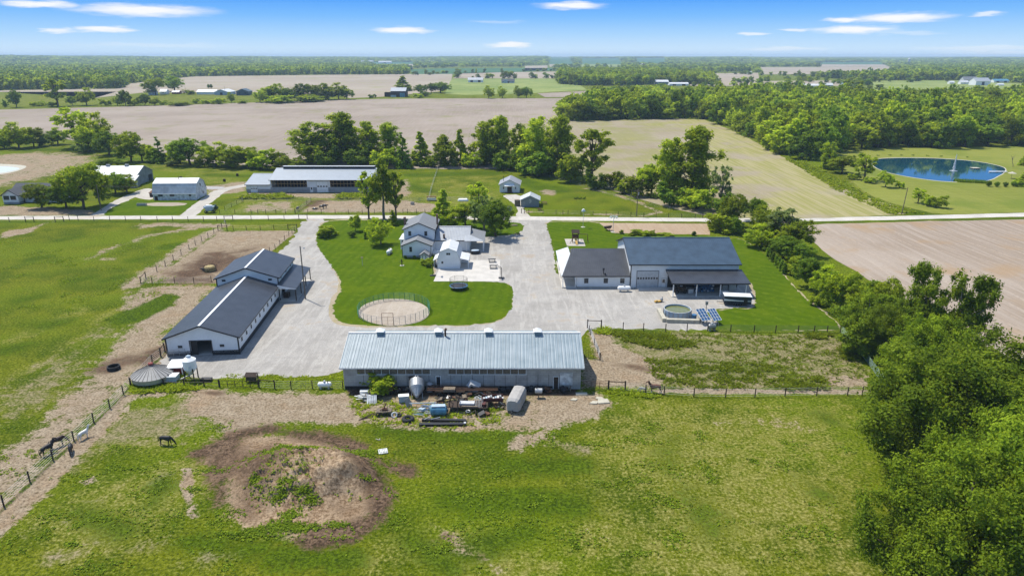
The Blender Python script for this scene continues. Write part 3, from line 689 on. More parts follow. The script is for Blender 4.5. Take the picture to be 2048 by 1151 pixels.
for i, (pts, m) in enumerate([([(880, 137), (1100, 136), (1160, 140), (905, 148), (822, 148.5), (822, 139)], CROPF), ([(748, 125), (826, 125), (826, 136), (748, 136)], FIELD_F), ([(925, 146), (1128, 143), (1128, 157), (905, 157)], FIELD_F), ([(1095, 119.5), (1140, 119.5), (1145, 134), (1100, 134)], FIELD_F),
          ([(1163, 122), (1240, 122), (1242, 133), (1163, 134)], HAYF), ([(1272, 122), (1331, 122), (1331, 129), (1272, 129)], HAYF), ([(1421, 147), (1516, 146), (1520, 163), (1421, 163)], FIELD_F), ([(1380, 163.5), (1700, 161), (1700, 172), (1380, 172)], FIELD_F),
          ([(1521, 134.5), (1779, 134), (1779, 148), (1521, 149)], FIELD_F), ([(1641, 127), (1760, 126.5), (1779, 133.8), (1641, 133.8)], FIELD_F), ([(1746, 162), (1900, 161), (2048, 168), (2100, 182), (1746, 184)], HAYF), ([(385, 136), (432, 136), (432, 142), (385, 142)], HAYF),
          ([(1140, 136), (1240, 135), (1240, 141.5), (1140, 142)], HAYF), ([(1050, 132), (1095, 131), (1095, 141), (1050, 142)], FIELD_F)]):
    sheet('far_field', pts, .12, m)
# water
def build_water():
    m, nt, p, o = new_mat('pond_water')
    v = coords(nt, world=True); n = noise(nt, v, .06, 3)
    sock(nt, mix(nt, n, (.004, .035, .062), (.006, .060, .100)), p.inputs['Base Color']); spec(p, .05, 0, .5)
    bump(nt, p, noise(nt, coords(nt, (1, .3, 1), (0, 0, 0), True), 1.6, 4), .02, .05)
    pond = [(1742, 322), (1752, 318), (1790, 316), (1850, 316), (1910, 319), (1960, 324), (1995, 331), (2012, 337), (2008, 346), (1996, 352), (1984, 359), (1960, 364), (1900, 364), (1850, 359), (1790, 349), (1760, 340), (1745, 331)]
    bank = [((u - 1880) * 1.018 + 1880, (v_ - 340) * 1.035 + 340) for u, v_ in pond]
    sheet('pond_bank', bank, .06, M_STONE, 2)
    sheet('pond_water', pond, .075, m, 2)
    m2, nt, p, o = new_mat('pale_pond_water'); sock(nt, (.45, .50, .52), p.inputs['Base Color']); spec(p, .45, 0, .2)
    bump(nt, p, noise(nt, coords(nt, world=True), .8, 3), .05, .05)
    sheet('pond_bank', [(-260, 322), (-60, 326), (10, 328), (44, 330), (56, 333), (40, 341), (15, 347), (-40, 354), (-260, 358)], .03, M_STONE, 2)
    sheet('pond_water', [(-260, 328), (-60, 331), (15, 333), (40, 336), (38, 339), (10, 345), (-40, 350), (-260, 354)], .045, m2, 2)
build_water()
# roads, drives and yards
ribbon('road', [(-700, 438), (-300, 436.6), (0, 435.6), (512, 434), (700, 433.5), (1060, 436.3), (1415, 440), (1600, 439.4), (1800, 435.5), (2048, 429.3), (2400, 419), (2800, 409)], 2.6, .016, ROADM)
sheet('gravel_yard', [(606, 436), (590, 476), (556, 504), (500, 560), (430, 640), (326, 716), (322, 738), (345, 752), (420, 757), (480, 757), (540, 748), (600, 756), (690, 746), (690, 690), (1160, 690), (1168, 660), (1200, 656), (1330, 659), (1428, 660), (1437, 640), (1402, 622), (1470, 614), (1508, 618), (1512, 600), (1500, 560), (1112, 560), (1108, 510), (1102, 480), (1094, 455), (1106, 437), (1030, 436), (1000, 450), (800, 480), (660, 470), (655, 437)], .008, GRAVEL, 1, .35, .9, 3)
ribbon('gravel_path', [(196, 430), (214, 420), (240, 402), (268, 389), (290, 384), (312, 380)], 2.4, .010, PATHM)
ribbon('gravel_path', [(372, 434), (398, 412), (424, 393), (440, 381), (470, 374), (500, 369)], 2.6, .010, PATHM)
sheet('gravel_path', [(255, 388), (305, 372), (312, 400), (280, 398)], .014, PATHM, 2)
sheet('gravel_path', [(1028, 436), (1038, 420), (1026, 406), (1012, 396), (1002, 390), (1040, 388), (1048, 405), (1048, 420), (1064, 436)], .010, PATHM, 1, .2, 1.5)
sheet('lawn', [(640, 452), (652, 443), (672, 440.4), (760, 440), (900, 441.5), (1030, 443.5), (1047, 449), (1048, 458), (1038, 466), (1012, 470.5), (976, 473), (940, 476), (905, 500), (868, 516), (866, 562.6), (1003, 563), (1020, 569), (1027, 582), (1026, 605), (1018, 627), (998, 641), (955, 648.5), (900, 650), (840, 650), (790, 652), (740, 651), (700, 649), (674, 640), (664, 624), (668, 606), (680, 585), (683, 566), (673, 544), (652, 517), (636, 496), (631, 476)], .012, LAWN, 1, .17, .7, 11)
sheet('lawn', [(1093, 449), (1097, 444), (1120, 443), (1196, 443.5), (1206, 452), (1225, 466.5), (1420, 470), (1448, 478), (1482, 476), (1520, 500), (1560, 540), (1600, 588), (1640, 618), (1668, 640), (1682, 656), (1678, 660), (1432, 660.5), (1440, 645), (1408, 624), (1470, 616), (1506, 618), (1514, 600), (1500, 555), (1114, 555), (1110, 510), (1103, 480), (1095, 458)], .012, LAWN2, 1, .17, .7, 12)
sheet('lawn', [(205, 428), (232, 410), (262, 399), (300, 401), (390, 402), (404, 396), (380, 414), (362, 429), (300, 430.5), (215, 430.5)], .012, LAWN, 1, .15, 1)
def fringe(src, grow, seed):
    o = bpy.data.objects[src]; w = [tuple(v.co[:2]) for v in o.data.vertices]; n = len(w); rng = random.Random(seed); a = sum(w[i][0] * w[(i + 1) % n][1] - w[(i + 1) % n][0] * w[i][1] for i in range(n)); s = 1 if a > 0 else -1; out = []
    for i in range(0, n, 2):
        p, q = w[i - 2], w[(i + 2) % n]; d = Vector((q[0] - p[0], q[1] - p[1])).normalized(); g = grow * max(0, math.sin(i * .05) + math.sin(i * .023 + 2) + rng.uniform(-.3, .9)); out.append((w[i][0] + d.y * s * g, w[i][1] - d.x * s * g))
    sheet('bare_verge', out, .0095, VERGE, 0, .06, 1.0, seed, world=True)
VERGE = mat_gravel('bare_verge', (.30, .25, .17), (.36, .30, .21), (.30, .27, .13), (.22, .21, .07))
fringe('lawn', .55, 1); fringe('lawn.001', .45, 2)
sheet('garden_plot', [(1198, 445.2), (1414, 447.5), (1420, 469), (1226, 466)], .016, mat_field('garden_soil', [(.30, .215, .14), (.35, .265, .18), (.38, .30, .21), (.2, .15, .1)], 1.62, 1.3, 0, .9), 0, .15, 2)
sheet('garden_plot', [(292, 405), (378, 405), (366, 412), (286, 412)], .018, FIELD_F, 1)
sheet('concrete_pad', [(867, 562.5), (999, 562.7), (1000.5, 520), (890, 520), (878, 538)], .05, M_CONC, thick=.05)
sheet('play_sand', [(1129, 477.5), (1166, 478), (1171, 492), (1134, 491.5)], .03, PATHM, thick=.03)
sheet('pen_sand', [(788 + 71 * math.cos(t), 624 + 27 * math.sin(t)) for t in np.linspace(0, 2 * math.pi, 40)[:-1]], .02, mat_gravel('pen_sand', (.34, .285, .225), (.41, .355, .285), (.44, .385, .32), (.29, .235, .18)))
# hills along the horizon
def build_hills():
    rng = np.random.RandomState(4)
    th = np.linspace(R(-62), R(62), 160); rr = np.array([4200, 5200, 6200, 7400, 9000, 11500])
    T, RR = np.meshgrid(th, rr)
    prof = 10 * np.sin(T * 9 + 1) + 7 * np.sin(T * 21 + 2) + 5 * np.sin(T * 47)
    base = np.array([-4, 6, 14, 20, 24, 26])[:, None]
    side = 8 * np.exp(-((T + .55) / .35) ** 2) - 10 * np.clip((T - .2) / .5, 0, 1)
    Z = base + (prof * .5 + side) * np.array([0, .4, .8, 1, 1, 1])[:, None]
    V = np.stack([RR * np.sin(T), RR * np.cos(T), Z], -1).reshape(-1, 3)
    i = np.arange(V.shape[0]).reshape(T.shape)
    F = np.stack([i[:-1, :-1], i[:-1, 1:], i[1:, 1:], i[1:, :-1]], -1).reshape(-1, 4)
    me = np_mesh('hills', V, F, MATS['green_crop'])
    tag(link('hills', me), kind='structure')
    return th, rr, Z
HILL_T, HILL_R, HILL_Z = build_hills()
def hill_z(x, y):
    r = np.hypot(x, y); t = np.arctan2(x, y)
    j = np.clip(np.searchsorted(HILL_R, r) - 1, 0, len(HILL_R) - 2); k = np.clip(((t - HILL_T[0]) / (HILL_T[1] - HILL_T[0])).astype(int), 0, len(HILL_T) - 2)
    f = np.clip((r - HILL_R[j]) / (HILL_R[j + 1] - HILL_R[j]), 0, 1)
    return np.where(r < HILL_R[0], 0, HILL_Z[j, k] * (1 - f) + HILL_Z[j + 1, k] * f).clip(0)
# ------------------------------------------------------------------ buildings (local frame: x across, y away from the camera, front wall at y = 0)
def fmap(face, at):
    if face == 'S': return lambda s, o, z: (s, at - o, z)
    if face == 'N': return lambda s, o, z: (s, at + o, z)
    if face == 'W': return lambda s, o, z: (at - o, s, z)
    return lambda s, o, z: (at + o, s, z)
def fbox(mb, f, s0, s1, o0, o1, z0, z1):
    a = f(s0, o0, z0); b = f(s1, o1, z1); mb.box(a[0], b[0], a[1], b[1], a[2], b[2]); return mb
def wall_panel(mb, f, s0, s1, z0, z1, holes=(), t=.15):
    """an upright wall with real openings; holes are (s0, s1, z0, z1)"""
    xs = sorted({s0, s1, *[h[0] for h in holes], *[h[1] for h in holes]}); zs = sorted({z0, z1, *[h[2] for h in holes], *[h[3] for h in holes]})
    for a, b in zip(xs, xs[1:]):
        run = None
        for c, d in zip(zs, zs[1:]):
            m = ((a + b) / 2, (c + d) / 2); hol = any(h[0] < m[0] < h[1] and h[2] < m[1] < h[3] for h in holes)
            if hol:
                if run: fbox(mb, f, a, b, -t, 0, *run); run = None
            else: run = (run[0] if run else c, d)
        if run: fbox(mb, f, a, b, -t, 0, *run)
    return mb
def gable_tri(mb, f, s0, s1, z0, zr, t=.15, mid=None):
    m = (s0 + s1) / 2 if mid is None else mid
    mb.prism([f(s0, 0, z0), f(s1, 0, z0), f(m, 0, zr)], Vector(f(0, -t, 0)) - Vector(f(0, 0, 0))); return mb
def slope(mb, a, b, c, d, th=.12):              # a-b along the eave, c-d along the ridge (above b, a)
    q = [Vector(p) for p in (a, b, c, d)]; n = (q[1] - q[0]).cross(q[3] - q[0]).normalized()
    if n.z < 0: n = -n
    mb.prism([p for p in q], -n * th); return mb
def window(par, f, s, z, w, h, frame=None, pane=None, name='window', grid=(1, 2), out=.03):
    frame = frame or M_TRIM; mb = MB(); e = .07
    fbox(mb, f, s - w / 2, s - w / 2 + e, .0, out + .03, z, z + h); fbox(mb, f, s + w / 2 - e, s + w / 2, .0, out + .03, z, z + h)
    fbox(mb, f, s - w / 2 + e, s + w / 2 - e, .0, out + .03, z, z + e); fbox(mb, f, s - w / 2 + e, s + w / 2 - e, .0, out + .03, z + h - e, z + h)
    if grid[1] == 2: fbox(mb, f, s - w / 2 + e, s + w / 2 - e, .0, out + .025, z + h / 2 - .025, z + h / 2 + .025)
    if grid[0] == 2: fbox(mb, f, s - .03, s + .03, .0, out + .022, z + e, z + h - e)
    o = mb.build(name, frame, par)
    fbox(MB(), f, s - w / 2 + e, s + w / 2 - e, .002, out, z + e, z + h - e).build('pane', pane or M_GLASS, o)
    return o
def door(par, f, s, w, h, mat=None, frame=None, glass=False, z=0.05, name='door', panels=0):
    o = fbox(MB(), f, s - w / 2, s + w / 2, .004, .05, z, z + h).build(name, mat or M_WPAINT, par)
    fr = MB(); e = .1
    fbox(fr, f, s - w / 2 - e, s - w / 2, .003, .07, z, z + h + e); fbox(fr, f, s + w / 2, s + w / 2 + e, .003, .07, z, z + h + e); fbox(fr, f, s - w / 2, s + w / 2, .003, .07, z + h, z + h + e)
    fr.build('frame', frame or M_TRIM, o)
    if glass: fbox(MB(), f, s - w / 2 + .18, s + w / 2 - .18, .05, .06, z + h * .5, z + h - .2).build('pane', M_GLASS, o)
    if panels:
        pn = MB()
        for i in range(panels): c = s - w / 2 + w * (i + .5) / panels; fbox(pn, f, c - w / panels * .33, c + w / panels * .33, .05, .062, z + h * .50, z + h * .62)
        pn.build('pane', M_GLASS, o)
        ln = MB()
        for i in range(1, 4): fbox(ln, f, s - w / 2 + .02, s + w / 2 - .02, .05, .057, z + h * i / 4 - .015, z + h * i / 4 + .015)
        ln.build('panel_joint', M_LGREY, o)
    if name == 'door': fbox(MB(), f, s + w / 2 - .16, s + w / 2 - .10, .05, .10, z + .95, z + 1.1).build('handle', M_TRIM, o)
    return o
def gable_roof(par, x0, x1, y0, y1, ze, zr, axis, mat, over=.35, ov2=.3, th=.12, name='roof', cap=None, trim=M_TRIM):
    """ridge along axis; ze is the eave height at the wall line"""
    mb = MB()
    if axis == 'x':
        m = (y0 + y1) / 2; k = (zr - ze) / (m - y0); e = ze - k * over
        slope(mb, (x0 - ov2, y0 - over, e), (x1 + ov2, y0 - over, e), (x1 + ov2, m, zr), (x0 - ov2, m, zr), th)
        slope(mb, (x1 + ov2, y1 + over, e), (x0 - ov2, y1 + over, e), (x0 - ov2, m, zr), (x1 + ov2, m, zr), th)
        r = mb.build(name, mat, par)
        if cap: MB().box(x0 - ov2 - .01, x1 + ov2 + .01, m - .25, m + .25, zr - .06, zr + .05).build('ridge_cap', cap, r)
        if trim:
            t = MB().box(x0 - ov2, x1 + ov2, y0 - over - .05, y0 - over - .002, e - .22, e - .01)
            for xx in (x0 - ov2 - .05, x1 + ov2 + .002):
                for ya, za, yb, zb in ((y0 - over, e, m, zr), (y1 + over, e, m, zr)): t.prism([(xx, ya, za - .24), (xx, ya, za + .01), (xx, yb, zb + .01), (xx, yb, zb - .24)], (.048, 0, 0))
            t.build('fascia', trim, r)
    else:
        m = (x0 + x1) / 2; k = (zr - ze) / (m - x0); e = ze - k * over
        slope(mb, (x0 - over, y1 + ov2, e), (x0 - over, y0 - ov2, e), (m, y0 - ov2, zr), (m, y1 + ov2, zr), th)
        slope(mb, (x1 + over, y0 - ov2, e), (x1 + over, y1 + ov2, e), (m, y1 + ov2, zr), (m, y0 - ov2, zr), th)
        r = mb.build(name, mat, par)
        if cap: MB().box(m - .2, m + .2, y0 - ov2 - .01, y1 + ov2 + .01, zr - .08, zr + .05).build('ridge_cap', cap, r)
        if trim:
            t = MB()
            for yy in (y0 - ov2 - .05, y1 + ov2 + .002):
                for xa, xb in ((x0 - over, m), (x1 + over, m)): t.prism([(xa, yy, e - .24), (xa, yy, e + .01), (xb, yy, zr + .01), (xb, yy, zr - .24)], (0, .048, 0))
            for xx in (x0 - over - .05, x1 + over + .002): t.box(xx, xx + .048, y0 - ov2, y1 + ov2, e - .22, e - .01)
            t.build('fascia', trim, r)
    return r
def seams(par, x0, x1, y0, z0, y1, z1, pitch, mat, h=.045, w=.05):      # raised ribs on a slope running away from y0 to y1
    mb = MB(); n = int((x1 - x0) / pitch)
    for i in range(n + 1):
        x = x0 + (x1 - x0) * i / n; mb.prism([(x - w / 2, y0, z0 + .002), (x + w / 2, y0, z0 + .002), (x + w / 2, y0, z0 + h), (x - w / 2, y0, z0 + h)], (0, y1 - y0, z1 - z0))
    return mb.build('roof_seams', mat, par)

# --- the long low barn in front
mat_plain('cupola_shade', (.20, .27, .30), .7)  # cupola body colour darkened to hold the shade on its front
def front_barn():
    b = thing('low_barn', 'long low old barn with galvanised ribbed roof and four white roof cupolas', 'barn', (-7.85, 97.4, 0))
    L, W, H = 37.4, 14.2, 4.05; x0, x1 = -L / 2, L / 2; zr = 6.75
    S = fmap('S', 0); E_ = fmap('E', x1); Wf = fmap('W', x0); Nf = fmap('N', W)
    band = [(x0 + 2.2 + i * 1.28, x0 + 3.40 + i * 1.28, 2.62, 3.62) for i in range(9)] + [(x0 + 16.6 + i * 1.22, x0 + 17.74 + i * 1.22, 2.62, 3.62) for i in range(10)]
    doors = [(x0 + 14.55, x0 + 15.30, .05, 2.3), (x1 - 4.3, x1 - 3.5, .05, 2.2)]
    w = wall_panel(MB(), S, x0, x1, 0, H, band + doors, .2); wall_panel(w, E_, .2, W, 0, H, [(1.2, 3.6, 0, 2.6)], .2); wall_panel(w, Wf, .2, W, 0, H, [], .2); wall_panel(w, Nf, x0 + .2, x1 - .2, 0, H, [], .2)
    gable_tri(w, E_, 0, W, H, zr - .15, .2); gable_tri(w, Wf, 0, W, H, zr - .15, .2)
    wl = w.build('wall', M_OLDWALL, b)
    MB().box(x0 + .3, x1 - .3, .3, W - .3, .01, .06).build('floor', M_DARKIN, b)
    for h in band: fbox(MB(), S, h[0] + .02, h[1] - .02, -.12, -.06, h[2] + .02, h[3] - .02).build('window', M_WOODG, b)
    for h in band: fbox(MB(), S, h[1] + .01, h[1] + .07, .003, .03, 2.6, 3.7).build('window_trim', M_WPAINT, wl)
    for a_, b_ in ((x0 + 2.1, x0 + 13.8), (x0 + 16.5, x1 - 8.5)): fbox(MB(), S, a_, b_, .031, .06, 2.52, 2.60).build('window_sill', M_WPAINT, wl)
    for x in np.arange(x0 + 3.1, x1 - .5, 1.72): fbox(MB(), S, x, x + .05, .003, .02, .35, 2.50).build('wall_joint', M_TRIM, wl)
    base = fbox(MB(), S, x0 + .1, x0 + 14.3, .004, .05, 0, .55); fbox(base, S, x0 + 15.4, x1 - 4.4, .004, .05, 0, .55); base.build('foundation', M_DARKIN, wl)
    f1 = door(b, S, x0 + 14.92, .62, 2.15, M_WOODD, M_WPAINT, True); door(b, S, x1 - 3.9, .7, 2.1, M_WOODD, M_OLDWHITE)
    fbox(MB(), S, x1 - 3.3, x1 - 1.3, .06, .11, .75, 2.85).build('sliding_door', M_OLDWHITE, b, loc=(0, 0, 0))['label'] = 'white sliding door hung on the wall'
    r = gable_roof(b, x0, x1, 0, W, H + .1, zr, 'x', M_GALV, .55, .45, .10, 'roof', M_TIN, M_TIN)
    k = (zr - H - .1) / (W / 2)
    seams(r, x0 - .42, x1 + .42, -.54, H + .1 - k * .54, W / 2 - .26, zr - k * .26, .47, M_GALV, .05, .07)
    for px in (760.8, 876.8, 977, 1075):
        cx = G(px, 665, 6.75).x + 7.85
        c = MB().box(cx - .5, cx + .5, W / 2 - .62, W / 2 + .42, zr - .42, zr + .38).build('cupola', MATS['cupola_shade'], r)
        m = MB(); q = [(cx - .68, W / 2 - .82), (cx + .68, W / 2 - .82), (cx + .68, W / 2 + .6), (cx - .68, W / 2 + .6)]
        ap = (cx, W / 2 - .11, zr + .92)
        for a_, b_ in zip(q, q[1:] + q[:1]): m.poly([(*a_, zr + .39), (*b_, zr + .39), ap])
        m.poly([(*a_, zr + .39) for a_ in q][::-1]); m.build('cap', M_WPAINT, c)
    f = MB().tube((-3.1, W / 2 - .8, zr - .4), (-3.1, W / 2 - .8, zr + .8), .16); f.tube((-3.1, W / 2 - .8, zr + .8), (-2.9, W / 2 - .8, zr + 1.0), .2); f.build('flue', M_RUST, r)
front_barn()

# --- the long horse barn on the left
def long_barn():
    b = thing('horse_barn', 'long white horse barn with charcoal metal roof, white ridge vents and taller rear section', 'barn', (-54.35, 110.3, 0), R(4.4))
    hw, H, zr, L = 6.15, 3.55, 5.75, 28.3
    S = fmap('S', 0); E_ = fmap('E', hw); Wf = fmap('W', -hw)
    wins = [(2.0 + i * 2.95) for i in range(9)]
    d0, d1 = -2.1, 1.5
    w = wall_panel(MB(), S, -hw, hw, 0.9, H, [(d0, d1, .5, 2.75)], .18); gable_tri(w, S, -hw, hw, H, zr - .12, .18)
    wall_panel(w, E_, .18, L, .9, H, [], .18); wall_panel(w, Wf, .18, L, .9, H, [], .18)
    w.build('wall', M_WHITE, b)
    k = wall_panel(MB(), S, -hw - .02, d0, 0, .9, [], .18); wall_panel(k, S, d1, hw + .02, 0, .9, [], .18); wall_panel(k, E_, .2, L, 0, .9, [], .18); wall_panel(k, Wf, .2, L, 0, .9, [], .18); k.build('wainscot', M_TRIM, b)
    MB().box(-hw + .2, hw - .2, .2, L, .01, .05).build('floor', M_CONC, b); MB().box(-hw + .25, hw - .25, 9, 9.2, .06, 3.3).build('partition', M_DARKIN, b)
    for x in (-hw, hw): fbox(MB(), S, x - .13, x + .13, .003, .05, 0, H).build('corner_trim', M_TRIM, b)
    for a_, b_, c_ in ((d0 - .14, d0, 0), (d1, d1 + .14, 0), (d0, d1, 2.76)): fbox(MB(), S, a_, b_, .004, .06, c_, 2.9).build('door_trim', M_TRIM, b)
    fbox(MB(), S, d0 - .0 + .0, d0 + 1.1, -.30, -.22, .05, 2.7).build('sliding_door', M_DARKIN, b)
    window(b, S, -3.85, 1.55, .75, .45, M_TRIM, None, 'window', (2, 1)); window(b, S, 3.3, 1.55, .75, .45, M_TRIM, None, 'window', (2, 1))
    for s in wins: window(b, E_, s, 1.75, .6, .72, M_TRIM, None, 'window', (1, 2))
    gable_roof(b, -hw, hw, 0, L, H + .05, zr, 'y', M_DROOF_Y, .45, .4, .12, 'roof', M_WPAINT)
    # taller rear section
    hx, T0, T1, TH, TR = 6.4, L, L + 14.0, 5.35, 7.6
    S2 = fmap('S', T0); E2 = fmap('E', hx); W2 = fmap('W', -hx); N2 = fmap('N', T1)
    w = wall_panel(MB(), S2, -hx, hx, 0, TH, [], .18); gable_tri(w, S2, -hx, hx, TH, TR - .12, .18)
    wall_panel(w, E2, T0 + .18, T1, 0, TH, [(T0 + 2, T0 + 5, .02, 2.6), (T0 + 8, T0 + 11, .02, 2.6)], .18); wall_panel(w, W2, T0 + .18, T1, 0, TH, [], .18); wall_panel(w, N2, -hx + .18, hx - .18, 0, TH, [], .18); gable_tri(w, N2, -hx, hx, TH, TR - .12, .18)
    t = w.build('rear_section', M_WHITE, b)
    for x in (-hx, hx): fbox(MB(), S2, x - .12, x + .12, .003, .05, 0, TH).build('corner_trim', M_TRIM, t)
    fbox(MB(), E2, T1 - .12, T1 + .05, .003, .05, 0, TH).build('corner_trim', M_TRIM, t)
    window(b, S2, -4.9, 4.55, .75, .42, M_TRIM, None, 'window', (2, 1)); window(b, S2, 4.75, 4.55, .75, .42, M_TRIM, None, 'window', (2, 1))
    for s in (T0 + 2.5, T0 + 7, T0 + 11.5): window(b, E2, s, 4.2, .6, .72)
    gable_roof(b, -hx, hx, T0, T1, TH + .05, TR, 'y', M_DROOF_Y, .45, .45, .12, 'rear_roof', M_WPAINT)
    px = hx + 3.9
    mb = MB(); slope(mb, (px, T0 - 1.2, 2.95), (px, T1 + .2, 2.95), (hx + .02, T1 + .2, 3.95), (hx + .02, T0 - 1.2, 3.95), .14); p = mb.build('porch_roof', M_DROOF_Y, b)
    MB().prism([(hx + .02, T0 - 1.22, 3.0), (px, T0 - 1.22, 2.78), (px, T0 - 1.22, 2.9), (hx + .02, T0 - 1.22, 3.85)], (0, .05, 0)).build('gable_panel', M_WPAINT, p)
    for i in range(4):
        yy = T0 - 1.0 + i * 5.0; MB().box(px - .35, px - .17, yy, yy + .18, 0, 2.85).build('post', M_WOODD, b)
    MB().box(hx + .02, px - .1, T0 - 1.1, T1 + .1, .01, .09).build('porch_floor', M_CONC, b)
    MB().box(hx + .5, hx + 1.6, T0 + 1, T0 + 2.4, .1, 1.1).build('bench', M_WOODD, b)
long_barn()

# --- the farmhouse
def farmhouse():
    b = thing('farmhouse', 'white two storey farmhouse with grey shingle roof and silver roofed right wing', 'house', (-24.9, 172.0, 0))
    S = fmap('S', 0)
    # low gabled addition in front
    hw = 3.75
    w = wall_panel(MB(), S, -hw, hw, .5, 3.35, [], .15); gable_tri(w, S, -hw, hw, 3.35, 4.72, .15); wall_panel(w, fmap('E', hw), .15, 5.4, .5, 3.35, [], .15); wall_panel(w, fmap('W', -hw), .15, 5.4, .5, 3.35, [], .15)
    w.build('wall', M_WHITE, b)
    f = wall_panel(MB(), S, -hw + .03, hw - .03, 0, .5, [], .15); wall_panel(f, fmap('E', hw - .03), .15, 5.4, 0, .5, [], .15); wall_panel(f, fmap('W', -hw + .03), .15, 5.4, 0, .5, [], .15); f.build('foundation', M_BLOCK, b)
    window(b, S, -1.55, 1.55, .68, 1.35)
    gable_roof(b, -hw, hw, 0, 5.5, 3.40, 4.9, 'y', M_SHING, .40, .35, .12, 'front_roof')
    for x in (-hw, hw): fbox(MB(), S, x - .07, x + .07, .003, .04, .05, 3.3).build('downpipe', M_TRIM, b)
    # two storey block
    y0, y1, hx = 5.5, 17.0, 4.0
    S2 = fmap('S', y0); w = wall_panel(MB(), S2, -hx, hx, 0, 6.35, [], .15); gable_tri(w, S2, -hx, hx, 6.35, 7.95, .15)
    wall_panel(w, fmap('E', hx), y0 + .15, y1, 0, 6.35, [], .15); wall_panel(w, fmap('W', -hx), y0 + .15, y1, 0, 6.35, [], .15); wall_panel(w, fmap('N', y1), -hx + .15, hx - .15, 0, 6.35, [], .15); gable_tri(w, fmap('N', y1), -hx, hx, 6.35, 7.95, .15)
    w.build('upper_wall', M_WHITE, b)
    window(b, S2, -2.45, 4.45, .75, 1.25); window(b, S2, 1.85, 4.45, .75, 1.25)
    for s in (y0 + 3, y0 + 8.5): window(b, fmap('E', hx), s, 4.3, .8, 1.3); window(b, fmap('W', -hx), s, 4.3, .8, 1.3)
    r = gable_roof(b, -hx, hx, y0, y1, 6.40, 8.15, 'y', M_SHING, .45, .4, .12, 'roof')
    MB().box(-hx - .7, -hx - .15, y0 + 5.0, y0 + 5.7, 0, 8.2).box(-hx - .74, -hx - .11, y0 + 4.96, y0 + 5.74, 8.2, 8.35).build('chimney', M_BRICK, b)
    MB().box(hx + .15, hx + .6, y0 + 5.5, y0 + 6.1, 0, 8.9).box(hx + .11, hx + .64, y0 + 5.46, y0 + 6.14, 8.9, 9.05).build('chimney', M_BRICK, b)
    # left bay
    bx = wall_panel(MB(), fmap('S', 8.0), -hx - 1.5, -hx, 0, 2.9, [], .12); wall_panel(bx, fmap('W', -hx - 1.5), 8.12, 14, 0, 2.9, [], .12); wall_panel(bx, fmap('N', 14), -hx - 1.4, -hx, 0, 2.9, [], .12)
    bb = bx.build('bay', M_WHITE, b); window(bb, fmap('S', 8.0), -hx - .75, 1.0, .7, 1.5)
    for s in (9.5, 12): window(bb, fmap('W', -hx - 1.5), s, 1.0, .8, 1.5)
    m = MB(); m.poly([(-hx - 1.85, 7.7, 2.85), (-hx, 7.7, 2.85), (-hx, 9.3, 3.9)]); m.poly([(-hx - 1.85, 14.3, 2.85), (-hx - 1.85, 7.7, 2.85), (-hx, 9.3, 3.9), (-hx, 13, 3.9)]); m.poly([(-hx, 14.3, 2.85), (-hx - 1.85, 14.3, 2.85), (-hx, 13, 3.9)]); m.poly([(-hx - 1.85, 7.7, 2.84), (-hx - 1.85, 14.3, 2.84), (-hx, 14.3, 2.84), (-hx, 7.7, 2.84)]); m.build('bay_roof', M_TIN, bb)
    # right wing
    wx0, wx1, wy0, wy1 = hx + .02, 13.4, 6.6, 17.4
    S3 = fmap('S', wy0); w = wall_panel(MB(), S3, wx0, wx1, 0, 3.15, [], .15); wall_panel(w, fmap('E', wx1), wy0 + .15, wy1, 0, 3.15, [], .15); wall_panel(w, fmap('N', wy1), wx0, wx1 - .15, 0, 3.15, [], .15); gable_tri(w, fmap('E', wx1), wy0, wy1, 3.15, 5.25, .15)
    w.build('wing_wall', M_WHITE, b)
    rr = gable_roof(b, wx0 + .3, wx1, wy0, wy1, 3.2, 5.45, 'x', M_SILVER, .45, .15, .10, 'wing_roof', M_TIN, M_TRIM)
    k = (5.45 - 3.2) / ((wy1 - wy0) / 2); seams(rr, wx0 + .2, wx1 + .1, wy0 - .44, 3.2 - k * .44, (wy0 + wy1) / 2 - .26, 5.45 - k * .26, .42, M_SILVER, .06, .07)
    window(b, S3, 6.9, 1.2, .8, 1.2, M_TRIM); window(b, S3, 10.4, 1.2, .8, 1.2, M_TRIM); door(b, S3, 8.6, .9, 2.05, M_WPAINT, M_LGREY, True, .25)
    MB().box(6.3, 6.75, wy0 + .3, wy0 + .8, 3.3, 4.5).build('flue', M_RUST, b)
    # covered porch at the right end
    pr = MB(); xa, xb = wx1 + .16, 17.3; ya, yb = wy0 - 1.2, wy1 - 1.5
    slope(pr, (xb + .2, ya, 3.05), (xb + .2, yb, 3.05), (xa, yb, 4.0), (xa, ya + 2.6, 4.0), .12); p = pr.build('porch_roof', M_SHING, b)
    m = MB(); slope(m, (xa - 1.4, ya - .05, 3.05), (xb + .2, ya - .05, 3.05), (xa, ya + 2.62, 4.04), (xa - 1.4, ya + 2.62, 4.04), .1); m.build('hip', M_SILVER, p)
    for x, y in ((xb - .1, ya + .3), (xb - .1, (ya + yb) / 2), (xb - .1, yb - .3), (xa - .9, ya + .3)): MB().box(x - .09, x + .09, y - .09, y + .09, 0, 3.0).build('post', M_WPAINT, b)
    MB().box(xa - 1.2, xb + .1, ya + .05, yb, .01, .16).build('porch_floor', M_CONC, b)
    # deck with white rail between addition and wing
    d = MB().box(hw + .1, 7.5, 2.6, wy0 - .02, 0, .45).build('deck', M_WPAINT, b)
    rl = MB().box(hw + .15, 7.4, 2.62, 2.68, .95, 1.05)
    for x in np.arange(hw + .25, 7.4, .45): rl.box(x, x + .06, 2.62, 2.68, .45, .95)
    rl.build('railing', M_WPAINT, d)
farmhouse()

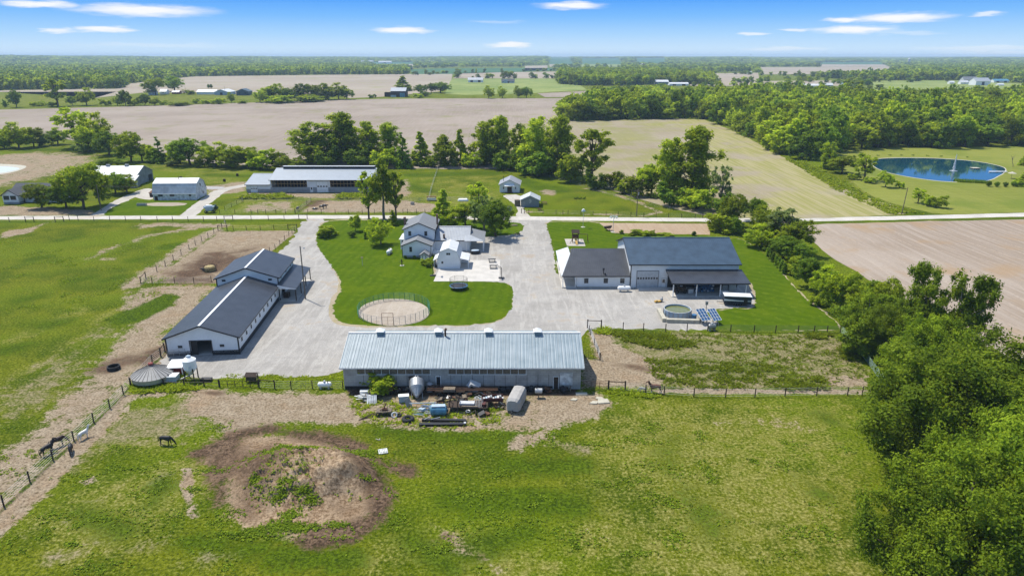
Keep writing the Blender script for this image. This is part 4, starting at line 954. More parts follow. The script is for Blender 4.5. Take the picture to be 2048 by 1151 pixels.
def gambrel(mb_wall, mb_roof, hw, ze, kx, zk, zr, y0, y1, over=.25, th=.1):
    ring = [(-hw, y0, 0), (hw, y0, 0), (hw, y0, ze), (kx, y0, zk), (0, y0, zr), (-kx, y0, zk), (-hw, y0, ze)]
    mb_wall.prism([(a, b, c - (.06 if c > 1 else 0)) for a, b, c in ring], (0, y1 - y0, 0))
    for s in (-1, 1):
        a, b = (y0 - over, y1 + over) if s > 0 else (y1 + over, y0 - over)
        slope(mb_roof, (s * (hw + .12), a, ze - .15), (s * (hw + .12), b, ze - .15), (s * kx, b, zk), (s * kx, a, zk), th)
        slope(mb_roof, (s * (kx + .04), a, zk - .02), (s * (kx + .04), b, zk - .02), (0, b, zr), (0, a, zr), th)

def gambrel_shed():
    b = thing('gambrel_shed', 'small white gambrel roofed shed with lean-to at the edge of the concrete pad', 'shed', (-15.7, 162.1, 0))
    w, r = MB(), MB(); gambrel(w, r, 2.78, 2.4, 2.05, 4.55, 5.35, 0, 8.3)
    wl = w.build('wall', M_WHITE, b); ro = r.build('roof', M_TIN, b)
    S = fmap('S', 0); window(b, S, -.28, 3.55, .42, .5, M_TRIM, None, 'window', (1, 1)); window(b, S, .22, 3.55, .42, .5, M_TRIM, None, 'window', (1, 1)); window(b, S, -1.55, 1.35, .45, .55, M_TRIM, None, 'window', (1, 2))
    fbox(MB(), S, -1.32, -1.0, .003, .03, 1.4, 1.85).build('shutter', M_WPAINT, b); fbox(MB(), S, .8, 1.7, .003, .02, 1.32, 1.42).build('shelf', M_WPAINT, b)
    m = MB(); slope(m, (5.0, .1, 2.15), (5.0, 6.2, 2.15), (2.85, 6.2, 2.65), (2.85, .1, 2.65), .1); l = m.build('lean_to_roof', M_TIN, b)
    for y in (.3, 3.1, 6.0): MB().box(4.78, 4.9, y - .06, y + .06, 0, 2.1).build('post', M_WPAINT, b)
    MB().box(2.9, 4.6, 5.0, 5.1, .06, 2.1).build('lean_to_back', M_WHITE, b)
    m = MB(); slope(m, (-3.9, 5.5, 1.95), (-3.9, .6, 1.95), (-2.85, .6, 2.5), (-2.85, 5.5, 2.5), .1); m.build('lean_to_roof', M_TIN, b)
    MB().box(-3.75, -3.66, .8, 5.2, 0, 1.9).build('lean_to_wall', M_WHITE_Y, b)
gambrel_shed()

def well_house():
    b = thing('well_house', 'tiny white well house with grey gabled roof beside the farmhouse', 'shed', (-22.55, 168.6, 0))
    w = MB().prism([(-.95, 0, 0), (.95, 0, 0), (.95, 0, 1.75), (0, 0, 2.35), (-.95, 0, 1.75)], (0, 2.4, 0)); w.build('wall', M_WHITE, b)
    gable_roof(b, -.95, .95, 0, 2.4, 1.8, 2.45, 'y', M_SHING, .3, .25, .08, 'roof'); door(b, fmap('S', 0), 0, .7, 1.5)
well_house()

# --- the shop on the right
def shop():
    b = thing('workshop', 'large white workshop with slate blue metal roof, attached office and open lean-to', 'workshop', (0, 147.6, 0))
    x0, x1, D = 26.9, 51.3, 20.2; H, zr = 5.7, 9.1
    S = fmap('S', 0)
    w = wall_panel(MB(), S, x0, x1, 0, H, [], .18); wall_panel(w, fmap('E', x1), .18, D, 0, H, [], .18); wall_panel(w, fmap('W', x0), .18, D, 0, H, [], .18); wall_panel(w, fmap('N', D), x0 + .18, x1 - .18, 0, H, [], .18)
    gable_tri(w, fmap('E', x1), 0, D, H, zr - .15, .18); gable_tri(w, fmap('W', x0), 0, D, H, zr - .15, .18); w.build('wall', M_WHITE, b)
    gable_roof(b, x0, x1, 0, D, H + .06, zr, 'x', M_BROOF, .5, .45, .14, 'roof', M_BROOF)
    door(b, S, 30.8, 4.85, 3.85, M_LGREY, M_TRIM, False, .06, 'garage_door', 8); door(b, S, 34.5, .95, 2.1, M_WPAINT, M_LGREY, True, .08)
    fbox(MB(), S, x0 - .1, x0 + .12, .004, .09, 0, H - .2).build('downpipe', M_TRIM, b)
    MB().box(28.4, 36.0, -2.1, -.02, .01, .14).box(28.4, 36.0, -2.35, -2.12, .01, .22).build('apron', M_CONC, b)
    # lean-to
    lx0, lx1 = 35.15, 51.5
    m = MB(); slope(m, (lx0 - .3, -6.9, 3.25), (lx1 + .35, -6.9, 3.25), (lx1 + .35, -.02, 4.35), (lx0 - .3, -.02, 4.35), .14); l = m.build('lean_to_roof', M_DROOF, b)
    t = MB().box(lx0 - .3, lx1 + .35, -6.96, -6.905, 2.98, 3.22)
    for xx in (lx0 - .36, lx1 + .36): t.prism([(xx, -6.9, 2.98), (xx, -6.9, 3.27), (xx, -.02, 4.37), (xx, -.02, 4.1)], (.05, 0, 0))
    t.build('fascia', M_TRIM, l)
    for x in (35.3, 40.4, 45.6, 51.2): MB().box(x - .1, x + .1, -6.4, -6.2, 0, 3.15).build('post', M_WPAINT, b)
    MB().box(lx0 - .2, lx1 + .2, -6.7, -.02, .01, .13).build('lean_to_floor', M_CONC, b)
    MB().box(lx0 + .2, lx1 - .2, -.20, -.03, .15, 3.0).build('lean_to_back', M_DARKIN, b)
    # office
    ox0, ox1 = 14.75, 26.88; OD = 20.2; oh, orr = 3.05, 6.45
    w = wall_panel(MB(), S, ox0, ox1, .25, oh, [], .15); wall_panel(w, fmap('W', ox0), .15, OD, .25, oh, [(8, 9, .3, 2.3)], .15); wall_panel(w, fmap('N', OD), ox0 + .15, ox1, .25, oh, [], .15); gable_tri(w, fmap('W', ox0), 0, OD, oh, orr - .15, .15)
    ow = w.build('office_wall', M_WHITE, b); f = wall_panel(MB(), S, ox0 + .03, ox1, 0, .25, [], .15); wall_panel(f, fmap('W', ox0 + .03), .15, OD, 0, .25, [], .15); f.build('foundation', M_CONC, ow)
    for s in (16.9, 21.35, 25.1): window(b, S, s, 1.05, .95, 1.15)
    window(b, fmap('W', ox0), 4, 1.0, .9, 1.2); window(b, fmap('W', ox0), 14, 1.0, .9, 1.2); door(b, fmap('W', ox0), 10.5, .95, 2.1, M_WPAINT, M_TRIM, True, .2)
    e = .5; k = (orr - oh) / (OD / 2)
    m = MB(); slope(m, (11.3, -e, oh - k * e), (ox1, -e, oh - k * e), (ox1, OD / 2, orr), (14.4, OD / 2, orr), .12)
    slope(m, (ox1, OD + e, oh - k * e), (14.4, OD + e, oh - k * e), (14.4, OD / 2, orr), (ox1, OD / 2, orr), .12); rr = m.build('office_roof', M_DROOF, b)
    MB().box(11.3, ox1, -e - .05, -e - .002, oh - k * e - .22, oh - k * e - .02).build('fascia', M_TRIM, rr)
    m = MB(); slope(m, (11.2, OD + .6, 2.82), (11.2, -e, 2.82), (14.3, 6.6, 3.9), (14.3, OD + .6, 3.9), .1)
    p = m.build('porch_roof', M_SILVER_Y, b)
    for y in (-.2, 6.4, 13, 19.8): MB().box(11.5, 11.68, y, y + .18, 0, 2.8).build('post', M_WPAINT, b)
    MB().box(14.35, 14.50, -.25, -.07, 0, 2.85).build('post', M_WPAINT, b)
    MB().box(11.35, 14.7, -.45, OD + .4, .01, .16).build('porch_floor', M_CONC, b)
    v = MB().tube((20.8, .45, 3.2), (20.8, .45, 4.1), .09); v.ball((20.8, .45, 4.25), .22, .12, .28); v.box(20.95, 21.3, -.2, .2, 3.15, 3.5); v.build('roof_vent', M_TRIM, rr)
shop()

# --- the cattle barn beyond the road
def cattle_barn():
    b = thing('cattle_barn', 'very long cattle barn with grey blue roof, open timber sides and raised ridge', 'barn', (0, 262.2, 0))
    x0, x1, D, H, zr = -93.3, -53.6, 20, 5.0, 7.95; S = fmap('S', 0)
    o1, o2 = (x0 + .45, x0 + 14.2), (x0 + 23.1, x1 - .6)
    w = wall_panel(MB(), S, x0, x1, 2.0, H, [(*o1, 2.02, 4.85), (*o2, 2.02, 4.85)], .2); wall_panel(w, fmap('E', x1), .2, D, 2.0, H, [], .2); wall_panel(w, fmap('W', x0), .2, D, 2, H, [], .2); wall_panel(w, fmap('N', D), x0 + .2, x1 - .2, 2, H, [], .2)
    gable_tri(w, fmap('E', x1), 0, D, H, zr - .15, .2); gable_tri(w, fmap('W', x0), 0, D, H, zr - .15, .2); w.build('wall', M_WHITE, b)
    k = wall_panel(MB(), S, x0 - .03, x1 + .03, 0, 2.0, [], .25); wall_panel(k, fmap('E', x1 + .03), .25, D, 0, 2.0, [], .25); wall_panel(k, fmap('W', x0 - .03), .25, D, 0, 2.0, [], .25); k.build('block_base', M_BLOCK, b)
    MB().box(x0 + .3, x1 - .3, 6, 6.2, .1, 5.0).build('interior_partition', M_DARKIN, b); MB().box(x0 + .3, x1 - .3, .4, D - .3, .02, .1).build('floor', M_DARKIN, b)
    for a, c in (o1, o2):
        st = MB(); n = int((c - a) / 1.25)
        for i in range(n + 1): x = a + .05 + (c - a - .1) * i / n; fbox(st, S, x - .05, x + .05, -.1, 0.0, 2.03, 4.84)
        fbox(st, S, a + .1, c - .1, 0.003, .07, 3.32, 3.46)
        st.tube(S(a + .2, -.05, 3.5), S(a + 1.6, -.05, 4.8), .05, .05, 4).tube(S(c - .2, -.05, 3.5), S(c - 1.6, -.05, 4.8), .05, .05, 4).tube(S(a + .2, -.05, 2.1), S(a + 1.2, -.05, 3.2), .05, .05, 4).tube(S(c - .2, -.05, 2.1), S(c - 1.2, -.05, 3.2), .05, .05, 4)
        st.build('timber_framing', M_STUD, b)
    door(b, S, x0 + 20.1, 4.3, 4.1, M_WPAINT, M_LGREY, False, .05, 'garage_door', 4); door(b, S, x0 + 15.8, .9, 2.1, M_WPAINT, M_WPAINT, True)
    r = gable_roof(b, x0, x1, 0, D, H + .05, zr, 'x', M_GROOF, .6, .3, .15, 'roof')
    mid = D / 2
    rv = MB().box(x0 + 2.6, x1 - 1, mid - .75, mid + .75, zr - .25, zr + .35); rv.build('ridge_vent', M_BLACK, r)
    rc = MB().box(x0 + 2.4, x1 - .8, mid - .95, mid + .95, zr + .62, zr + .72)
    for x in np.arange(x0 + 3, x1 - 1, 3): rc.box(x, x + .1, mid - .5, mid + .5, zr + .36, zr + .62)
    rc.build('ridge_cap', M_LGREY, r)
    # low wing
    a0, a1, h2, r2 = -102.7, x0 - .05, 3.15, 5.7
    w = wall_panel(MB(), S, a0, a1, 1.3, h2, [], .2); wall_panel(w, fmap('W', a0), .2, D, 1.3, h2, [], .2); gable_tri(w, fmap('W', a0), 0, D, h2, r2 - .15, .2); w.build('wing_wall', M_WHITE, b)
    k = wall_panel(MB(), S, a0 - .03, a1, 0, 1.3, [], .25); wall_panel(k, fmap('W', a0 - .03), .25, D, 0, 1.3, [], .25); k.build('wing_base', M_BLOCK, b)
    door(b, S, a0 + 3.0, 2.6, 2.6, M_WPAINT, M_LGREY, False, .05, 'garage_door', 3)
    gable_roof(b, a0, a1 - .5, 0, D, h2 + .05, r2, 'x', M_GROOF, .5, .4, .12, 'wing_roof', M_TIN)
cattle_barn()

# --- the neighbour's buildings on the left
def hay_barn():
    a, c, d = G(308.8, 399.7), G(393, 399.7), G(409, 390.6)
    W = c.x - a.x; D = d.y - c.y; ze = height_at(350, 399.7, 386.5); zk = 5.6; zr = 7.6
    b = thing('gambrel_barn', 'weathered white gambrel barn with pale roof beside the neighbour drive', 'barn', (c.x, c.y, 0), R(2))
    D = 10.0; kz = height_at(350, 399.7, 367); kz = ze + (kz - ze) * .92; zr = kz + 1.5
    ring = [(0, 0, 0), (0, D, 0), (0, D, ze), (0, D - 1.6, kz), (0, D / 2, zr), (0, 1.6, kz), (0, 0, ze)]
    MB().prism(ring, (-W, 0, 0)).build('wall', M_OLDWHITE, b)
    lo = MB(); up = MB()
    slope(lo, (-W - .2, -.25, ze - .1), (.2, -.25, ze - .1), (.2, 1.55, kz + .06), (-W - .2, 1.55, kz + .06), .1); slope(lo, (.2, D + .25, ze - .1), (-W - .2, D + .25, ze - .1), (-W - .2, D - 1.55, kz + .06), (.2, D - 1.55, kz + .06), .1)
    slope(up, (-W - .25, 1.5, kz + .09), (.25, 1.5, kz + .09), (.25, D / 2, zr + .1), (-W - .25, D / 2, zr + .1), .1); slope(up, (.25, D - 1.5, kz + .09), (-W - .25, D - 1.5, kz + .09), (-W - .25, D / 2, zr + .1), (.25, D / 2, zr + .1), .1)
    lo.build('lower_roof', mat_ribs('dull_tin_roof', (.40, .46, .50), 0, .5, .5, .1, .2, .4), b); up.build('upper_roof', M_TIN, b)
    MB().box(-W - .1, .1, -.34, -.26, ze - .28, ze - .02).build('gutter', M_WPAINT, b)
    S = fmap('S', 0); E_ = fmap('E', 0)
    for s, w_, h in ((-W + 2.7, 1.7, .8), (-W + 6.9, 1.7, .8), (-2.1, .8, .8)): window(b, S, s, 1.35, w_, h, M_TRIM, None, 'window', (2, 1))
    fbox(MB(), S, -W + .5, -W + 1.6, .004, .04, 0, 1.5).build('door', M_WOODD, b); door(b, E_, 3, .9, 2.1, M_OLDWHITE, M_LGREY); window(b, E_, 6.8, 1.2, .6, .9); window(b, E_, 5, 4.3, .7, 1.0)
    MB().tube((-7, D / 2 - 1.0, zr - .6), (-7, D / 2 - 1.0, zr + .9), .1).build('flue', M_RUST, b)
hay_barn()
def grey_barn():
    p = G(275, 371); b = thing('grey_board_barn', 'old barn with bright tin roof, grey board gable and low lean-to', 'barn', (p.x, p.y, 0), R(3))
    L, D, H, zr = 18.5, 15, 4.0, 7.0
    w = wall_panel(MB(), fmap('E', 0), 0, D, 0, H, [(D - 4.5, D - .8, .02, 2.6)], .2); wall_panel(w, fmap('S', 0), -L, -.2, 0, H, [], .2); wall_panel(w, fmap('W', -L), .2, D, 0, H, [], .2); wall_panel(w, fmap('N', D), -L + .2, -.2, 0, H, [], .2); gable_tri(w, fmap('E', 0), 0, D, H, zr - .12, .2); gable_tri(w, fmap('W', -L), 0, D, H, zr - .12, .2); w.build('wall', M_GREYBOARD, b)
    MB().box(-6, -5.8, 1, D - 1, .02, 4).build('partition', M_DARKIN, b)
    r = gable_roof(b, -L, 0, 0, D, H + .05, zr, 'x', M_TIN, .4, .3, .12, 'roof', None, M_LGREY)
    for x in (-6.5, -14): MB().box(x - .7, x + .7, D / 2 - .5, D / 2 + .5, zr - .2, zr + .55).build('vent', M_GALVP, r)
    w = wall_panel(MB(), fmap('E', 1.2), -5.2, -.02, 0, 2.5, [(-3.4, -2.0, .02, 2.1)], .15); wall_panel(w, fmap('S', -5.2), -12, 1.05, 0, 2.4, [], .15); w.prism([(1.2, -5.2, 2.5), (1.2, -.02, 2.5), (1.2, -.02, 4.1)], (-.15, 0, 0)); w.build('lean_to_wall', M_GREYBOARD, b)
    m = MB(); slope(m, (-12.2, -5.6, 2.4), (1.5, -5.6, 2.4), (1.5, -.02, 4.25), (-12.2, -.02, 4.25), .12); m.build('lean_to_roof', M_TIN, b)
    fbox(MB(), fmap('E', 1.2), -3.4, -2.0, -.05, -.01, .02, 2.1).build('door', M_OLDWHITE, b)
grey_barn()
def ranch_house():
    a, c = G(7.9, 407.9), G(40.9, 407.3); b = thing('ranch_house', 'white ranch house with dark shingle roof, two dormers and front gable', 'house', (a.x, a.y, 0))
    W = c.x - a.x; S = fmap('S', 0)
    w = wall_panel(MB(), S, 0, W, .7, 3.3, [], .15); gable_tri(w, S, 0, W, 3.3, 5.0, .15); wall_panel(w, fmap('E', W), .15, 6, .7, 3.3, [], .15); wall_panel(w, fmap('W', 0), .15, 6, .7, 3.3, [], .15); w.build('wall', M_WHITE, b)
    f = wall_panel(MB(), S, .03, W - .03, 0, .7, [], .15); wall_panel(f, fmap('E', W - .03), .15, 6, 0, .7, [], .15); f.build('foundation', M_BLOCK, b)
    for s in (.16, .34, .60, .78): window(b, S, W * s, 1.5, 1.0, 1.45)
    gable_roof(b, 0, W, 0, 8, 3.35, 5.2, 'y', M_SHING_D, .45, .45, .12, 'front_roof')
    x0, x1, y0, y1 = .5, 19, 3.2, 13.5; S2 = fmap('S', y0)
    w = wall_panel(MB(), S2, W, x1, 0, 3.3, [], .15); wall_panel(w, fmap('E', x1), y0 + .15, y1, 0, 3.3, [], .15); wall_panel(w, fmap('N', y1), x0, x1 - .15, 0, 3.3, [], .15); wall_panel(w, fmap('W', x0), 6, y1, 0, 3.3, [], .15); gable_tri(w, fmap('E', x1), y0, y1, 3.3, 5.9, .15); gable_tri(w, fmap('W', x0), y0, y1, 3.3, 5.9, .15); w.build('main_wall', M_WHITE, b)
    r = gable_roof(b, x0, x1, y0, y1, 3.35, 6.1, 'x', M_SHING_D, 1.6, .4, .14, 'roof')
    for s in (W + 3.2, W + 9.2):
        d = MB().prism([(s - .9, y0 + 1.2, 3.7), (s + .9, y0 + 1.2, 3.7), (s + .9, y0 + 1.2, 5.1), (s, y0 + 1.2, 5.7), (s - .9, y0 + 1.2, 5.1)], (0, 3, 0)).build('dormer', M_WHITE, r)
        q = fmap('S', y0 + 1.2); window(d, q, s, 4.15, .8, .85); gable_roof(d, s - .9, s + .9, y0 + 1.2, y0 + 4.4, 5.1, 5.75, 'y', M_SHING_D, .25, .25, .08, 'dormer_roof')
    for x in (W + .8, W + 5, W + 9, W + 13): MB().box(x - .1, x + .1, y0 - 1.5, y0 - 1.3, 0, 2.9).build('post', M_WOODD, b)
    door(b, S2, W + 4, .95, 2.1, M_WPAINT, M_LGREY, True, .1)
    for s in (W + 2, W + 7, W + 11): window(b, S2, s, 1.0, 1.0, 1.3)
    MB().box(13, 13.7, 8.0, 8.7, 5.7, 7.0).build('chimney', M_BRICK, b)
ranch_house()
def cottage():
    a, c = G(999.4, 384.7), G(1037.7, 386.6); b = thing('white_cottage', 'small white cottage with grey roof and covered entrance in the back pasture', 'cottage', (a.x, a.y, 0), R(-3))
    W = (c - a).length; S = fmap('S', 0); D = 9.5
    w = wall_panel(MB(), S, 0, W, 0, 3.2, [], .15); gable_tri(w, S, 0, W, 3.2, 4.9, .15); wall_panel(w, fmap('E', W), .15, D, 0, 3.2, [], .15); wall_panel(w, fmap('W', 0), .15, D, 0, 3.2, [], .15); wall_panel(w, fmap('N', D), .15, W - .15, 0, 3.2, [], .15); gable_tri(w, fmap('N', D), 0, W, 3.2, 4.9, .15); w.build('wall', M_WHITE, b)
    r = gable_roof(b, 0, W, 0, D, 3.25, 5.1, 'y', mat_ribs('dove_grey_roof', (.30, .31, .34), 1, .4, .5, 0, .1, .2), .4, .4, .12, 'roof', None, M_LGREY)
    MB().tube((1.3, 3, 3.5), (1.3, 3, 6.0), .1).build('flue', M_BLACK, r)
    p = MB(); slope(p, (W / 2 - 1.9, -1.3, 2.7), (W / 2 + 1.9, -1.3, 2.7), (W / 2 + 1.9, -.02, 3.3), (W / 2 - 1.9, -.02, 3.3), .1); p.build('entrance_roof', M_WPAINT, b)
    for x in (W / 2 - 1.7, W / 2 + 1.6): MB().box(x, x + .12, -1.2, -1.08, 0, 2.65).build('post', M_WPAINT, b)
    door(b, S, W / 2, 1.8, 2.2, M_WOODD, M_WPAINT); window(b, S, 1.5, 1.3, .5, .9, M_LGREY); window(b, S, W - 1.5, 1.3, .5, .9, M_LGREY)
    MB().box(W / 2 - 1.6, W / 2 + 1.6, -1.5, -.03, .0, .18).build('step', M_WOODD, b)
cottage()
def grey_shed():
    a, c = G(1041.6, 413.7), G(1077.6, 415.2); b = thing('grey_shed', 'small grey shed with pale metal roof and a white horseshoe on its gable', 'shed', (a.x, a.y, 0), R(-3))
    W = (c - a).length; S = fmap('S', 0); D = 6.5
    w = wall_panel(MB(), S, 0, W, 0, 2.6, [], .15); gable_tri(w, S, 0, W, 2.6, 4.0, .15); wall_panel(w, fmap('E', W), .15, D, 0, 2.6, [], .15); wall_panel(w, fmap('W', 0), .15, D, 0, 2.6, [], .15); wall_panel(w, fmap('N', D), .15, W - .15, 0, 2.6, [], .15); gable_tri(w, fmap('N', D), 0, W, 2.6, 4.0, .15); w.build('wall', M_GREYW, b)
    gable_roof(b, 0, W, 0, D, 2.65, 4.15, 'y', M_SILVER_Y, .35, .35, .1, 'roof', None, M_LGREY)
    h = MB()
    for i in range(9):
        t0, t1 = R(-50 + 31 * i), R(-50 + 31 * (i + 1))
        h.tube((W / 2 + .38 * math.sin(t0 + math.pi) * -1, -.05, 2.05 - .45 * math.cos(t0 + math.pi)), (W / 2 + .38 * math.sin(t1 + math.pi) * -1, -.05, 2.05 - .45 * math.cos(t1 + math.pi)), .07, .07, 5)
    h.build('horseshoe', M_WPAINT, b)
    window(b, S, 1.2, 1.3, .35, .45, M_LGREY)
    t = MB().lathe([(1.0, 0), (1.0, 2.2)], (-1.25, 1.6, 0), 20).build('barrel', M_WOODG, b)
grey_shed()

# --- far farms: walls, roofs and doors, a few pixels each
def far_house(name, label, cat, u0, u1, vb, vt, wallm, roofm, axis='x', depth=11, frac=.55, nwin=0, ndoor=0, group=None):
    a, c = G(u0, vb), G(u1, vb); W = c.x - a.x; h = height_at((u0 + u1) / 2, vb, vt); H = max(1.5, h * frac)
    b = thing(name, label, cat, (a.x, a.y, 0), 0, group); S = fmap('S', 0)
    w = MB().box(0, W, 0, depth, 0, H)
    if axis == 'x': gable_tri(w, fmap('E', W), 0, depth, H, h - .1, .2); gable_tri(w, fmap('W', 0), 0, depth, H, h - .1, .2)
    else: gable_tri(w, S, 0, W, H, h - .1, .2)
    w.build('wall', wallm, b); gable_roof(b, 0, W, 0, depth, H + .05, h, axis, roofm, .5, .4, .15, 'roof', None, None)
    for i in range(ndoor): s = W * (i + .5) / ndoor; fbox(MB(), S, s - W * .09, s + W * .09, .01, .12, .05, H * .82).build('door', M_DARKIN, b)
    for i in range(nwin): s = W * (i + .5) / nwin; window(b, S, s, H * .4, 1.2, H * .35)
    return b
FH = far_house
M_BLUEW = mat_plain('far_blue_paint', (.055, .095, .12), .6); M_PBLUE = mat_plain('far_pale_blue', (.36, .45, .52), .6)
FH('long_shed', 'long low white shed at the far left farm', 'shed', 393.5, 432, 189, 179.5, M_WPAINT, M_TIN, 'x', 14, .55, 0, 0)
FH('gabled_shed', 'pale blue gabled shed joined to the long white far shed', 'shed', 429, 457, 190.2, 179, M_PBLUE, M_TIN, 'y', 26, .55, 0, 1)
FH('farm_house', 'dark blue house at the right end of the far left farm', 'house', 473, 497, 191, 177.5, M_BLUEW, M_BLUEW, 'y', 16, .6, 2, 0)
FH('red_shed', 'small red brown shed below the big dark far tree', 'shed', 344, 358, 188.3, 181.5, M_RED, M_TIN, 'x', 9, .6, 0, 1)
FH('white_shed', 'small white shed between the two big far trees', 'shed', 320, 333, 188.6, 178.5, M_WPAINT, M_TIN, 'x', 9, .55, 1, 0)
FH('farm_house', 'white house hidden under the willow like far tree', 'house', 297, 310, 190, 180.5, M_OLDWHITE, M_SHING, 'x', 9, .6, 2, 0)
db = FH('bank_barn', 'dark weathered barn with pale metal roof at the far field edge', 'barn', 781.5, 811.6, 194.2, 175.8, M_WOODD, M_SILVER, 'x', 20, .66, 0, 0)
x = px_per_m(800, 194); S_ = fmap('S', -.02)
fbox(MB(), S_, .4, 7.0, 0, 2.5, 0, 2.6).build('lean_to', M_PBLUE, db); fbox(MB(), S_, 12.2, 18.4, 0, 3, 0, 5.0).build('lean_to', M_TEAL, db); MB().box(-9, -.05, 6, 16, 0, 5.5).build('side_shed', M_WOODD, db)
FH('pole_barn', 'white pole barn with two dark doors by the far hay field', 'barn', 936, 966, 165, 155.3, M_WPAINT, M_SILVER, 'x', 14, .55, 0, 2)
h_ = FH('farm_house', 'pale blue house with front gable by the far hay field', 'house', 1003, 1029, 166.3, 158, M_PBLUE, M_SHING_D, 'x', 12, .5, 4, 1)
MB().prism([(4, -3, 0), (12, -3, 0), (12, -3, 4.2), (8, -3, 8), (4, -3, 4.2)], (0, 6, 0)).build('front_gable', M_PBLUE, h_)
FH('grey_pole_barn', 'grey barn with white roof beyond the woodland', 'barn', 1311, 1337, 169.3, 160, M_GREYW, M_TIN, 'x', 16, .62)
FH('long_shed', 'long low white shed right of the grey barn beyond the woodland', 'shed', 1339, 1377, 171.5, 165, M_WPAINT, M_TIN, 'x', 14, .6, 0, 2)
FH('red_barn', 'red gabled barn with white roof far beyond the wood', 'barn', 1279, 1293, 135.2, 127.2, M_RED, M_TIN, 'y', 22, .55, 0, 1)
FH('long_shed', 'long white shed on the rise left of the red barn', 'shed', 1253, 1267, 123.5, 119.2, M_WPAINT, M_TIN, 'x', 20, .6)
FH('long_shed', 'long white shed half hidden by the woodland, left of the blue roof', 'shed', 1603, 1648, 176, 168, M_WPAINT, M_TIN, 'x', 14, .6, 3, 0)
FH('white_shed', 'white roofed shed between the long shed and the blue roof', 'shed', 1649, 1666, 174.5, 166.3, M_OLDWHITE, M_TIN, 'x', 10, .55, 0, 1)
FH('blue_roofed_barn', 'pale barn with teal roof above the woodland', 'barn', 1687, 1714, 175.2, 165.2, M_WPAINT, M_TEAL, 'x', 14, .55, 0, 1)
FH('farm_house', 'large grey farmhouse left of the big white far barn', 'house', 1927, 1955, 167.3, 153.5, M_LGREY, M_SHING, 'x', 14, .55, 4, 0)
FH('white_barn', 'big white barn with grey roof at the far right farm', 'barn', 1951, 1980, 171, 155.8, M_WPAINT, M_SILVER, 'x', 20, .58, 0, 1)
FH('long_shed', 'long pale green roofed shed right of the big white barn', 'shed', 1988, 2018, 165.5, 158.2, M_WPAINT, M_TEAL, 'x', 14, .55, 0, 2)
FH('white_shed', 'small white shed left of the grey far farmhouse', 'shed', 1921, 1937, 168.5, 161, M_WPAINT, M_TIN, 'x', 9, .55, 1, 0)
FH('white_shed', 'little white shed farthest left at the far right farm', 'shed', 1899, 1909, 168, 162, M_WPAINT, M_TIN, 'x', 8, .55, 1, 0)
FH('white_shed', 'low white shed below the long one at the far right edge', 'shed', 1996, 2008, 171.5, 167, M_WPAINT, M_TIN, 'x', 8, .55)
for i, (u0, u1, vb, vt, l) in enumerate([(722, 729, 128, 121.5, 'leftmost tall white barn of the distant farm row'), (737, 746.5, 128, 121, 'second white barn of the distant farm row'), (757, 783, 127.5, 122, 'longest white barn of the distant farm row'), (706, 712.5, 128.2, 123.5, 'small white shed left of the distant farm row'), (858, 868, 127.5, 121.5, 'distant white barn above the green crop field'), (1799, 1810, 135.2, 131, 'white barn half hidden in the right hand woods'), (381, 393, 126.5, 122.3, 'white farm buildings in the distant left woods'), (543, 556, 124.6, 121, 'pale roof in the distant woods above the left field'), (1018, 1035, 131, 126.5, 'pale long roof among the distant centre trees'), (1495, 1504, 147.5, 142.8, 'pair of small white roofs at the far tan field')]):
    FH('white_barn', l, 'barn', u0, u1, vb, vt, M_WPAINT, M_TIN, 'x', 16, .55, 0, 1)
# ------------------------------------------------------------------ trees: leaf clumps on limbs, built once per kind and copied
def leaf_quads(rng, cen, rad, cnt, size, flat=0.8, up=0.35):
    """leaf-sized quads scattered through clumps; returns vertices, faces, tint"""
    C = np.repeat(cen, cnt, axis=0); Rd = np.repeat(rad, cnt); n = len(C)
    ct = np.repeat(rng.uniform(0, 1, len(cen)), cnt)
    d = rng.normal(size=(n, 3)); d /= np.linalg.norm(d, axis=1)[:, None]
    r = Rd * np.minimum(np.abs(rng.normal(.55, .38, n)), 1.45)
    p = C + d * r[:, None] * np.array([1, 1, flat])
    nr = d * 0.9 + rng.normal(size=(n, 3)) * 0.55 + np.array([0, 0, up]); nr /= np.linalg.norm(nr, axis=1)[:, None]
    t = rng.normal(size=(n, 3)); t -= nr * (t * nr).sum(1)[:, None]; t /= np.linalg.norm(t, axis=1)[:, None]
    b = np.cross(nr, t); s = size * rng.uniform(.55, 1.35, n)[:, None]
    V = np.stack([p - t * s, p + b * s * .62 + nr * s * .12, p + t * s, p - b * s * .62 + nr * s * .12], 1).reshape(-1, 3)
    F = np.arange(4 * n).reshape(-1, 4)
    tint = np.repeat(np.clip(ct * .6 + rng.uniform(0, .4, n), 0, 1), 4)
    return V, F, tint
def limb_mesh(rng, path_list, n=6):
    mb = MB()
    for pts, r0, r1 in path_list:
        k = len(pts) - 1
        for i in range(k):
            mb.tube(pts[i], pts[i + 1], r0 + (r1 - r0) * i / k, r0 + (r1 - r0) * (i + 1) / k, n, cap=False)
    return mb
def bend(rng, a, b, k, amt):
    a = np.array(a, float); b = np.array(b, float); out = [a]
    for i in range(1, k): out.append(a + (b - a) * i / k + rng.normal(size=3) * amt * np.array([1, 1, .5]))
    return out + [b]

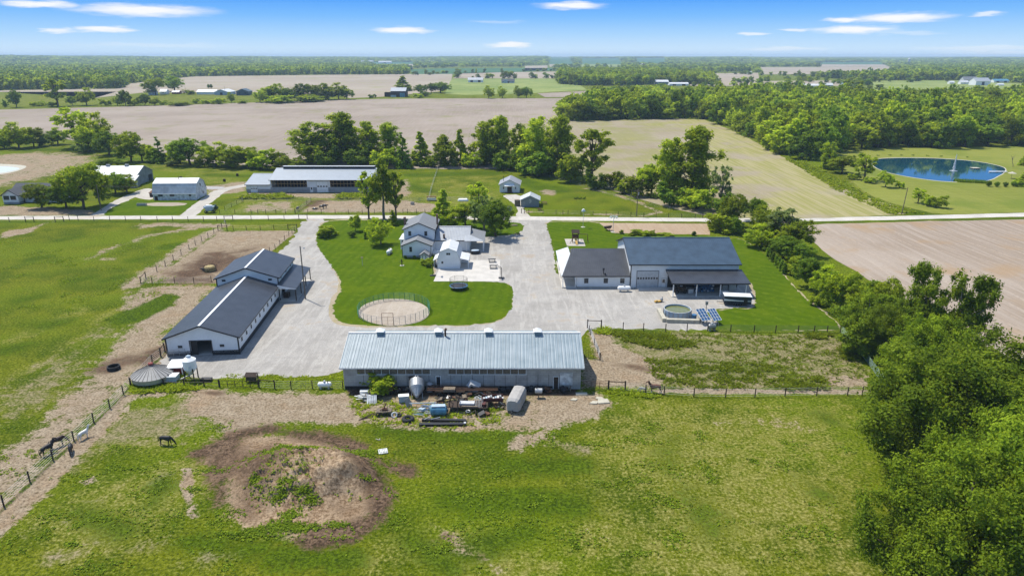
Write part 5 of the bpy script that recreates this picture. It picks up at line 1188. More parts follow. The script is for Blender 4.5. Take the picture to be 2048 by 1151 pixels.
PROTO = {}
def make_proto(key, kind, seed, leaf, n_clump, per, size, w=4.0, trunk=1.6, bark=None, single=False, fine=1.0):
    """height 10, crown half-width w; the crown and the trunk are separate meshes"""
    rng = np.random.RandomState(seed); bark = bark or BARK
    cen = []; rad = []
    if kind == 'broad':
        lobes = [(rng.normal(0, .34 * w, 2), rng.uniform(1.6 if single else 3.0, 7.9), rng.uniform(.42, .66)) for _ in range(9)] + [(np.zeros(2), 5.6, .80)]
        while len(cen) < n_clump:
            l = lobes[rng.randint(len(lobes))]; d = rng.normal(size=3); d /= np.linalg.norm(d); rr = rng.uniform(.55, 1)
            c = np.array([l[0][0], l[0][1], l[1]]) + d * rr * np.array([w * l[2], w * l[2], 2.0])
            hr = np.hypot(c[0], c[1]) / w
            if hr > 1.02 or c[2] > 9.5 or c[2] < trunk or (c[2] > 7.5 and hr > .75): continue
            cen.append(c); rad.append(w * rng.uniform(.13, .27) * fine)
    elif kind == 'tall':
        ph = rng.uniform(0, 6.28, 4)
        while len(cen) < n_clump:
            z = rng.uniform(max(.5, trunk * .6), 9.5); q = rng.uniform(0, 6.283)
            pr = math.sqrt(max(.05, 1 - ((z - 4.3) / 5.6) ** 2)) * (.72 + .22 * math.sin(2 * q + ph[0] + .5 * z) + .16 * math.sin(3 * q + ph[1] - .9 * z) + .12 * math.sin(1.7 * z + ph[2]))
            if z > 7.6 and math.sin(2 * q + ph[3]) < -.1: continue
            rr = w * pr * rng.uniform(.35, 1.0); cen.append(np.array([rr * math.cos(q), rr * math.sin(q), z])); rad.append(w * rng.uniform(.12, .25) * fine)
    elif kind == 'open':
        while len(cen) < n_clump:
            t = rng.uniform(0, 2 * math.pi); z = rng.uniform(trunk + .6, 9.4); q = w * rng.uniform(.25, 1.0) * (1 - .45 * abs(z - 6) / 4)
            cen.append(np.array([q * math.cos(t), q * math.sin(t), z])); rad.append(w * rng.uniform(.12, .24))
    elif kind == 'cone':
        for i in range(n_clump):
            z = trunk * .4 + (9.6 - trunk * .4) * rng.uniform(0, 1) ** 1.25; q = w * (1 - (z / 10.2) ** 1.5) * rng.uniform(.35, .85); t = rng.uniform(0, 6.283)
            cen.append(np.array([q * math.cos(t), q * math.sin(t), z])); rad.append(max(.14 * w, w * .34 * (1.05 - z / 10)))
    elif kind == 'column':
        for i in range(n_clump):
            z = rng.uniform(.4, 9.5); q = w * .55 * (1 - (z / 10) ** 3) * rng.uniform(.2, 1); t = rng.uniform(0, 6.283)
            cen.append(np.array([q * math.cos(t), q * math.sin(t), z])); rad.append(w * .42 * (1.05 - .6 * (z / 10) ** 2))
    elif kind == 'shrub':
        lobes = [(rng.normal(0, .45 * w, 2), rng.uniform(2.5, 6.5)) for _ in range(6)]
        while len(cen) < n_clump:
            l = lobes[rng.randint(6)]; c = np.array([l[0][0], l[0][1], l[1]]) + rng.normal(size=3) * np.array([w * .3, w * .3, 1.8])
            if np.hypot(c[0], c[1]) > w * .95 or c[2] > 8.8 or c[2] < .8: continue
            cen.append(c); rad.append(w * rng.uniform(.16, .30))
    elif kind == 'globe':
        for i in range(n_clump):
            d = rng.normal(size=3); d /= np.linalg.norm(d); c = np.array([0, 0, 5.0]) + d * np.array([w * .75, w * .75, 3.8]) * rng.uniform(.6, 1)
            cen.append(c); rad.append(w * .28)
    cen = np.array(cen); rad = np.array(rad)
    cnt = np.maximum(8, (per * (rad / rad.mean()) ** 2 * rng.uniform(.6, 1.3, len(rad)))).astype(int)
    V, F, T = leaf_quads(rng, cen, rad, cnt, size, flat={'tall': 1.15, 'broad': .85, 'open': .9}.get(kind, .85))
    limbs = []
    if kind in ('broad', 'tall', 'open', 'cone', 'column', 'globe'):
        top = 8.0 if kind != 'column' else 6
        limbs.append((bend(rng, (0, 0, -.15), (rng.normal(0, .15), rng.normal(0, .15), top), 5, .10 if kind != 'cone' else .02), .26 if kind != 'globe' else .15, .05))
        if kind in ('broad', 'tall', 'open'):
            order = rng.permutation(len(cen))[:(16 if kind != 'broad' else 12)]
            for i in order:
                z0 = max(trunk * .8, min(cen[i][2] - 1.2, 6) * rng.uniform(.55, .95))
                limbs.append((bend(rng, (0, 0, z0), cen[i], 3, .18), .11, .025))
    else:
        for i in range(6): limbs.append((bend(rng, rng.normal(0, .2, 3) * [1, 1, 0], cen[rng.randint(len(cen))], 3, .15), .10, .03))
    mb = limb_mesh(rng, limbs, 5)
    if single:                                     # far trees: crown and trunk in one mesh
        tv = np.array(mb.v); tf = np.array(mb.f)
        VV = np.concatenate([V, tv]); FF = np.concatenate([F, tf + len(V)])
        PROTO[key] = ('one', np_mesh(key, VV, FF, None, np.concatenate([T, np.zeros(len(tv))]), [leaf, bark], np.concatenate([np.zeros(len(F)), np.ones(len(tf))])), None, w)
    else:
        tm = bpy.data.meshes.new(key + '_trunk'); tm.from_pydata([tuple(x) for x in mb.v], [], mb.f); tm.materials.append(bark)
        for p in tm.polygons: p.use_smooth = True
        PROTO[key] = ('two', np_mesh(key + '_crown', V, F, leaf, T), tm, w)

make_proto('broad1', 'broad', 1, LEAF, 170, 78, .19, 4.4, .9, fine=.75)
make_proto('broad2', 'broad', 2, LEAF, 170, 78, .19, 4.2, .7, fine=.75)
make_proto('broadD', 'broad', 3, LEAF_DARK, 170, 78, .19, 4.3, .9, fine=.75)
make_proto('broadY', 'broad', 4, LEAF_YEL, 170, 78, .19, 4.4, .9, fine=.75)
make_proto('tall1', 'tall', 5, LEAF, 150, 95, .165, 2.8, .5, BARK_GREY)
make_proto('tall2', 'tall', 6, LEAF, 145, 95, .165, 2.6, .6, BARK_GREY)
make_proto('tallY', 'tall', 7, LEAF_YEL, 115, 95, .19, 2.8, .5, BARK_GREY)
make_proto('yardtall', 'tall', 25, LEAF, 90, 85, .19, 2.9, 6.2, BARK_GREY, fine=.9)
make_proto('open1', 'open', 8, LEAF_PALE, 46, 80, .24, 3.2, 2.2, BARK_GREY)
make_proto('open2', 'open', 9, LEAF, 50, 80, .25, 3.0, 2.6, BARK)
make_proto('cedar', 'cone', 10, LEAF_DARK, 70, 90, .24, 2.2, .6)
make_proto('spruce', 'cone', 11, LEAF, 74, 90, .26, 2.6, 1.4)
make_proto('arbor', 'column', 12, LEAF_DARK, 40, 90, .22, 1.5, .2)
make_proto('shrub1', 'shrub', 13, LEAF, 40, 110, .42, 5.0, 0)
make_proto('shrubY', 'shrub', 14, LEAF_YEL, 40, 110, .42, 5.0, 0)
make_proto('shrubD', 'shrub', 15, LEAF_DARK, 40, 110, .42, 5.0, 0)
make_proto('shrubP', 'shrub', 16, LEAF_PALE, 36, 90, .40, 5.0, 0)
make_proto('globe', 'globe', 17, LEAF_DARK, 40, 90, .45, 5.0, 0)
make_proto('lawn_tree', 'globe', 18, LEAF, 44, 90, .34, 3.3, 2.6)
make_proto('big1', 'broad', 21, LEAF_NEAR, 350, 330, .085, 5.2, 1.0, fine=.62)
make_proto('big2', 'broad', 22, LEAF_NEAR, 350, 330, .085, 5.4, .8, fine=.62)
make_proto('bigtall', 'tall', 23, LEAF_NEAR, 260, 190, .11, 3.6, 1.0, BARK_GREY, fine=.75)
for i, (kd, lf) in enumerate([('broad', LEAF), ('broad', LEAF_DARK), ('broad', LEAF_YEL), ('broad', LEAF), ('tall', LEAF), ('broad', LEAF_DARK)]):
    make_proto('wood%d' % i, kd, 40 + i, lf, 70, 46, .36, 4.3 if kd == 'broad' else 3.4, .3, None, True)
for i, lf in enumerate([LEAF, LEAF_DARK, LEAF]):
    make_proto('far%d' % i, 'broad', 60 + i, lf, 26, 22, .85, 5.0, .8, None, True)

NAMES = {'broad': 'broadleaf_tree', 'tall': 'cottonwood_tree', 'open': 'open_crowned_tree', 'cedar': 'cedar_tree', 'spruce': 'spruce_tree', 'arbor': 'arborvitae', 'shrub': 'shrub', 'globe': 'clipped_shrub', 'lawn_tree': 'young_tree', 'yardtall': 'cottonwood_tree', 'big': 'broadleaf_tree', 'bigtall': 'cottonwood_tree', 'wood': 'woodland_tree', 'far': 'woodland_tree'}
_trng = random.Random(77)
def tree(u, vb, vt, wpx, key, label=None, group=None, cat=None, name=None, hmin=0.4):
    """a plant with its foot at pixel (u, vb), its top at row vt and a crown wpx pixels wide"""
    mode, cm, tm, w = PROTO[key]
    b = G(u, vb); h = max(hmin, height_at(u, vb, vt)); sc = wpx * (1.34 if key.startswith('tall') else 1.17 if key.startswith('big') else 1.26) / px_per_m(u, vb) / (2 * w * .95)
    kind = ''.join(c for c in key if not c.isdigit()).rstrip('DYP')
    nm = name or NAMES.get(kind, 'broadleaf_tree')
    cat = cat or ('shrub' if 'shrub' in nm else 'tree')
    rz = _trng.uniform(0, 6.28); s = (sc, sc * _trng.uniform(.92, 1.08), h / 9.7)
    if mode == 'one':
        o = link(nm, cm); o.location = b; o.scale = s; o.rotation_euler = (0, 0, rz); return tag(o, label, cat, group)
    e = thing(nm, label, cat, b, rz, group); e.scale = s
    link('crown' if 'shrub' not in nm else 'foliage', cm, e); link('trunk' if 'shrub' not in nm else 'stem', tm, e)
    return e

# windbreak behind the barns, from the left
T = tree
def many(rows, group):
    for r in rows: T(*r[:5], r[5], group, *(r[6:]))
many([
 (632, 325, 246, 78, 'tall1', 'widest cottonwood at the left end of the windbreak above the cattle barn'),
 (690, 323, 226, 66, 'tall2', 'tallest green cottonwood rising behind the middle of the cattle barn roof'),
 (738, 325, 244, 54, 'tall1', 'loose cottonwood directly behind the right half of the cattle barn'),
 (780, 328, 246, 48, 'tall2', 'narrow cottonwood beside the dark cedar in the windbreak'),
 (806, 335, 264, 32, 'cedar', 'dark pointed cedar at the right end of the cottonwood clump'),
 (842, 330, 264, 40, 'spruce', 'broad pale green conifer standing alone in the windbreak gap'),
 (888, 332, 271, 46, 'tallY', 'short yellowish tree left of the slender windbreak conifer'),
 (921, 330, 259, 32, 'spruce', 'slender dark conifer in the middle of the windbreak'),
 (973, 330, 242, 62, 'tall1', 'pale cottonwood right of the slender windbreak conifer'),
 (1003, 331, 233, 48, 'tall2', 'tall cottonwood behind the white cottage, next to the pale one'),
 (1040, 338, 250, 44, 'tallY', 'smaller yellow green cottonwood just above the white cottage roof'),
 (1072, 345, 236, 66, 'tall1', 'dense tall cottonwood at the bend of the windbreak'),
 (1120, 350, 233, 64, 'tall2', 'large cottonwood with flat top where the windbreak turns downhill'),
 (1182, 366, 257, 72, 'open2', 'open branched tree with wide spread limbs at windbreak end'),
 (1334, 396, 278, 60, 'tall1', 'left twin of the big cottonwoods above the gravel road'),
 (1387, 402, 255, 78, 'tall2', 'tallest cottonwood above the gravel road, right of its twin'),
 (1441, 415, 332, 40, 'open1', 'thin airy tree leaning out over the stubble field'),
 (1302, 392, 314, 52, 'broad2', 'low bushy tree tucked left of the twin cottonwoods'),
], 'trees of the windbreak')
many([
 (655, 332, 290, 40, 'shrubD', 'dark undergrowth shrub beneath the widest windbreak cottonwood'), (720, 332, 285, 50, 'shrubD', 'dark undergrowth shrub beneath the tallest windbreak cottonwood'), (770, 335, 290, 44, 'shrub1', 'green undergrowth shrub at the foot of the dark cedar'),
 (865, 334, 305, 24, 'shrub1', 'small shrub between the lone conifer and the yellowish tree'), (945, 334, 298, 34, 'shrub1', 'shrub right of the slender windbreak conifer'), (1020, 340, 290, 50, 'shrubD', 'dark thicket at the foot of the pale cottonwood'),
 (1075, 352, 300, 60, 'shrubD', 'dark thicket under the dense cottonwood at the windbreak bend'), (1140, 362, 300, 50, 'shrub1', 'thicket under the flat topped cottonwood'), (1190, 378, 335, 36, 'shrubD', 'dark shrub at the foot of the open branched tree'),
 (1226, 378, 342, 30, 'shrubY', 'lone yellow green shrub right of the open branched tree'), (1250, 384, 355, 42, 'shrub1', 'first of two shrubs between the lone shrub and bushy tree'), (1276, 392, 352, 44, 'shrubY', 'pale shrub beside the wooden pole above the road'),
 (1345, 412, 362, 56, 'shrubD', 'dark shrub at the foot of the left twin cottonwood'), (1395, 418, 370, 60, 'shrub1', 'broad shrub at the foot of the tallest road cottonwood'), (1440, 425, 385, 44, 'shrubD', 'dark shrub under the thin airy tree'),
], 'undergrowth of the windbreak')
many([
 (10, 296, 254, 42, 'shrub1', 'hedgerow bush at the left edge of the photo'), (38, 296, 244, 48, 'broad1', 'rounded hedgerow tree nearest the left edge'), (68, 294, 256, 40, 'broadY', 'yellowish low hedgerow tree, second from the left edge'),
 (90, 292, 264, 28, 'shrubP', 'greyish hedge shrub left of the tall hedgerow tree'), (116, 289, 253, 36, 'broadD', 'dark low tree just left of the tall hedgerow tree'), (156, 296, 216, 62, 'open2', 'tallest hedgerow tree on the left with loose crown'),
 (200, 300, 226, 50, 'broad1', 'second tallest hedgerow tree beside the loose crowned one'), (180, 303, 246, 50, 'broad2', 'bright bushy tree in front of the two tallest hedgerow trees'), (218, 310, 252, 52, 'broadD', 'dark rounded hedgerow tree above the barn roof tree'),
 (170, 304, 283, 34, 'shrubP', 'silvery shrub at the hedge foot left of the dark rounded tree'), (262, 323, 264, 54, 'broadY', 'light green hedgerow tree behind the grey barn'), (285, 323, 281, 40, 'broad2', 'low hedgerow tree right of the light green one'),
 (303, 324, 283, 28, 'shrub1', 'narrow shrub left of the hedgerow cedar'), (320, 326, 273, 26, 'cedar', 'narrow dark cedar in the left hedgerow'), (352, 326, 284, 32, 'shrub1', 'shrub between the hedgerow cedar and the big dark tree'),
 (381, 329, 264, 62, 'broadD', 'big dark round tree in the hedgerow left of the cattle barn'), (433, 332, 284, 52, 'broad1', 'low tree right of the big dark hedgerow tree'), (463, 334, 290, 50, 'shrubY', 'yellowish thicket in the hedgerow left of the cattle barn'),
 (494, 336, 290, 46, 'broad2', 'bushy tree behind the low wing of the cattle barn'), (524, 338, 292, 48, 'shrub1', 'thicket above the left end of the cattle barn'), (560, 337, 306, 46, 'shrubY', 'bright thicket above the cattle barn roof'), (590, 334, 312, 34, 'shrub1', 'low shrub left of the widest windbreak cottonwood'),
 (345, 331, 316, 26, 'shrubP', 'pale flowering shrub below the big dark hedgerow tree'), (410, 333, 310, 30, 'shrubY', 'small bright shrub right of the big dark hedgerow tree'),
], 'plants of the left hedgerow')
many([
 (220, 336, 314, 38, 'broadD', 'small round tree behind the grey barn roof'), (84, 415, 368, 50, 'broadY', 'yellowish tree in front of the ranch house porch'), (133, 416, 358, 58, 'broadD', 'dark tree between the ranch house and the tall shade tree'),
 (168, 418, 329, 74, 'broadY', 'tall yellow green shade tree with reddish trunk by the ranch house'), (200, 408, 340, 44, 'broadY', 'yellow crowned tree right behind the tall shade tree'), (232, 388, 336, 46, 'broadD', 'dark tree in front of the grey barn'), (255, 386, 350, 36, 'broad1', 'smaller round tree beside the grey barn lean-to'),
], 'trees around the ranch house')
# yard trees
T(768, 437, 319, 54, 'yardtall', 'tall multi stemmed tree beside the road at the lawn top'); T(738, 437, 345, 36, 'open2', 'thin leaning tree left of the tall multi stemmed tree'); T(792, 437, 342, 34, 'open2', 'thin tree just right of the tall multi stemmed tree')
T(711, 462, 427, 22, 'lawn_tree', 'young round headed tree near the top of the lawn'); T(653, 472, 450, 32, 'shrubY', 'large rounded yellowish shrub at the left lawn edge'); T(645, 474, 465, 17, 'globe', 'low dark shrub in front of the yellowish one')
T(704, 474, 460.5, 14, 'globe', 'dark clipped globe shrub below the young tree'); T(731, 477, 462, 9, 'arbor', 'small upright evergreen left of the lawn maple'); T(762, 488, 436, 44, 'broad1', 'rounded maple standing on the lawn left of the house')
T(786, 450, 420, 19, 'spruce', 'dense upright bush beside the tall multi stemmed tree'); T(887, 448, 379, 42, 'spruce', 'dark conical tree behind the silver house roof'); T(930, 456, 398, 56, 'broad2', 'bushy tree behind the silver house roof')
T(957, 440, 366, 42, 'open2', 'loose tall tree behind the bushy yard tree'); T(968, 462, 392, 46, 'open1', 'pale brownish tree left of the big parking tree'); T(992, 473, 384, 62, 'broadD', 'large dark tree shading the gravel parking area'); T(860, 439, 427, 16, 'shrub1', 'small bush by the road behind the house roof')
T(757, 775, 733, 68, 'shrub1', 'climbing bush against the shaded wall of the low barn', hmin=2.5)
T(856, 529, 514, 22, 'shrub1', 'flowering bush beside the little white well house'); T(857, 534, 524, 12, 'globe', 'small dark shrub below the flowering bush'); T(810, 516.5, 510, 6, 'globe', 'tiny dark shrub at the left of the house foundation'); T(829, 517, 510, 6, 'globe', 'tiny dark shrub at the middle of the house foundation')
for r in [(1243, 467, 458, 10, 'shrub1', 'small dark bush at the left garden edge'), (1279, 469, 457, 32, 'shrub1', 'largest bush along the garden edge'), (1302, 470, 459, 16, 'shrub1', 'medium bush right of the largest garden bush'), (1388, 471, 462, 10, 'arbor', 'upright shrub at the right garden edge'), (1265, 470, 465, 14, 'shrubY', 'low pale plant left of the largest garden bush'), (1330, 470, 466, 24, 'shrubY', 'low row plant in the garden border middle')]: T(*r[:5], r[5], 'garden border plants')
# hedgerow down the right side
many([
 (1428, 452, 424, 28, 'shrub1', 'round bush where the hedgerow meets the road'), (1466, 455, 390, 54, 'broadY', 'bright tree at the top of the right hedgerow'), (1505, 442, 386, 40, 'broadD', 'dark round tree at the top of the right hedgerow'), (1527, 462, 410, 50, 'broad1', 'light tree right of the dark round hedgerow tree'),
 (1446, 463, 426, 48, 'shrubY', 'bright bush beside the garden plot corner'), (1467, 467, 430, 34, 'shrubD', 'dark bush right of the garden plot'), (1545, 482, 424, 62, 'broadY', 'yellow green tree in the hedgerow beside the shop roof'), (1568, 492, 418, 58, 'open1', 'greyish half bare tree beside the tilled field corner'),
 (1588, 506, 432, 58, 'broad2', 'dense hedgerow tree at the tilled field corner'), (1524, 495, 450, 50, 'broad1', 'low tree above the row of small arborvitae'), (1568, 516, 462, 58, 'broadD', 'dark tree behind the row of arborvitae'), (1600, 521, 480, 42, 'broadD', 'small dark tree at the edge of the tilled field'),
 (1586, 527, 505, 34, 'shrubY', 'pale shrub behind the last arborvitae'), (1600, 552, 528, 36, 'shrub1', 'low shrub between the arborvitae and the dark hedge tree'), (1621, 576, 504, 58, 'broadD', 'dark hedge tree alone above the lawn bend'), (1651, 592, 533, 46, 'broad1', 'round green hedge tree right of the lone dark one'),
 (1677, 628, 545, 62, 'broadY', 'brownish tree at the lawn edge by the fence'), (1712, 640, 560, 60, 'broad2', 'loose tree behind the brownish lawn edge tree'), (1742, 612, 550, 44, 'broadD', 'dark tree peeking over the hedge from the field side'), (1757, 662, 560, 74, 'broadY', 'feathery light tree above the fence corner'),
 (1640, 610, 585, 30, 'shrub1', 'low hedge shrub at the lawn bend'), (1700, 650, 615, 50, 'shrubD', 'dark shrub casting shade on the lawn near the fence corner'),
], 'trees of the right hedgerow')
many([
 (1733, 705, 585, 108, 'bigtall', 'dense dark tree beside the fence corner'), (1785, 725, 598, 118, 'big2', 'broad tree behind the green pipe fence'), (1822, 742, 532, 96, 'bigtall', 'tall dense tree standing above the right hedgerow'), (1895, 770, 548, 118, 'bigtall', 'tall open tree leaning over the tilled field'), (1842, 800, 630, 150, 'big1', 'broad low tree below the two tall hedgerow trees'),
 (1818, 930, 735, 180, 'big2', 'leafy tree overhanging the end of the paddock fence'), (1915, 985, 684, 330, 'big1', 'largest foreground tree at the right side'), (2055, 940, 655, 330, 'big2', 'large tree cut by the right edge of the photo'), (1885, 1235, 905, 310, 'big2', 'foreground tree at the bottom right, left one of two'), (2050, 1250, 880, 360, 'big1', 'foreground tree in the bottom right corner'), (1960, 1120, 800, 240, 'big1', 'foreground tree between the largest and the corner trees'),
], 'big trees of the right foreground')
for i in range(7):
    t = i / 6; T(1535 + 33 * t, 512 + 35 * t, 494 + 30 * t, 9.5 + t * 2.5, 'arbor', ['farthest arborvitae of the row beside the shop lawn', 'second farthest arborvitae of the lawn row', 'third arborvitae from the far end of the lawn row', 'middle arborvitae of the lawn row', 'third nearest arborvitae of the lawn row', 'second nearest arborvitae of the lawn row', 'nearest and tallest arborvitae of the row beside the shop lawn'][i], 'arborvitae row')
for (u, v), l in zip([(1499, 477), (1503, 485), (1514, 490), (1521, 497), (1528, 502)], ['farthest', 'second', 'third', 'fourth', 'nearest']): T(u, v, v - 9, 8, 'globe', l + ' small round shrub of the line beyond the arborvitae', 'small shrubs beyond the arborvitae')
many([
 (1654, 337, 285, 28, 'tall1', 'slim tree standing left of the round pond tree'), (1683, 347, 307, 46, 'broad2', 'round leafy tree left of the pond'), (1727, 360, 308, 38, 'open2', 'flat topped tree with bare trunk beside the pond'), (1771, 374, 339, 26, 'broad2', 'crooked small tree in front of the pond'), (1798, 376, 359, 15, 'shrub1', 'small bush in front of the pond, right of the crooked tree'),
 (1709, 359, 344, 20, 'shrub1', 'bush left of the flat topped tree'), (1740, 366, 352, 22, 'shrub1', 'bush at the foot of the flat topped tree'), (1835, 406, 376, 22, 'open2', 'thin shrub with a bare twig by the road pole'), (1853, 411, 385, 20, 'shrub1', 'middle bush of the three near the road pole'), (1877, 415, 387, 28, 'shrub1', 'largest bush of the three near the road pole'),
 (1976, 373, 360, 10, 'globe', 'first small round shrub right of the pond reeds'), (1993, 374, 362, 9, 'globe', 'second small round shrub right of the pond reeds'), (2010, 374, 363, 9, 'globe', 'third small round shrub right of the pond reeds'), (2027, 373, 361, 10, 'globe', 'fourth small round shrub right of the pond reeds'), (2044, 372, 344, 28, 'spruce', 'dark conifer at the right edge by the pond'), (2046, 331, 311, 18, 'spruce', 'conifer behind the pond at the right edge'),
], 'plants around the pond')
many([
 (33, 215, 172, 24, 'broadD', 'narrow dark tree at the far field edge nearest the left'), (116, 213, 158, 38, 'open2', 'tall loose tree at the far field edge'), (145, 211, 188, 17, 'broadD', 'small dark tree right of the tall loose far tree'), (174, 211, 176, 32, 'broad1', 'round tree at the far field edge, left of the dark oval'), (252, 212, 173, 23, 'broadD', 'dark oval tree at the far field edge'), (290, 211, 183, 21, 'broadD', 'dark tree in front of the white farm sheds'),
 (80, 212, 201, 26, 'shrub1', 'low bush left of the tall loose far tree'), (12, 214, 198, 12, 'shrubD', 'small bush at the far left edge of the far field'), (103, 213, 202, 16, 'shrub1', 'low bush beside the tall loose far tree'), (211, 211, 196, 20, 'shrub1', 'bush right of the round far tree'), (235, 211, 193, 18, 'broad1', 'small tree left of the dark oval far tree'), (270, 211, 195, 20, 'shrub1', 'bush right of the dark oval far tree'), (310, 211, 195, 20, 'broad1', 'bright small tree right of the far dark tree'), (328, 210, 199, 14, 'shrub1', 'bush below the farm trees'), (357, 211, 203, 40, 'shrubY', 'long low thicket at the far field edge'), (393, 207, 195, 15, 'shrub1', 'bush in front of the long white shed'), (413, 208, 198, 22, 'shrub1', 'bush right of the one before the long white shed'), (437, 208, 194, 24, 'shrub1', 'largest bush in front of the grey gabled shed'), (463, 205, 184, 14, 'broad1', 'small tree in front of the dark blue house'), (485, 207, 200, 20, 'shrub1', 'low bush below the dark blue house'),
 (311, 190, 156, 38, 'broadY', 'big willow like tree at the white farm'), (349, 183, 146, 40, 'broadD', 'big dark round tree at the white farm'), (378, 189, 178, 22, 'shrub1', 'round bush left of the long white shed'), (417.5, 178, 166, 5, 'broadD', 'left one of two tiny trees behind the long white shed'), (423, 178, 166, 5.5, 'broadD', 'right one of two tiny trees behind the long white shed'),
 (520, 205, 180, 26, 'broad1', 'left end tree of the bright far clump'), (545, 204, 164, 40, 'broad2', 'tallest tree of the bright far clump'), (575, 204, 170, 34, 'broadD', 'dark tree inside the bright far clump'), (601, 202, 168, 32, 'tallY', 'yellowish tree left of centre in the far clump'), (625, 201, 168, 30, 'broadY', 'yellow tree in the centre of the far clump'), (650, 200, 167, 32, 'tallY', 'yellow green tree right of centre in the far clump'), (678, 199, 166, 36, 'broad1', 'rounded tree near the right end of the far clump'), (694, 199, 172, 24, 'broadD', 'dark tree at the right end of the far clump'), (560, 206, 188, 50, 'shrub1', 'low growth in front of the far clump, left'), (620, 203, 186, 60, 'shrub1', 'low growth in front of the far clump, middle'),
 (806, 182, 152, 34, 'spruce', 'ragged conifer behind the dark far barn'), (841, 187, 165, 22, 'broadD', 'small dark tree right of the dark far barn'), (862, 186, 162, 22, 'broadD', 'rounded dark tree between the far barn and largest dark tree'), (881, 186, 159, 32, 'broadD', 'largest dark tree right of the dark far barn'), (851, 193, 178, 22, 'shrubP', 'purplish bush in front of the dark far trees'), (836, 196, 185, 18, 'shrub1', 'bush near the far field edge right of the dark barn'), (745, 196, 186, 14, 'shrubP', 'thin bush left of the dark far barn'),
 (977, 197, 171, 20, 'broad1', 'far field tree, first from the left of four'), (1005, 196.5, 172.5, 16, 'broad1', 'far field tree, second from the left of four'), (1036, 196, 171.5, 17, 'broad1', 'far field tree, third from the left of four'), (1053, 196, 169, 20, 'broadD', 'far field tree, rightmost and darkest of four'), (1187, 195.5, 172, 9, 'tall1', 'left one of three slim trees before the wood'), (1194, 195.5, 172.5, 8, 'tall1', 'middle one of three slim trees before the wood'), (1202, 195.5, 170.5, 9, 'tall1', 'right one of three slim trees before the wood'),
], 'trees of the far fields')

# woods: the trees that show largest one by one, the rest as one mass
def in_poly(poly, X, Y): return signed_dist(poly, X, Y) < 0
def fill(poly_px, spacing, seed):
    w = np.array(wpts(poly_px)); rng = np.random.RandomState(seed)
    x0, y0 = w.min(0); x1, y1 = w.max(0)
    gx, gy = np.meshgrid(np.arange(x0, x1, spacing), np.arange(y0, y1, spacing))
    gx = gx.ravel() + rng.uniform(-.42, .42, gx.size) * spacing; gy = gy.ravel() + rng.uniform(-.42, .42, gy.size) * spacing
    k = in_poly(w, gx, gy); return gx[k], gy[k], rng
MASS = []                                       # (x, y, z, sxy, sz, index)
def wood(poly, spacing, hlo, hhi, seed, n_single, label, group, wide=1.15):
    x, y, rng = fill(poly, spacing, seed)
    order = np.argsort(np.hypot(x, y)); n = 0
    for q, i in enumerate(order):
        h = rng.uniform(hlo, hhi) * rng.choice([.72, .9, 1, 1, 1.1]); k = rng.randint(6); pw = PROTO['wood%d' % k][3]; s = spacing * wide / (2 * pw) * rng.uniform(1.15, 1.7)
        if n < n_single:
            o = link('woodland_tree', PROTO['wood%d' % k][1]); o.location = (x[i], y[i], 0); o.scale = (s, s, h / 9.7); o.rotation_euler = (0, 0, rng.uniform(0, 6.28)); tag(o, label, 'tree', group); n += 1
        else: MASS.append((x[i], y[i], 0, s, h / 9.7, k))
wood([(1122, 240), (1130, 226), (1200, 215), (1320, 207), (1450, 200), (1560, 198), (1650, 203), (1740, 212), (1900, 214), (2000, 206), (2048, 200), (2600, 190), (2600, 284), (2048, 293), (1668, 299), (1650, 312), (1622, 322), (1592, 318), (1545, 300), (1470, 262), (1440, 250), (1390, 237), (1160, 242)], 10.5, 14, 23, 3, 290, 'green tree in the dense woodland right of the stubble field', 'woodland trees right of the stubble field')
wood([(1118, 168), (1120, 148), (1180, 146), (1300, 147), (1420, 156), (1430, 170), (1330, 168), (1240, 172), (1160, 171)], 12, 14, 22, 5, 0, '', '')
wood([(1180, 196), (1240, 190), (1330, 182), (1345, 196), (1340, 199), (1210, 203)], 13, 9, 14, 6, 0, '', '')
for u, h in [(1063, 13), (1072, 9), (1093, 13), (1103, 8), (1115, 14), (1126, 13), (917, 16), (955, 10), (984, 11), (975, 12), (945, 6), (1010, 18), (1020, 16), (1030, 10)]:
    o = T(u, 157 if u > 1000 or u > 960 else 156, 157 - h, h * .95, 'wood%d' % (u % 6), 'small round tree in the line along the far green hay field', 'trees along the far hay field')
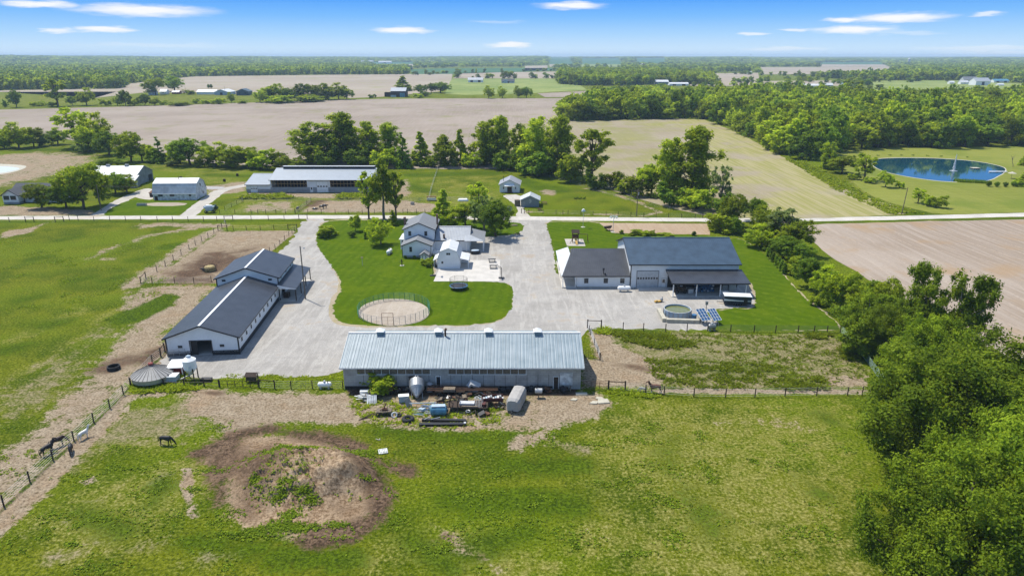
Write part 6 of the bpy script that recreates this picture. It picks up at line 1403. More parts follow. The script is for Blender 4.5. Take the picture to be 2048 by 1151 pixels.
def far_woods():
    rng = np.random.RandomState(9)
    front = np.array([(-900, 178), (-100, 181.5), (0, 181), (120, 179), (240, 177), (250, 170), (264, 166.5), (385, 153), (640, 149.5), (812, 149), (822, 140), (880, 136.5), (905, 137), (1100, 140), (1130, 142), (1240, 143), (1420, 146), (1520, 146), (1700, 160), (1745, 161), (1900, 161), (1990, 160), (2060, 168), (2200, 172), (2900, 176)], float)
    fields = [[(384, 134), (434, 134), (434, 143), (384, 143)], [(742, 126), (830, 126), (828, 136), (744, 136)], [(822, 136.5), (1100, 135), (1130, 141), (905, 149), (820, 149)], [(1093, 117.5), (1145, 117.5), (1148, 134.5), (1096, 134.5)], [(1160, 121), (1245, 121), (1245, 134), (1160, 134)],
              [(1268, 121), (1335, 121), (1335, 130), (1268, 130)], [(1418, 145), (1520, 145), (1520, 164), (1418, 164)], [(1519, 134), (1782, 133.5), (1782, 149), (1519, 150)], [(1638, 126), (1765, 125.5), (1782, 134.5), (1638, 134.5)], [(1744, 160.5), (1990, 160.5), (2100, 184), (1744, 186)], [(1375, 162), (1702, 160), (1702, 173), (1375, 173)], [(1048, 131), (1096, 130), (1098, 142), (1048, 143)], [(1138, 135), (1245, 134), (1245, 142), (1138, 143)]]
    pts = []
    r = 760.0
    while r < 10500:
        sp = max(13, r * .0072); n = int(r * 2.05 / sp)
        th = np.linspace(-1.02, 1.02, n) + rng.uniform(-.4, .4, n) * sp / r
        rr = r + rng.uniform(-.45, .45, n) * sp * 1.6
        x = rr * np.sin(th); y = rr * np.cos(th)
        zc = y * math.cos(PITCH) + CAM_H * math.sin(PITCH)
        u = CX + FOC * x / zc; v = CY - FOC * (y * math.sin(PITCH) - CAM_H * math.cos(PITCH)) / zc
        k = v < np.interp(u, front[:, 0], front[:, 1])
        for f in fields: k &= ~in_poly(f, u, v)
        far_open = (u > 815) & (u < 1800) & (v > 127) & (v < 150)
        k &= ~(far_open & (rng.uniform(0, 1, n) < .72))
        wob = np.sin(x / 310 + 2) * np.sin(y / 420) > .88
        k &= ~wob
        for a, b in zip(x[k], y[k]): pts.append((a, b, sp))
        r += sp * 1.25
    P = np.array(pts); z = hill_z(P[:, 0], P[:, 1])
    for (a, b, sp), zz in zip(pts, z):
        near = math.hypot(a, b) < 1500
        h = rng.uniform(13, 22); w = sp * rng.uniform(1.05, 1.6)
        if near: k = rng.randint(6); MASS.append((a, b, zz, w / 8.4, h / 9.7, k))
        else: k = 6 + rng.randint(3); MASS.append((a, b, zz - 1, w / 9.5, h / 9.7, k))
    # scattered hedgerow trees between the far fields
    for line in [[(822, 150), (905, 147), (1000, 145)], [(1040, 143), (1130, 142), (1240, 143)], [(1140, 135), (1250, 134.5)], [(1270, 131), (1420, 137), (1520, 137)], [(1345, 165), (1420, 165), (1520, 165), (1640, 160)], [(1500, 150), (1560, 151), (1640, 154), (1760, 150)], [(1560, 160), (1640, 165), (1740, 172)], [(1690, 170), (1745, 164), (1800, 163), (1900, 162)], [(1380, 172), (1500, 174), (1620, 171)], [(1600, 176), (1700, 176), (1760, 182)], [(1255, 133), (1330, 134)], [(1420, 147), (1520, 149)], [(1330, 140), (1420, 142)]]:
        for (ua, va), (ub, vb) in zip(line, line[1:]):
            a = G(ua, va); b = G(ub, vb); n = int((b - a).length / 15)
            for i in range(n):
                if rng.uniform() < .35: continue
                c = a + (b - a) * ((i + rng.uniform(-.4, .4)) / n); w = rng.uniform(10, 22)
                MASS.append((c.x + rng.normal() * 10, c.y + rng.normal() * 24, 0, w / 8.4, rng.uniform(7, 16) / 9.7, rng.randint(6)))
far_woods()
def build_mass():
    src = bpy.data.collections.new('woodland_kinds'); objs = []
    keep = bpy.data.collections.new('woodland_sources')
    P = np.array(MASS)
    names = ['wood%d' % i for i in range(6)] + ['far%d' % i for i in range(3)]
    ng = bpy.data.node_groups.new('woodland_scatter', 'GeometryNodeTree')
    ng.interface.new_socket('Geometry', in_out='INPUT', socket_type='NodeSocketGeometry'); ng.interface.new_socket('Geometry', in_out='OUTPUT', socket_type='NodeSocketGeometry')
    N, L = ng.nodes.new, ng.links.new
    gi = N('NodeGroupInput'); go = N('NodeGroupOutput'); jn = N('GeometryNodeJoinGeometry')
    idx = N('GeometryNodeInputNamedAttribute'); idx.data_type = 'INT'; idx.inputs[0].default_value = 'kind_index'
    sc = N('GeometryNodeInputNamedAttribute'); sc.data_type = 'FLOAT_VECTOR'; sc.inputs[0].default_value = 'tree_scale'
    rv = N('FunctionNodeRandomValue'); rv.data_type = 'FLOAT_VECTOR'; rv.inputs[0].default_value = (0, 0, 0); rv.inputs[1].default_value = (0, 0, 6.28)
    for i, nm in enumerate(names):
        ob = bpy.data.objects.new('woodland_tree', PROTO[nm][1])
        oi = N('GeometryNodeObjectInfo'); oi.inputs['Object'].default_value = ob
        cm = N('FunctionNodeCompare'); cm.data_type = 'INT'; cm.operation = 'EQUAL'; L(idx.outputs['Attribute'], cm.inputs[2]); cm.inputs[3].default_value = i
        ip = N('GeometryNodeInstanceOnPoints'); L(gi.outputs[0], ip.inputs['Points']); L(cm.outputs[0], ip.inputs['Selection']); L(oi.outputs['Geometry'], ip.inputs['Instance'])
        L(rv.outputs[0], ip.inputs['Rotation']); L(sc.outputs['Attribute'], ip.inputs['Scale']); L(ip.outputs[0], jn.inputs[0])
    L(jn.outputs[0], go.inputs[0])
    me = bpy.data.meshes.new('distant_woods'); me.vertices.add(len(P)); me.vertices.foreach_set('co', P[:, :3].astype(np.float32).ravel())
    a = me.attributes.new('kind_index', 'INT', 'POINT'); a.data.foreach_set('value', P[:, 5].astype(np.int32))
    b = me.attributes.new('tree_scale', 'FLOAT_VECTOR', 'POINT'); b.data.foreach_set('vector', np.stack([P[:, 3], P[:, 3], P[:, 4]], -1).astype(np.float32).ravel())
    o = link('distant_woods', me); md = o.modifiers.new('scatter', 'NODES'); md.node_group = ng
    tag(o, kind='stuff'); print('woods', len(P))
    bpy.data.collections.remove(src); bpy.data.collections.remove(keep)
build_mass()
# ------------------------------------------------------------------ fences: each run is a thing; posts and rails are its parts
def ground_pt(p):
    g = G(*p); return Vector((g.x, g.y, float(land(g.x, g.y))))
def subdivide(pts, gap):
    out = []
    for a, b in zip(pts, pts[1:]):
        n = max(1, round((b - a).length / gap)); out += [a + (b - a) * (i / n) for i in range(n)]
    return out + [pts[-1]]
def fence(label, px, h=1.4, post=.075, rails=4, railr=.012, railm=None, postm=None, brace=(), group='farm fences', cat='fence', name='fence', gap=None, skip=()):
    pts = [ground_pt(p) for p in px]
    if gap: pts = subdivide(pts, gap)
    e = thing(name, label, cat, pts[0], 0, group); o = pts[0]
    for i, p in enumerate(pts):
        q = p - o; big = any(i in (a, a + 1) for a in brace)
        MB().tube(q + Vector((0, 0, -.2)), q + Vector((0, 0, h * (1.12 if big else 1))), post * (1.35 if big else 1), None, 6).build('post', postm or M_WOODD, e)
    if rails:
        mb = MB()
        for k in range(rails):
            z = h * (.94 - .8 * k / max(1, rails - 1)) if rails > 1 else h * .9
            for i, (a, b) in enumerate(zip(pts, pts[1:])):
                if i in skip: continue
                mb.tube(a - o + Vector((0, 0, z)), b - o + Vector((0, 0, z)), railr, None, 4, cap=False)
        mb.build('wire' if railr < .03 else 'rail', railm or M_WIRE, e)
    for i in brace: MB().tube(pts[i] - o + Vector((0, 0, h * .98)), pts[i + 1] - o + Vector((0, 0, h * .98)), .07, None, 6).build('brace_rail', M_WOODD, e)
    return e
fence('wire fence with dark posts along the near side of the road at left', [(-150, 444), (-60, 443.6), (19, 443.6), (51.6, 443.6), (68.5, 443.6), (110.8, 443.6), (127.7, 443), (139, 440), (156.6, 441), (188.4, 442), (220, 441), (251.4, 441), (282, 441), (314.8, 441.6), (345.6, 441.6), (376.6, 442.3), (407.4, 442.3), (434, 441.6), (449, 441.6), (466, 440.4), (502.6, 440), (537, 439.8), (568.6, 439.3), (598, 438.3), (614.7, 437.7)], 1.55, .085, 3, .012, None, None, (3, 5, 18, 23))
fence('wire fence running diagonally between the green pasture and the dirt lot', [(449, 443), (452, 450), (444, 456), (436.4, 461), (428, 466), (416.4, 475), (403.5, 481.5), (391, 490), (378.6, 499), (362.7, 509), (347, 520), (331, 532), (314, 543), (292, 557), (282, 567)], 1.5, .08, 4, .012, None, None, (2, 13))
fence('wire fence with posts along the near side of the dirt lot', [(282, 567), (304.8, 567), (349.6, 566), (388, 566), (423, 563.5), (437, 562)], 1.5, .08, 5, .014)
fence('wire fence between the dirt lot and the small green strip', [(436.4, 461), (454.5, 461), (467, 461), (493, 460.6), (521, 460), (548, 459.3), (576.3, 458.6), (594, 458.6)], 1.5, .085, 3, .012, None, None, (0, 6))
fence('wire fence beside the gravel drive along the dirt lot', [(594, 458.6), (589, 462), (584.4, 467), (578, 471.5), (569.5, 480), (560, 489), (550.5, 498), (539.6, 504), (528, 513), (514, 524)], 1.4, .08, 3, .012)
fence('long wire fence crossing the left foreground beside the horses', [(330, 703), (322, 713), (305, 725), (261, 771), (247, 788), (220, 816), (187.7, 844), (148, 881), (106, 919), (60, 963), (8, 1011.6), (-55, 1068), (-130, 1140)], 1.55, .095, 5, .016, None, None, (0,))
fence('board fence behind the feed bin and conical bin roof', [(262, 771), (292, 771), (328, 771), (369, 772), (408.5, 771.5), (438.7, 773.5)], 1.35, .11, 3, .035, M_WOODG, M_WOODD)
fence('wire fence between the wooden gate and the low barn', [(518.5, 774.6), (549.8, 777), (582.4, 777), (625, 777), (656.7, 777), (686, 777)], 1.4, .08, 4, .014, None, None, (0,))
fence('wire fence along the front of the right paddock', [(1217, 779), (1250, 780.5), (1291, 785.4), (1328, 789), (1387.5, 793), (1451, 794), (1509.7, 793.5), (1569.7, 792), (1633, 791), (1694.7, 790.6), (1724, 789.7), (1760, 789)], 1.5, .085, 5, .016, None, None, (0,))
fence('board fence along the left side of the right paddock', [(1175, 655.6), (1178.6, 663.5), (1181.6, 669.7), (1188.6, 690), (1195.7, 706.4), (1200, 719.7)], 1.4, .09, 4, .03, M_LGREY)
fence('wire fence between the gravel yard and the right paddock', [(1175, 655.6), (1202.4, 656.4), (1246, 659.5), (1286.8, 661), (1331, 662.7), (1373.8, 662.5), (1415, 661.6)], 1.6, .085, 4, .012, None, None, (0,))
fence('dark pipe fence between the shop lawn and the right paddock', [(1415, 661.8), (1461, 663), (1508, 663.8), (1551, 664), (1596, 664.2), (1628, 664.5), (1654, 664.7), (1680.6, 664)], 1.45, .09, 6, .028, mat_plain('dull_green_pipe', (.05, .085, .06), .6))
fence('pale green pipe panels along the right end of the paddock', [(1680.6, 664), (1696, 681), (1713, 700), (1731, 721), (1752.5, 751), (1770, 772)], 1.5, .06, 6, .03, mat_plain('pale_green_pipe', (.30, .42, .34), .5), M_GREENP)
fence('wire fence on the far side of the road before the cattle yard', [(440, 428), (470, 427.5), (502.7, 427.5), (516, 427.3), (531.6, 427.2), (552, 427), (571, 427), (590, 427), (616, 427), (643, 427), (670.6, 427), (697, 427), (724.6, 427), (749, 427), (780, 426.8), (806, 426.5), (815, 426), (833, 426), (850, 426), (880, 425)], 1.5, .085, 4, .014)
fence('wire fence on the far side of the road before the back pasture', [(1042.7, 426.6), (1048.7, 426.8), (1057.7, 427), (1086, 427.6), (1112, 428.2), (1125.8, 428.8), (1136, 429), (1162, 429.6), (1186, 430.2), (1212, 431), (1236, 431.8), (1261.7, 432.9), (1287.5, 433.8), (1312, 434.4), (1337, 435), (1363, 435.5), (1390, 436), (1405, 436)], 1.5, .085, 4, .012, None, None, (0,))
fence('grey pen fence on the left of the cattle yard', [(450, 421), (463, 414), (474, 409), (484, 404), (486, 401)], 1.6, .07, 5, .02, M_GALVP, M_WOODD)
fence('grey pen fence across the back of the left pen', [(486, 403), (530, 402), (575, 402.5), (622, 403)], 1.4, .06, 5, .018, M_GALVP, M_GALVP)
fence('grey pen fence between the two cattle pens', [(591, 427), (602, 419), (614, 410), (622, 403)], 1.6, .07, 5, .02, M_GALVP, M_WOODD)
fence('grey pipe fence across the back of the cattle yard', [(622, 403), (660, 402), (720, 402), (790, 402), (840, 402), (900, 401), (960, 400)], 1.4, .06, 5, .022, M_GALVP, M_GALVP)
fence('mesh fence running up the back pasture behind the house', [(857, 405), (862, 382), (868, 362), (873, 348), (876, 336)], 1.7, .06, 5, .016, M_GALVP, M_GALVP)
fence('wire fence at the foot of the windbreak', [(1100, 356), (1140, 366), (1180, 378), (1230, 393), (1290, 408), (1340, 420)], 1.3, .06, 3, .012, None, M_GALVP, (), 'farm fences', 'fence', 'fence', 9)

def gate(label, p, q, h=1.4, n=6, m=None, name='gate', vert=2, r=.028, stiles=.05):
    a, b = ground_pt(p), ground_pt(q); L = (b - a).length; e = thing(name, label, 'gate', a, math.atan2(b.y - a.y, b.x - a.x), None); m = m or M_RUST
    f = MB()
    for i in range(n): z = .15 + (h - .15) * i / (n - 1); f.tube((.05, 0, z), (L - .05, 0, z), r, None, 6)
    f.build('rail', m, e)
    for i in range(vert + 2): x = .05 + (L - .1) * i / (vert + 1); MB().tube((x, 0, .1), (x, 0, h + .03), stiles * .6, None, 6).build('upright', m, e)
    return e
gate('brown tube gate between the low barn and the right paddock', (1165, 779), (1216, 779), 1.5, 6, M_RUST)
gate('brown tube gate behind the corner of the low barn', (1166, 712), (1199, 719), 1.4, 5, M_RUST)
g_ = gate('long wooden gate with upright slats left of the low barn', (440, 774), (517, 774.6), 1.15, 3, M_WOODD, 'gate', 4, .03, .08)
gt = gate('spare grey gates leaning on the horse barn front wall', (336, 717.5), (372, 714), 1.55, 7, M_GALVP); gt.rotation_euler.x = R(-8)

# ------------------------------------------------------------------ round pen
def round_pen():
    c = G(788, 623.5); e = thing('round_pen', 'round horse training pen of pipe panels on sand', 'pen', c); rad = 7.35; n = 20
    for i in range(n):
        a0, a1 = 2 * math.pi * i / n + R(9), 2 * math.pi * (i + 1) / n + R(9)
        am = (a0 + a1) / 2; green = -.1 < math.sin(am) + .25
        m = M_GREENP if green else M_GALVP
        p = MB(); A = Vector((rad * math.cos(a0 + .006), rad * math.sin(a0 + .006), 0)); B = Vector((rad * math.cos(a1 - .006), rad * math.sin(a1 - .006), 0))
        gatep = i == 14
        for k in range(6): z = .25 + 1.45 * k / 5; p.tube(A + Vector((0, 0, z)), B + Vector((0, 0, z)), .026, None, 5)
        for t in (0, .5, 1): q = A + (B - A) * t; p.tube(q + Vector((0, 0, .03)), q + Vector((0, 0, 1.72)), .032, None, 6)
        if gatep:
            for q in (A, B): p.tube(q + Vector((0, 0, 0)), q + Vector((0, 0, 2.5)), .045, None, 6)
            p.tube(A + Vector((0, 0, 2.5)), B + Vector((0, 0, 2.5)), .045, None, 6)
        p.build('gate_panel' if gatep else 'panel', MATS['rusty_steel'] if gatep else m, e)
round_pen()

# ------------------------------------------------------------------ yard things
def trampoline():
    e = thing('trampoline', 'round trampoline with black safety net on the lawn', 'trampoline', G(917.5, 577)); r = 2.0
    MB().lathe([(.01, .80), (1.75, .80), (1.75, .82), (.01, .82)], n=32).build('mat', MATS['black_plastic'], e)
    MB().torus((0, 0, .80), 1.95, .17, 'z', 36, 6, .25).build('pad', M_BLUE, e)
    for i in range(6):
        a = 2 * math.pi * i / 6; x, y = 1.95 * math.cos(a), 1.95 * math.sin(a)
        MB().tube((x, y, 0), (x, y, .80), .035).tube((x * 1.02, y * 1.02, .8), (x * 1.02, y * 1.02, 2.55), .03).build('leg', M_TRIM, e)
    net = MB()
    for i in range(48): a = 2 * math.pi * i / 48; net.tube((1.98 * math.cos(a), 1.98 * math.sin(a), .85), (1.98 * math.cos(a), 1.98 * math.sin(a), 2.5), .010, None, 3, cap=False)
    for k in range(7): net.torus((0, 0, .9 + 1.6 * k / 6), 1.98, .012 if k < 6 else .03, 'z', 36, 3)
    net.build('net', M_TRIM, e)
trampoline()
def hoop(label, p, sgn):
    e = thing('basketball_hoop', label, 'basketball hoop', G(*p), 0, 'basketball hoops'); c = .05
    MB().box(-.7, .7, -.5, .5, 0, .16).build('base', M_BLACK, e); MB().tube((0, 0, .1), (0, 0, 2.6), .07).tube((0, 0, 2.6), (sgn * 1.0, 0.25, 3.2), .06).tube((0, 0, 2.2), (sgn * .9, .2, 2.85), .04).build('pole', M_TRIM, e)
    b = MB().box(sgn * 1.0, sgn * 1.06, -.45, .85, 2.75, 3.75); b.build('backboard', M_LGREY, e); MB().torus((sgn * 1.35, .2, 3.0), .23, .02).build('rim', M_RUST, e)
hoop('black basketball hoop at the left corner of the concrete pad', (866, 551), 1); hoop('black basketball hoop at the right edge of the concrete pad', (1003, 556), -1)
def picnic(label, p, rz):
    e = thing('picnic_table', label, 'picnic table', G(*p, .05), rz, 'picnic tables on the pad')
    MB().box(-.95, .95, -.38, .38, .72, .78).build('table_top', M_BLACK, e)
    for s in (-1, 1):
        MB().box(-.95, .95, s * .62, s * .90, .42, .47).build('bench', M_BLACK, e); MB().tube((s * .7, -.7, 0), (s * .7, .25, .74), .05, None, 5).tube((s * .7, .7, 0), (s * .7, -.25, .74), .05, None, 5).box(s * .7 - .04, s * .7 + .04, -.85, .85, .36, .42).build('leg', M_BLACK, e)
picnic('black picnic table on the concrete pad, nearer the house', (984, 523.5), .1); picnic('black picnic table on the concrete pad, nearer the trampoline', (986.5, 536), -.05)
def tank(label, p, L, r, rz, m=None, legs=True, name='propane_tank', cat='tank'):
    e = thing(name, label, cat, ground_pt(p), rz); z = r + .28
    prof = [(.01, -L / 2)] + [(r * math.sin(t), -L / 2 + r * .8 * (1 - math.cos(t))) for t in np.linspace(.25, math.pi / 2, 5)] + [(r * math.sin(t), L / 2 - r * .8 * (1 - math.cos(t))) for t in np.linspace(math.pi / 2, .25, 5)] + [(.01, L / 2)]
    MB().lathe(prof, (0, 0, z), 20, 'x').build('tank_body', m or M_WPAINT, e, True)
    MB().lathe([(.2, z + r - .03), (.2, z + r + .16), (.14, z + r + .24)], n=12).build('valve_cover', M_LGREY, e)
    for s in (-1, 1): MB().box(s * L * .28 - .12, s * L * .28 + .12, -r * .8, r * .8, 0, z - r * .75).build('foot', M_CONC, e)
    return e
tank('white propane tank lying on the lawn beside the farmhouse', (779, 507.5), 3.0, .5, R(82)); tank('white propane tank in front of the workshop', (1248, 582.5), 3.0, .5, 0); tank('white tank by the wire fence left of the low barn', (650, 776), 2.2, .42, .05)
tank('silver tank below the solar panels', (1423, 660), 1.7, .52, .1, M_GALVP)
def dark_tub():
    e = thing('covered_tub', 'dark rounded tub with a pale top beside the farmhouse porch', 'tub', G(950.5, 507), R(10))
    MB().lathe([(.9, 0), (1.15, .2), (1.2, .7), (1.1, .9)], n=20).build('shell', M_BLACK, e, False).scale = (1.15, .8, 1); MB().lathe([(1.1, .9), (1.02, 1.0), (.6, 1.08), (.01, 1.1)], n=20).build('cover', M_PBLUE, e).scale = (1.0, .75, 1)
dark_tub()
def bench_set():
    e = thing('patio_bench', 'dark slatted patio bench behind the gambrel shed', 'bench', G(926, 499, .3), 0)
    s = MB()
    for i in range(5): s.box(-1.1, 1.1, i * .13, i * .13 + .09, .42, .46)
    s.build('seat', M_TRIM, e); k = MB()
    for i in range(7): k.box(-1.1 + i * .34, -1.0 + i * .34, .66, .72, .46, 1.0)
    k.box(-1.1, 1.1, .66, .72, 1.0, 1.08).build('backrest', M_TRIM, e)
    for x in (-1, 1): MB().box(x - .05, x + .05, .02, .7, -.3, .42).build('leg', M_TRIM, e)
bench_set()
def pump():
    e = thing('hand_pump', 'black water pump on the lawn left of the farmhouse', 'pump', G(804, 531))
    MB().box(-.5, .5, -.4, .4, 0, .08).build('slab', M_CONC, e); MB().tube((0, 0, .05), (0, 0, 1.5), .13).tube((0, 0, 1.1), (.45, 0, .95), .06).ball((0, 0, 1.55), .16).build('pump_body', M_BLACK, e); MB().tube((0, 0, 1.4), (-.7, 0, .8), .04).build('handle', M_BLACK, e)
pump()
def bird_pole(label, p, vt, kind, name='birdhouse_pole'):
    e = thing(name, label, 'birdhouse', G(*p)); h = height_at(*p, vt)
    MB().tube((0, 0, 0), (0, 0, h), .055).build('pole', M_LGREY, e)
    if kind == 'tray': MB().box(-.3, .3, -.3, .3, h, h + .08).build('feeder_tray', M_WOODG, e); return
    MB().lathe([(.7, 0), (.65, .08), (.01, .1)], n=16).build('stone_ring', M_STONE, e)
    if kind == 'house':
        MB().prism([(-.45, -.35, h), (.45, -.35, h), (.45, -.35, h + .4), (0, -.35, h + .7), (-.45, -.35, h + .4)], (0, .7, 0)).build('birdhouse', M_WPAINT, e); MB().box(-.6, .6, -.5, .5, h + .02 - .06, h).build('tray', M_PBLUE, e)
    else:
        a = MB()
        for i in range(4):
            t = R(45 * i); a.tube((-1.1 * math.cos(t), -1.1 * math.sin(t), h - .1), (1.1 * math.cos(t), 1.1 * math.sin(t), h - .1), .025, None, 5)
        a.build('rack', M_LGREY, e)
        for i in range(8): t = R(45 * i); MB().ball((1.05 * math.cos(t), 1.05 * math.sin(t), h - .45), .2, .2, .24, 8, 6).build('gourd', M_WPAINT, e)
bird_pole('white purple martin house on a tall pole in the right lawn', (1166, 454), 422, 'house'); bird_pole('gourd rack pole with white birdhouse gourds at the garden corner', (1226, 464), 431, 'rack'); bird_pole('slim feeder pole standing on the lawn left of the house', (725, 531), 515, 'tray')
def playset():
    e = thing('swing_set', 'brown wooden playset with tower, slide and swings on a sand square', 'playset', G(1151, 486))
    f = MB()
    for x in (-.8, .8):
        for y in (.2, 1.8): f.box(x - .07, x + .07, y - .07, y + .07, 0, 3.0)
    f.box(-.85, .85, .15, 1.85, 1.35, 1.45).build('tower', M_RUST, e)
    r = MB(); slope(r, (-1.1, -.05, 2.9), (1.1, -.05, 2.9), (1.1, 1, 3.7), (-1.1, 1, 3.7), .08); slope(r, (1.1, 2.05, 2.9), (-1.1, 2.05, 2.9), (-1.1, 1, 3.7), (1.1, 1, 3.7), .08); r.build('roof', M_WOODD, e)
    MB().box(-.85, .85, .12, .18, 1.5, 2.1).box(-.85, .85, 1.82, 1.88, 1.5, 2.1).build('rail', M_RUST, e)
    sl = MB(); sl.prism([(-.3, .1, 1.45), (.3, .1, 1.45), (.3, .1, 1.5), (-.3, .1, 1.5)], (.2, -2.2, -1.3)); sl.build('slide', M_YELLOW, e)
    s = MB().tube((.85, 1, 2.4), (3.4, .8, 2.4), .07).tube((3.4, .8, 2.4), (3.6, 0, 0), .06).tube((3.4, .8, 2.4), (3.6, 1.6, 0), .06).tube((-.8, .2, 1.4), (-1.7, -.9, 0), .06).build('swing_beam', M_RUST, e)
    for x in (1.6, 2.5): MB().tube((x, .95, 2.4), (x, .9, .6), .015, None, 4).tube((x + .4, .95, 2.4), (x + .4, .9, .6), .015, None, 4).box(x - .02, x + .42, .75, 1.05, .56, .61).build('swing', M_BLACK, e)
playset()
def deco_wheel():
    e = thing('garden_cart', 'old brown garden cart with wheels at the garden corner', 'cart', G(1215.5, 460.5))
    MB().prism([(-1.0, -.5, .6), (.9, -.5, .8), (1.2, -.5, 1.5), (-1.2, -.5, 1.2)], (0, 1.0, 0)).build('box', M_WOODD, e)
    for s in (-.62, .62): MB().torus((0, s, .65), .55, .06, 'y', 20, 6).build('wheel', M_RUST, e)
deco_wheel()
def yard_toy():
    e = thing('ride_on_toy', 'small yellow and grey toy lying on the gravel', 'toy', G(1317, 604), R(15))
    MB().box(-.9, .5, -.3, .3, .12, .35).ball((-.5, 0, .3), .4, .3, .25).build('toy_body', M_YELLOW, e); MB().ball((.75, .1, .45), .35, .3, .45, 10, 6).tube((.75, .1, .7), (.95, .1, 1.15), .09).build('rider_seat', M_GALVP, e)
    for x in (-.6, .4):
        for y in (-.34, .34): MB().torus((x, y, .17), .12, .05, 'y', 12, 5).build('wheel', M_BLACK, e)
yard_toy()

def pole(label, p, vt, lamp=False, arm=False, h=None, name='utility_pole', shadow=0):
    e = thing(name, label, 'utility pole', G(*p), 0, None); h = h or height_at(*p, vt)
    MB().tube((0, 0, 0), (0, 0, h), .15, .11, 10).build('pole', M_WOODG, e)
    if arm: MB().box(-1.1, 1.1, -.06, .06, h - .6, h - .48).build('crossarm', M_WOODG, e); MB().lathe([(.22, h - 1.9), (.22, h - 1.1)], (.28, 0, 0), 10).build('transformer', M_GALVP, e)
    if lamp: MB().tube((0, 0, h - .35), (.75, -.1, h - .25), .03).lathe([(.12, h - .28), (.2, h - .42), (.16, h - .52)], (.8, -.1, 0), 10).build('lamp', M_LGREY, e)
    return e, h
pole('wooden yard light pole beside the horse barn', (611, 597.3), 492, True); p2, h2 = pole('wooden utility pole beyond the road above the garden plot', (1273, 432), 378, False, True)
p3, h3 = pole('leaning wooden pole at the edge of the stubble field', (1803, 428.5), 375); p3.rotation_euler.y = R(3)
p1, h1 = pole('wooden utility pole under the shade trees by the ranch house', (202.6, 421), 383, False, False, 9.0)
pole('thin pole among the far farm sheds at left', (372, 188), 172, name='utility_pole'); pole('thin pole between the far sheds and the blue house', (451, 191), 172)
def wires():
    e = thing('overhead_wire', 'overhead wires hung along the road between the wooden poles', 'power line', (0, 0, 0))
    a = Vector((p1.location.x, p1.location.y, h1)); b = Vector((p2.location.x, p2.location.y, h2)); c = a - (b - a) * .5
    for k in range(3):
        mb = MB()
        for s, t in ((c, a), (a, b)):
            n = 22; q = [s + (t - s) * (i / n) + Vector((0, (k - 1) * .6, -.15 - k * .35 - 4.5 * (i / n) * (1 - i / n))) for i in range(n + 1)]
            mb.path(q, .012, 3)
        mb.build('wire', M_BLACK, e)
wires()
def lattice_tower():
    e = thing('water_tower', 'tiny tower standing on the distant tree line', 'tower', G(1501, 117.5)); h = 70
    MB().tube((0, 0, 0), (0, 0, h), 4, 4, 10).build('shaft', M_GALVP, e); MB().lathe([(4, h), (11, h + 6), (11, h + 14), (2, h + 19)], n=16).build('tower_tank', M_GALVP, e)
lattice_tower()
si = thing('silo', 'pale silo standing in the distant right hand woods', 'silo', G(1816.5, 131)); MB().lathe([(7, 0), (7, 34)], n=16).build('silo_wall', M_LGREY, si); MB().lathe([(7, 34), (4, 38), (.2, 40)], n=16).build('dome', M_TIN, si)

# ------------------------------------------------------------------ shop lean-to contents, trailer, pool, panels
def barrels():
    rng = random.Random(3); k = 0
    first = thing('blue_barrel', 'blue plastic barrel stacked on its side under the workshop lean-to', 'barrel', (0, 0, 0), 0, 'barrels stacked under the lean-to')
    MB().lathe([(.01, 0), (.27, 0), (.30, .05), (.30, .85), (.27, .9), (.01, .9)], (0, 0, 0), 16, 'y').build('barrel_body', M_BLUE, first, False); MB().lathe([(.01, -.02), (.22, -.02), (.22, .0)], (0, 0, 0), 14, 'y').build('lid', M_LGREY, first)
    second = copy_tree(first); list(second.children)[1].data = list(second.children)[1].data.copy(); list(second.children)[1].data.materials[0] = M_BLUE
    for row in range(4):
        for i in range(7 - (row % 2)):
            src = (first, second)[0 if rng.random() < .35 else 1]
            o = src if (row, i) in ((0, 0),) and src is first else copy_tree(src)
            o.location = (41.1 + i * .63 + (row % 2) * .31, 147.6 - 3.6 + rng.uniform(-.3, .3) + row * .25, .45 + row * .54); k += 1
            if k > 26: break
    for s in (first, second):
        if s.location.length < 1: s.location = (45.2, 146.0, .45)
barrels()
def lt_items():
    e = thing('farm_machine', 'dark farm machine parked in the left bay of the lean-to', 'machine', (37.3, 143.6, .13), .1)
    MB().box(-1.3, 1.4, -.8, .8, .45, .95).box(-.4, 1.2, -.7, .7, .95, 1.5).tube((-1.2, -.6, .8), (-2, -.6, 1.3), .06).build('machine_body', M_WOODD, e)
    for x in (-.9, .9):
        for y in (-.85, .85): MB().torus((x, y, .42), .32, .11, 'y', 16, 6).build('wheel', M_TYRE, e)
    MB().lathe([(.3, 1.5), (.3, 1.7)], (.3, 0, 0), 10).build('seat', M_LGREY, e)
    def cab(label, x, y, w, h, m):
        c = thing('cabinet', label, 'cabinet', (x, y, .13)); MB().box(-w / 2, w / 2, -.4, .4, 0, h).build('cabinet_body', m, c); MB().box(-w / 2 + .05, w / 2 - .05, -.43, -.402, .1, h - .1).build('door', M_LGREY, c)
    cab('grey cabinet between machine and barrels under the lean-to', 39.6, 143.3, 1.2, 1.1, M_GALVP); cab('white chest standing right of the blue barrels', 46.9, 142.4, 1.5, .9, M_WPAINT); cab('tall grey cabinet at the right bay back of the lean-to', 49.3, 144.8, 1.5, 1.7, M_LGREY); cab('dark cabinet at the middle of the right bay', 47.8, 145.4, 1.3, 1.4, M_WOODD)
lt_items()
